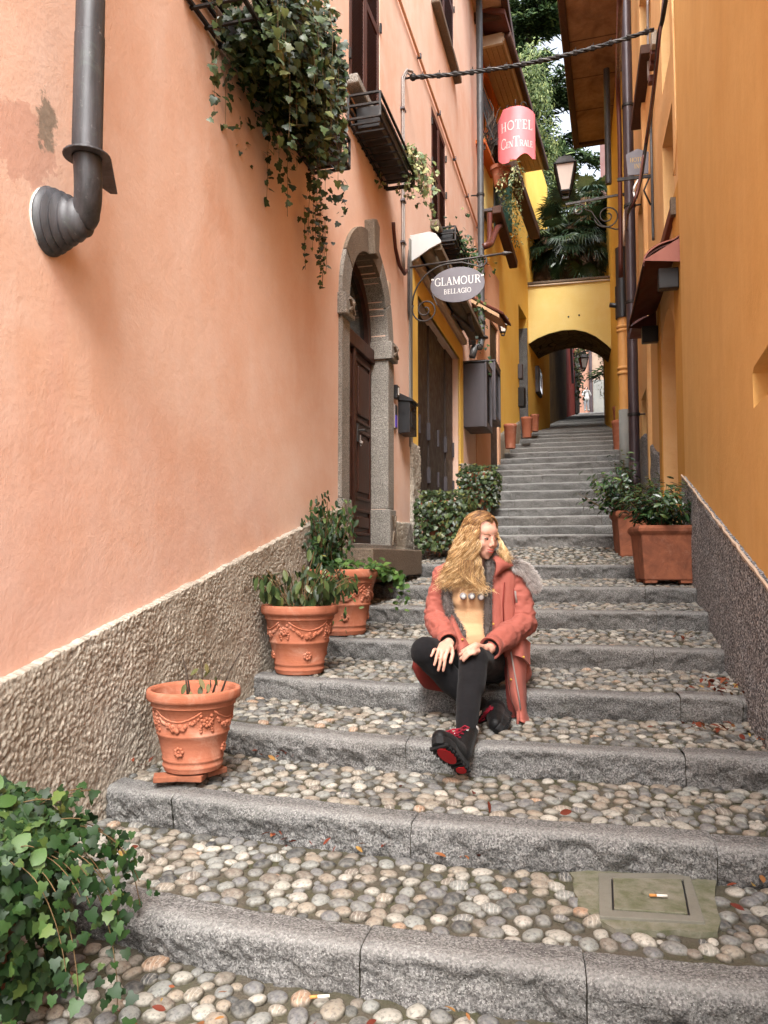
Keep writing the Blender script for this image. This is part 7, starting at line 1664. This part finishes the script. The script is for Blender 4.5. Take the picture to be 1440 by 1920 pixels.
RA = [K(836, 1082, 3.96), K(816, 1160, 3.925), K(840, 1204, 3.66)]; LA = [K(962, 1080, 3.96), K(982, 1168, 3.90), K(917, 1217, 3.585)]
chain(body, RA, [.042, .034, .026]); chain(body, LA, [.042, .034, .026])
RL = [K(872, 1245, 3.97), K(798, 1222, 3.60), K(850, 1282, 3.66), K(908, 1335, 3.70)]; LL = [K(925, 1245, 3.97), K(888, 1236, 3.50), K(880, 1300, 3.39), K(873, 1376, 3.265)]
chain(body, RL, [.075, .052, .045, .033]); chain(body, LL, [.08, .054, .048, .034])
heelL = K(872, 1446, 3.13); fL = Vector((-.52, -.60, .61)).normalized(); heelR = K(950, 1340, 3.72); fR = Vector((-.25, -.95, -.12)).normalized()
cap(body, LL[-1], heelL + fL * .05 + Vector((.01, .045, .03)), .026, .022)
cap(body, RL[-1], heelR + fR * .05 + Vector((-.03, 0, .03)), .026, .022)
# right hand (viewer left), palm down on the thigh
def finger(pts, r): chain(body, pts, [r, r * .98, r * .9, r * .8][:len(pts)])
W_ = RA[-1]; kn = [(818.5, 1214.5, 3.575), (823.5, 1219, 3.565), (830.5, 1221.5, 3.56), (838.5, 1221.5, 3.565)]; tips = [(808.5, 1230, 3.525), (814.5, 1246.5, 3.525), (822, 1257, 3.535), (831, 1257.5, 3.54)]
for k, (a, b) in enumerate(zip(kn, tips)):
    A_ = K(*a); B2_ = K(*b); Mi = A_.lerp(B2_, .45) + Vector((-.002, -.014, .008)); Mi2 = A_.lerp(B2_, .75) + Vector((0, -.010, .004))
    finger([A_, Mi, Mi2, B2_], [.0078, .0084, .0088, .0086][k]); cap(body, W_ + Vector(((k - 1.5) * .009, -.012, -.004)), A_, .016, .0125)
finger([K(846, 1210, 3.61), K(849, 1226, 3.58), K(845, 1242, 3.56)], .0100)
# left hand resting over the knee, fingers towards the viewer's left
W2_ = LA[-1]; kn = [(891, 1213, 3.455), (888, 1216.5, 3.44), (886.5, 1220, 3.425), (888, 1224, 3.415)]; tips = [(866, 1221, 3.46), (862.5, 1227.5, 3.445), (863.5, 1235, 3.43), (869, 1239, 3.42)]
for k, (a, b) in enumerate(zip(kn, tips)):
    A_ = K(*a); B2_ = K(*b); Mi = A_.lerp(B2_, .45) + Vector((0, -.012, .010)); Mi2 = A_.lerp(B2_, .78) + Vector((0, -.008, .005))
    finger([A_, Mi, Mi2, B2_], [.0086, .0088, .0084, .0078][k]); cap(body, W2_ + Vector((-.012, (k - 1.5) * -.009, .004)), A_, .017, .0125)
finger([K(905, 1212, 3.50), K(892, 1208, 3.47), K(880, 1213, 3.47)], .0098)
blob('body', body, .0036, MT['skin'], her, 3)
# face
for s in (-1, 1):
    mb = MB(); mb.ell(H(.030 * s, .0735, .006), (.0115, .008, .0048), 12, 8, HM); mb.build('eye', MT['eyew'], her, True)
    mb = MB(); mb.ell(H(.030 * s + .003, .0795, .0035), (.0058, .0035, .0046), 10, 8, HM); mb.build('iris', MT['eyed'], her, True)
    mb = MB(); mb.tube([H(.030 * s + x, .0815 - abs(x) * .35, .0105 - (x * x) * 30) for x in np.linspace(-.015, .015, 7)], .0022, 5); mb.build('eyelashes', MT['eyed'], her, True)
    mb = MB(); mb.tube([H(.030 * s + x * s, .0815 - max(0, x) * .5, .029 + .05 * x - (x * x) * 14) for x in np.linspace(-.018, .02, 7)], [.0018, .0028, .003, .0028, .0024, .0018, .001], 5); mb.build('eyebrow', MT['brow'], her, True)
mb = MB(); mb.tube([H(x, .0965 - x * x * 22, -.0495 + x * x * 6) for x in np.linspace(-.024, .024, 9)], [.001, .0026, .0034, .0036, .003, .0036, .0034, .0026, .001], 6); mb.build('upper_lip', MT['lip'], her, True)
mb = MB(); mb.tube([H(x, .0945 - x * x * 22, -.0615 + x * x * 14) for x in np.linspace(-.022, .022, 9)], [.001, .003, .0042, .0046, .0048, .0046, .0042, .003, .001], 6); mb.build('lower_lip', MT['lip'], her, True)
mb = MB(); mb.tube([H(x, .0945 - x * x * 22, -.0550 + x * x * 9) for x in np.linspace(-.018, .018, 7)], .0030, 6); mb.build('teeth', MT['eyew'], her, True)
# sweater
mb = MB(); mb.ell(K(886, 1112, 3.925), (.125, .095, .13), 16, 12); mb.ell(K(884, 1124, 3.885), (.10, .065, .085), 16, 10)
mb.ell(K(886, 1160, 3.92), (.118, .092, .13), 16, 12); mb.ell(K(884, 1198, 3.895), (.118, .108, .10), 16, 12); cap(mb, K(895, 1070, 3.95), K(890, 1095, 3.93), .062, .08)
blob('sweater', mb, .007, MT['sweater'], her, 7, .010, 9, (.6, .6, 2.2), 3)
for (x, y, c) in ((868.5, 1118, 'white'), (884.5, 1118, 'white'), (902, 1119.5, 'white')):
    b = MB(); b.ell(K(x, y, 3.80), (.018, .012, .018), 14, 8); b.build('round_ornament', MT['greyfab'], her, True); b = MB(); b.ell(K(x + .5, y + 1.2, 3.789), (.011, .008, .012), 10, 8); b.build('ornament_bead', MT['whitefab'], her, True)
# leggings
mb = MB(); cap(mb, K(872, 1245, 3.98), K(925, 1245, 3.98), .098, .10)
chain(mb, RL, [.092, .070, .060, .044]); chain(mb, [LL[0], LL[1], LL[1] + Vector((-.004, -.01, -.03)), K(884, 1285, 3.41), LL[2], LL[3]], [.094, .068, .066, .062, .056, .044])
cap(mb, RL[0], RL[1], .094, .072); blob('leggings', mb, .006, MT['legging'], her, 6, .0035, 14, (1, 1, 2), 5)
# parka body, sleeves
mb = MB()
chain(mb, [K(838, 1080, 3.985), K(870, 1070, 4.01), K(925, 1068, 4.01), K(962, 1078, 3.985)], [.062, .066, .066, .064])
mb.ell(K(893, 1125, 4.03), (.185, .085, .20), 18, 12); mb.ell(K(900, 1200, 4.04), (.19, .09, .17), 18, 12)
chain(mb, [K(836, 1088, 3.96), K(830, 1135, 3.94), K(843, 1185, 3.90), K(862, 1212, 3.84)], [.052, .046, .042, .030])
chain(mb, [K(948, 1085, 3.93), K(944, 1130, 3.90), K(945, 1180, 3.885), K(955, 1222, 3.88)], [.056, .060, .060, .058]); chain(mb, [K(930, 1090, 3.90), K(927, 1140, 3.86), K(930, 1200, 3.84)], [.030, .034, .034])
cap(mb, K(960, 1225, 3.95), K(975, 1262, 3.92), .07, .06)
blob('parka', mb, .007, MT['coat'], her, 4, .008, 11, (1, 1, .55), 7, True)
for nm, P_, R_, sd_ in (('right', RA, (.066, .056, .046), 11), ('left', LA, (.070, .062, .050), 17)):
    mb = MB(); w1 = P_[1].lerp(P_[2], .84); chain(mb, [P_[0] + Vector((0, .01, 0)), P_[0].lerp(P_[1], .5), P_[1], P_[1].lerp(P_[2], .5), w1], [R_[0], R_[0] * .95, R_[1], R_[1] * .92, R_[2]])
    blob('sleeve', mb, .006, MT['coat'], her, 4, .010, 13, (1, 1, 1.8), sd_, True)
    d = (P_[2] - P_[1]).normalized(); q = d.to_track_quat('Z', 'Y').to_matrix(); mb = MB(); mb.lathe([(R_[2] * .82, -.03), (R_[2] * 1.06, -.022), (R_[2] * 1.10, .02), (R_[2] * 1.06, .024), (R_[2] * .85, .012)], w1 + d * .035, 18, q); mb.build('cuff', MT['coat'], her, True)
    mb = MB(); mb.lathe([(.0, -.02), (R_[2] * .86, .0), (R_[2] * .78, .012), (.02, .016)], w1 + d * .035, 18, q); mb.build('inner_cuff', MT['legging'], her, True)
def cloth(name, rows, mat, parent=her, thick=.006, wr=.008, nu=26, nv=26, seed=1, sc=9):
    """rows of control points -> smooth sheet with folds and thickness"""
    R_ = np.array([[list(p) for p in row] for row in rows]); a, b = R_.shape[:2]
    def res(A, n):
        m_ = A.shape[0]; t = np.linspace(0, m_ - 1, n); i = np.clip(t.astype(int), 0, m_ - 2); f = (t - i)[(...,) + (None,) * (A.ndim - 1)]
        p0 = A[np.clip(i - 1, 0, m_ - 1)]; p1 = A[i]; p2 = A[i + 1]; p3 = A[np.clip(i + 2, 0, m_ - 1)]
        return .5 * ((2 * p1) + (-p0 + p2) * f + (2 * p0 - 5 * p1 + 4 * p2 - p3) * f ** 2 + (-p0 + 3 * p1 - 3 * p2 + p3) * f ** 3)
    G_ = res(R_, nu); G_ = np.swapaxes(res(np.swapaxes(G_, 0, 1), nv), 0, 1)
    du = np.gradient(G_, axis=0); dv = np.gradient(G_, axis=1); nn = np.cross(du, dv); nn /= np.linalg.norm(nn, axis=2)[..., None] + 1e-9
    P = G_.reshape(-1, 3); nn = nn.reshape(-1, 3); P = P + nn * (fbm(P * np.array([1.6, 1.6, .7]), sc, 2, seed) * wr)[:, None]
    f = grid(None, nu, nv); n = len(P); V = np.concatenate([P + nn * thick / 2, P - nn * thick / 2])
    bd = [i for i in range(nv)] + [i * nv + nv - 1 for i in range(1, nu)] + [(nu - 1) * nv + j for j in range(nv - 2, -1, -1)] + [i * nv for i in range(nu - 2, 0, -1)]
    side = np.array([(bd[k], bd[(k + 1) % len(bd)], bd[(k + 1) % len(bd)] + n, bd[k] + n) for k in range(len(bd))])
    return link(name, np_mesh(name, V, np.concatenate([f, f[:, ::-1] + n, side[:, ::-1]]), mat, None, True), parent)
# long skirt of the parka at the viewer's right, hanging over the kerb
cloth('parka_skirt', [[K(946, 1222, 3.80), K(966, 1214, 3.78), K(985, 1220, 3.84), K(990, 1235, 3.98)], [K(951, 1262, 3.765), K(966, 1256, 3.73), K(983, 1262, 3.79), K(987, 1270, 3.93)], [K(956, 1300, 3.745), K(968, 1300, 3.70), K(984, 1304, 3.75), K(988, 1306, 3.84)], [K(966, 1334, 3.72), K(975, 1336, 3.67), K(986, 1338, 3.70), K(990, 1338, 3.78)], [K(970, 1347, 3.70), K(978, 1354, 3.64), K(990, 1358, 3.67), K(998, 1357, 3.74)]], MT['coat'], wr=.012, seed=3)
cloth('parka_flap', [[K(958, 1196, 3.79), K(975, 1190, 3.80), K(993, 1205, 3.88)], [K(960, 1215, 3.76), K(978, 1214, 3.765), K(992, 1228, 3.86)], [K(962, 1228, 3.75), K(980, 1234, 3.74), K(993, 1247, 3.85)]], MT['coat'], wr=.006, seed=6, nu=14, nv=14)
cloth('skirt_lining', [[K(944, 1225, 3.83), K(950, 1222, 3.80)], [K(948, 1275, 3.80), K(955, 1268, 3.76)], [K(952, 1322, 3.78), K(962, 1318, 3.73)], [K(962, 1345, 3.75), K(970, 1344, 3.70)]], MT['coat_in'], wr=.004, nu=18, nv=8)
# front panel lying open on the thigh (viewer left) and the hem under it
cloth('parka_panel', [[K(836, 1140, 3.86), K(846, 1150, 3.83), K(852, 1160, 3.82)], [K(842, 1170, 3.82), K(856, 1180, 3.79), K(868, 1190, 3.80)], [K(850, 1195, 3.78), K(866, 1204, 3.74), K(879, 1212, 3.75)], [K(853, 1214, 3.74), K(866, 1226, 3.70), K(880, 1222, 3.73)], [K(855, 1226, 3.73), K(866, 1234, 3.71), K(876, 1229, 3.74)]], MT['coat'], wr=.006, seed=9, nu=20, nv=14)
cloth('parka_hem', [[K(776, 1236, 3.72), K(800, 1262, 3.72), K(830, 1280, 3.80), K(865, 1290, 3.84)], [K(774, 1252, 3.74), K(790, 1284, 3.75), K(825, 1296, 3.82), K(865, 1300, 3.86)], [K(790, 1262, 3.95), K(810, 1285, 3.95), K(840, 1290, 3.97), K(870, 1292, 3.99)]], MT['coat_in'], wr=.006, seed=12, nu=14, nv=20)
# collar, hood
cloth('collar', [[K(922, 1048, 3.86), K(930, 1056, 3.835), K(927, 1078, 3.83), K(921, 1092, 3.845)], [K(934, 1040, 3.90), K(942, 1052, 3.85), K(940, 1064, 3.835), K(928, 1084, 3.84)], [K(952, 1046, 3.95), K(966, 1060, 3.90), K(956, 1062, 3.87), K(942, 1070, 3.87)]], MT['coat'], wr=.004, nu=14, nv=14)
def fur(name, path, R_, n, ln, r0=.0012, seed=0, tone=(0, 1), flow=Vector((0, -.3, -.3))):
    g = random.Random(seed); V = []; F = []; Rr = []; path = [Vector(p) for p in path]; m_ = len(path) - 1
    for k in range(n):
        u = g.random() * m_ if m_ else 0; i = min(int(u), max(m_ - 1, 0)); c = path[i].lerp(path[min(i + 1, m_)], u - i) if m_ else path[0]
        d = Vector((g.gauss(0, 1), g.gauss(0, 1), g.gauss(0, 1))).normalized(); b = c + d * R_; t = (d + flow + Vector((g.gauss(0, .3), g.gauss(0, .3), g.gauss(0, .3)))).normalized(); l = ln * g.uniform(.6, 1.2); s = t.cross(Vector((.3, .9, .2))).normalized() * r0
        i0 = len(V); V += [b - s, b + s, b + t * l * .6 + s * .7 + flow * l * .15, b + t * l + flow * l * .4]; F += [(i0, i0 + 1, i0 + 2), (i0, i0 + 2, i0 + 3)]; q = tone[0] + (tone[1] - tone[0]) * g.random() ** 1.2; Rr += [q * .6, q * .6, q, min(1, q * 1.2)]
    tag(link(name, np_mesh(name, V, F, MT['fur'], Rr), her), kind='stuff')
def furcore(path, r, core=.2): mb = MB(); chain(mb, [Vector(p) for p in path], [r] * len(path)); mb.cur = .2; mb.r = [core] * len(mb.v); mb.build('fur_lining', MT['fur'], her, True)
rim = [K(967, 1060, 3.89), K(985, 1068, 3.88), K(996, 1084, 3.885), K(1000, 1100, 3.91)]
furcore(rim[1:], .028, .6); fur('fur_trim', rim, .024, 6500, .022, r0=.002, seed=2, tone=(.6, 1), flow=Vector((.5, -.2, -.5)))
lp1 = [K(838, 1092, 3.87), K(836, 1120, 3.862), K(843, 1150, 3.845), K(856, 1172, 3.83), K(868, 1192, 3.80)]; furcore(lp1, .018); fur('fur_edge', lp1, .016, 2600, .020, seed=3, tone=(.05, .7))
lp2 = [K(917, 1068, 3.84), K(914, 1100, 3.825), K(914, 1150, 3.815), K(913, 1190, 3.81)]; furcore(lp2, .014); fur('fur_edge', lp2, .012, 2200, .018, seed=4, tone=(.05, .6))
lp3 = [K(926, 1040, 3.90), K(945, 1044, 3.93), K(966, 1055, 3.93)]; furcore(lp3, .020); fur('fur_collar', lp3, .018, 1700, .024, seed=5, tone=(.1, .8)); lp4 = [K(920, 1046, 3.88), K(916, 1058, 3.865), K(916, 1072, 3.85)]; furcore(lp4, .018); fur('fur_collar', lp4, .016, 900, .02, seed=6, tone=(.05, .6))
# zips, snaps, drawcord
def tubeo(name, pts, r, mat): mb = MB(); mb.tube([K(*p) for p in pts], r, 6); return mb.build(name, MT[mat], her, True)
tubeo('sleeve_zip', [(966, 1108, 3.868), (967, 1118, 3.862), (969, 1130, 3.862)], .005, 'white_cable'); tubeo('zip_tape', [(963, 1104, 3.872), (964, 1120, 3.864), (967, 1140, 3.862)], .003, 'coat_in')
tubeo('front_zip', [(921, 1092, 3.828), (921, 1140, 3.815), (921, 1200, 3.80)], .004, 'pipe_grey'); tubeo('skirt_zip', [(958, 1222, 3.735), (965, 1262, 3.725), (972, 1300, 3.69), (976, 1330, 3.665)], .0035, 'white_cable'); tubeo('skirt_edge_zip', [(949, 1232, 3.775), (954, 1275, 3.745), (960, 1315, 3.725), (968, 1340, 3.70)], .0045, 'rust_pipe')
tubeo('zip_pull', [(971, 1334, 3.68), (971, 1358, 3.66)], .007, 'coat')
for x, y, Y in ((925, 1107, 3.80), (925, 1170, 3.80), (958, 1274, 3.725), (867, 1199, 3.735), (982, 1232, 3.735)): mb = MB(); mb.ell(K(x, y, Y), .006, 8, 6); mb.build('snap_button', MT['gold'], her, True)
tubeo('seam', [(946, 1092, 3.84), (943, 1130, 3.82), (945, 1180, 3.82)], .0035, 'coat_in')
# rings
for (a, b, Y) in ((824, 1226, 3.578), (829, 1231, 3.575)): mb = MB(); c = K(a, b, Y); q = (K(822, 1257, 3.57) - K(830, 1222, 3.6)).normalized().to_track_quat('Z', 'Y').to_matrix(); mb.lathe([(.0095, -.002), (.0108, 0), (.0095, .002)], c, 12, q); mb.build('ring', MT['ring'], her)
# boots
def boot(heel, f, dn, ank, sc=1.0):
    f = f.normalized(); dn = (dn - f * dn.dot(f)).normalized(); x = f.cross(dn).normalized(); P = lambda a, b, c: heel + (f * a + x * b - dn * c) * sc
    mb = MB(); chain(mb, [P(.03, 0, .055), P(.09, 0, .058), P(.16, 0, .050), P(.225, 0, .040)], [.040, .041, .042, .034]); cap(mb, P(.04, 0, .06), ank, .046, .047); cap(mb, ank, ank + (ank - P(.04, 0, .06)).normalized() * .03, .048, .049)
    blob('boot_upper', mb, .005, MT['boot'], her, 3)
    ol = [(.0, -.018), (-.008, 0), (.0, .018), (.02, .032), (.07, .031), (.12, .036), (.17, .046), (.215, .044), (.25, .028), (.266, .0), (.25, -.028), (.215, -.042), (.17, -.042), (.12, -.034), (.07, -.030), (.02, -.030)]
    mb = MB(); mb.prism([P(a, b, -.004) for a, b in ol], -dn * .034); mb.build('sole', MT['rubber'], her, bevel=.008)
    for a0, a1 in ((.10, .235), (.01, .065)):
        mb = MB(); c = (a0 + a1) / 2; r_ = (a1 - a0) / 2; mb.prism([P(c + r_ * math.cos(t), (.030 if r_ > .04 else .022) * math.sin(t), -.017) for t in np.linspace(0, 2 * PI, 18)[:-1]], -dn * .02); mb.build('tread_pad', MT['bootred'], her, bevel=.002)
    tr = MB()
    for k in range(9):
        a = .012 + k * .028; tr.obox(Matrix.Translation(P(a, 0, -.008)) @ Matrix((f, x, -dn)).transposed().to_4x4(), .006, .038 if a > .1 else .028, .006)
    tag(tr.build('tread_lugs', MT['rubber'], her), kind='stuff')
    up = (ank - P(.04, 0, .06)).normalized()
    for k in range(6):
        t = k / 5; c = P(.165 - .07 * t, 0, .098 + .0 * t) if t < .5 else P(.10, 0, .102).lerp(ank + f * .048 * sc, (t - .5) * 2)
        mb = MB(); mb.tube([c - x * .026 + dn * .008, c + (f + up) * .006, c + x * .026 + dn * .008], .0036, 6); mb.tube([c - x * .024 + dn * .004, c + x * .024 + f * .012], .0032, 6); mb.build('lace', MT['lace'], her, True)
    c = ank + f * .052
    for s in (-1, 1): mb = MB(); mb.tube([c, c + x * s * .03 + f * .012, c + x * s * .045 - up * .01, c + x * s * .03 - up * .03 + f * .01, c], .0034, 6); mb.build('lace_bow', MT['lace'], her, True)
    mb = MB(); mb.tube([ank + up * .035 + (f * math.cos(t) + x * math.sin(t)) * .046 for t in np.linspace(0, 2 * PI, 17)[:-1]], .007, 6, closed=True); mb.build('sock_edge', MT['whitefab'], her, True)
    for s in (-1, 1):
        mb = MB(); mb.ell(c + x * s * .030 - up * .008 - f * .012, .007, 8, 6); mb.build('eyelet', MT['whitefab'], her, True)
boot(heelL, fL, Vector((-.2, -.85, -.5)), LL[3] + Vector((0, 0, -.005)), .92)
boot(heelR, fR, Vector((.75, -.1, -.65)), RL[3] + Vector((.0, -.01, -.0)), .95)
# hair
cm = MB(); cm.ell(H(0, -.030, .031), (.074, .088, .088), 18, 14, HM); cm.ell(H(-.045, -.035, -.03), (.040, .07, .09), 14, 10, HM); cm.ell(H(.03, -.06, -.04), (.05, .045, .09), 14, 10, HM)
chain(cm, [K(878, 1010, 3.93), K(862, 1045, 3.92), K(848, 1072, 3.91)], [.055, .050, .035]); chain(cm, [K(885, 1030, 3.87), K(880, 1065, 3.86), K(882, 1088, 3.86)], [.042, .040, .028])
cm.r = [.2] * len(cm.v); o = blob('hair', cm, .006, MT['hair'], her, 3)
at_ = o.data.attributes['rnd']; at_.data.foreach_set('value', np.full(len(o.data.vertices), .26, dtype=np.float32))
def bez(P, n):
    P = [np.array(p) for p in P]; out_ = []
    for t in np.linspace(0, len(P) - 1.0001, n):
        i = int(t); f = t - i; p0 = P[max(i - 1, 0)]; p1 = P[i]; p2 = P[i + 1]; p3 = P[min(i + 2, len(P) - 1)]
        out_.append(.5 * ((2 * p1) + (-p0 + p2) * f + (2 * p0 - 5 * p1 + 4 * p2 - p3) * f * f + (-p0 + 3 * p1 - 3 * p2 + p3) * f ** 3))
    return np.array(out_)
def lock(mb, ctrl, g, clump, r=.0014, amp=.010, n=46, tone=0.):
    C_ = bez(ctrl, n); ph, wl_, sx = clump; L_ = np.r_[0, np.cumsum(np.linalg.norm(np.diff(C_, axis=0), axis=1))]; env = np.clip(L_ / .09, 0, 1) * (1 + L_ * 1.2)
    C_[:, 0] += env * amp * np.sin(L_ / wl_ * 2 * PI + ph) * sx; C_[:, 1] += env * amp * .8 * np.cos(L_ / wl_ * 2 * PI + ph); 
    m0 = len(mb.v); mb.tube(C_, [r * (1 - .75 * (k / (n - 1)) ** 2) for k in range(n)], 4, False)
    base = .12 + tone + g.gauss(0, .2) + .16 * math.sin(ph * 3.1); vals = np.clip(base + np.clip(L_ / .22, 0, 1) * .58, 0, 1); mb.r[m0:] = list(np.repeat(vals, 4))
def SK(y0, phi, k, side):      # a point just over the scalp: y0 front-back, phi angle down from the parting
    q = max(.1, 1 - (y0 / .10) ** 2) ** .5
    return H(-side * .0785 * math.sin(phi) * q * k, -.022 + y0, .031 + .0925 * math.cos(phi) * q * k)
g = random.Random(77); hb = MB()
clumps = [(.55 * q_ + g.gauss(0, .5), .088 + .010 * math.sin(q_ * .4) + g.gauss(0, .003), 1) for q_ in range(60)]
for k in range(3000):
    ci = g.randrange(60); s = min(1, max(0, (ci + g.gauss(0, .7)) / 59)); dep = g.random() ** 1.5; j = lambda v: g.gauss(0, v)
    le = g.uniform(.62, 1.0) if s > .15 else g.uniform(.7, 1.08)
    th = .10 - 1.55 * s                        # where on the crown the lock starts
    y0 = .052 - .135 * s + j(.005); so_ = 1.02 + .05 * (1 - dep) + j(.006)
    c3 = [SK(y0, f_, so_, 1) for f_ in (-.08 + j(.03), .42, .90, 1.35)]
    p2 = np.array(K(895.5 - 42 * s + j(1.8), 1010 + 12 * s, 3.782 + .075 * s + dep * .07))
    p3 = np.array(K(893 - 50 * s + j(3.), 1045 + 8 * s, 3.792 + .055 * s + dep * .06)); p4 = np.array(K(897 - 68 * s + j(5), 1078, 3.79 + .05 * s + dep * .04)); p5 = np.array(K(905 - 92 * s + j(8), 1106 + j(7), 3.775 + .045 * s))
    ctrl = [np.array(c) for c in c3] + [p2, p3, p4, p5]; cut = 2 + 3 * le
    full = bez(ctrl, 40); nk = max(12, int(40 * min(1, (le)))); full = full[:nk]
    lock(hb, [full[i] for i in range(0, nk, 4)] + [full[-1]], g, clumps[ci], tone=-.10 * dep + .0)
for k in range(26):      # wind-blown ends across the sweater and shoulder
    s = g.random(); lock(hb, [K(890 - 30 * s, 1050, 3.79), K(893 - 30 * s, 1080, 3.78), K(905 - 20 * s + g.gauss(0, 4), 1098, 3.77), K(922 + g.gauss(0, 8) - 30 * s, 1106 + g.gauss(0, 5), 3.765), K(934 + g.gauss(0, 6) - 60 * s, 1110 + g.gauss(0, 4), 3.765)], g, clumps[k], .0013, .006, tone=.2)
for k in range(900):     # crown, both sides, down behind the ears
    c = g.random(); y0 = .078 - .163 * c; sd = g.choice((-1, -1, 1)); ko = 1.02 + g.uniform(0, .05)
    pts = [SK(y0 + g.gauss(0, .003), f_, ko, sd) for f_ in (-.12, .3, .7, 1.1, 1.5, 1.85)]
    if y0 > .035: pts = [p + HM @ Vector((0, -.010 * i, .0)) for i, p in enumerate(pts)]
    lock(hb, pts, g, clumps[g.randrange(60)], .0015, .0025, 22, tone=.04)
for k in range(420):     # far side of the face, down over the collar
    c = g.random(); cl = clumps[g.randrange(8)]; y0 = .055 - .06 * c; lock(hb, [SK(y0, -.1, 1.04, -1), SK(y0, .5, 1.05, -1), SK(y0 - .01, 1.0, 1.06, -1), SK(y0 - .02, 1.5, 1.06, -1), K(938 + 5 * c, 1020, 3.862 + .03 * c), K(944 + g.gauss(0, 3.5), 1036, 3.862), K(952 + g.gauss(0, 5), 1048 + g.gauss(0, 6), 3.86)][:7 if c > .2 else 6], g, cl, .0013, .006, 40)
tag(hb.build('hair_locks', MT['hair'], her, True), kind='stuff')

# ---------------------------------------------------------------- the walker at the top of the alley
PY = 51.5; base = at(1100, 774, PY); base.z = float(np.interp(51.9, [u[0] for u in UP], [u[1] for u in UP])) + .01
w2_ = empty('person', base, 'distant person in a white jacket and pale trousers standing at the top of the alley', 'person'); q = lambda x, y, z: base + Vector((x, y, z))
sk = MB(); sk.ell(q(0, -.02, 1.52), (.075, .09, .11), 12, 10); cap(sk, q(0, 0, 1.42), q(0, 0, 1.35), .05, .06); chain(sk, [q(0, 0, 1.32), q(0, 0, 1.1), q(0, 0, .85)], [.11, .11, .13])
for s in (-1, 1):
    chain(sk, [q(.16 * s, 0, 1.3), q(.25 * s, -.08, 1.08), q(.10 * s, -.2, 1.38), q(.05 * s, -.2, 1.45)], [.05, .04, .03, .035]); chain(sk, [q(.09 * s, 0, .85), q(.10 * s, -.02, .45), q(.11 * s, 0, .07)], [.08, .06, .045]); cap(sk, q(.11 * s, 0, .05), q(.12 * s, -.15, .04), .045, .035)
blob('body', sk, .012, MT['skin'], w2_, 2)
jk = MB(); chain(jk, [q(0, 0, 1.33), q(0, 0, 1.1), q(0, 0, .84)], [.15, .17, .20]); cap(jk, q(-.15, 0, 1.3), q(.15, 0, 1.3), .08, .08)
for s in (-1, 1): chain(jk, [q(.17 * s, 0, 1.3), q(.26 * s, -.08, 1.08), q(.12 * s, -.19, 1.34)], [.075, .07, .055])
blob('white_jacket', jk, .014, MT['whitefab'], w2_, 3, .012, 6)
tr = MB()
for s in (-1, 1): chain(tr, [q(.09 * s, 0, .82), q(.10 * s, -.02, .45), q(.11 * s, 0, .12)], [.105, .085, .075])
blob('trousers', tr, .014, MT['greyfab'], w2_, 2, .008, 6)
hm = MB(); hm.ell(q(0, .02, 1.55), (.09, .10, .12), 12, 10); cap(hm, q(0, .06, 1.5), q(0, .07, 1.3), .08, .07); hm.build('hair', MT['eyed'], w2_, True)
for s in (-1, 1): mb = MB(); cap(mb, q(.11 * s, .02, .05), q(.12 * s, -.17, .04), .055, .045); mb.build('shoe', MT['whitefab'], w2_, True)
mb = MB(); mb.box(q(-.04, -.27, 1.4), q(.04, -.255, 1.54)); mb.build('phone', MT['black'], w2_)
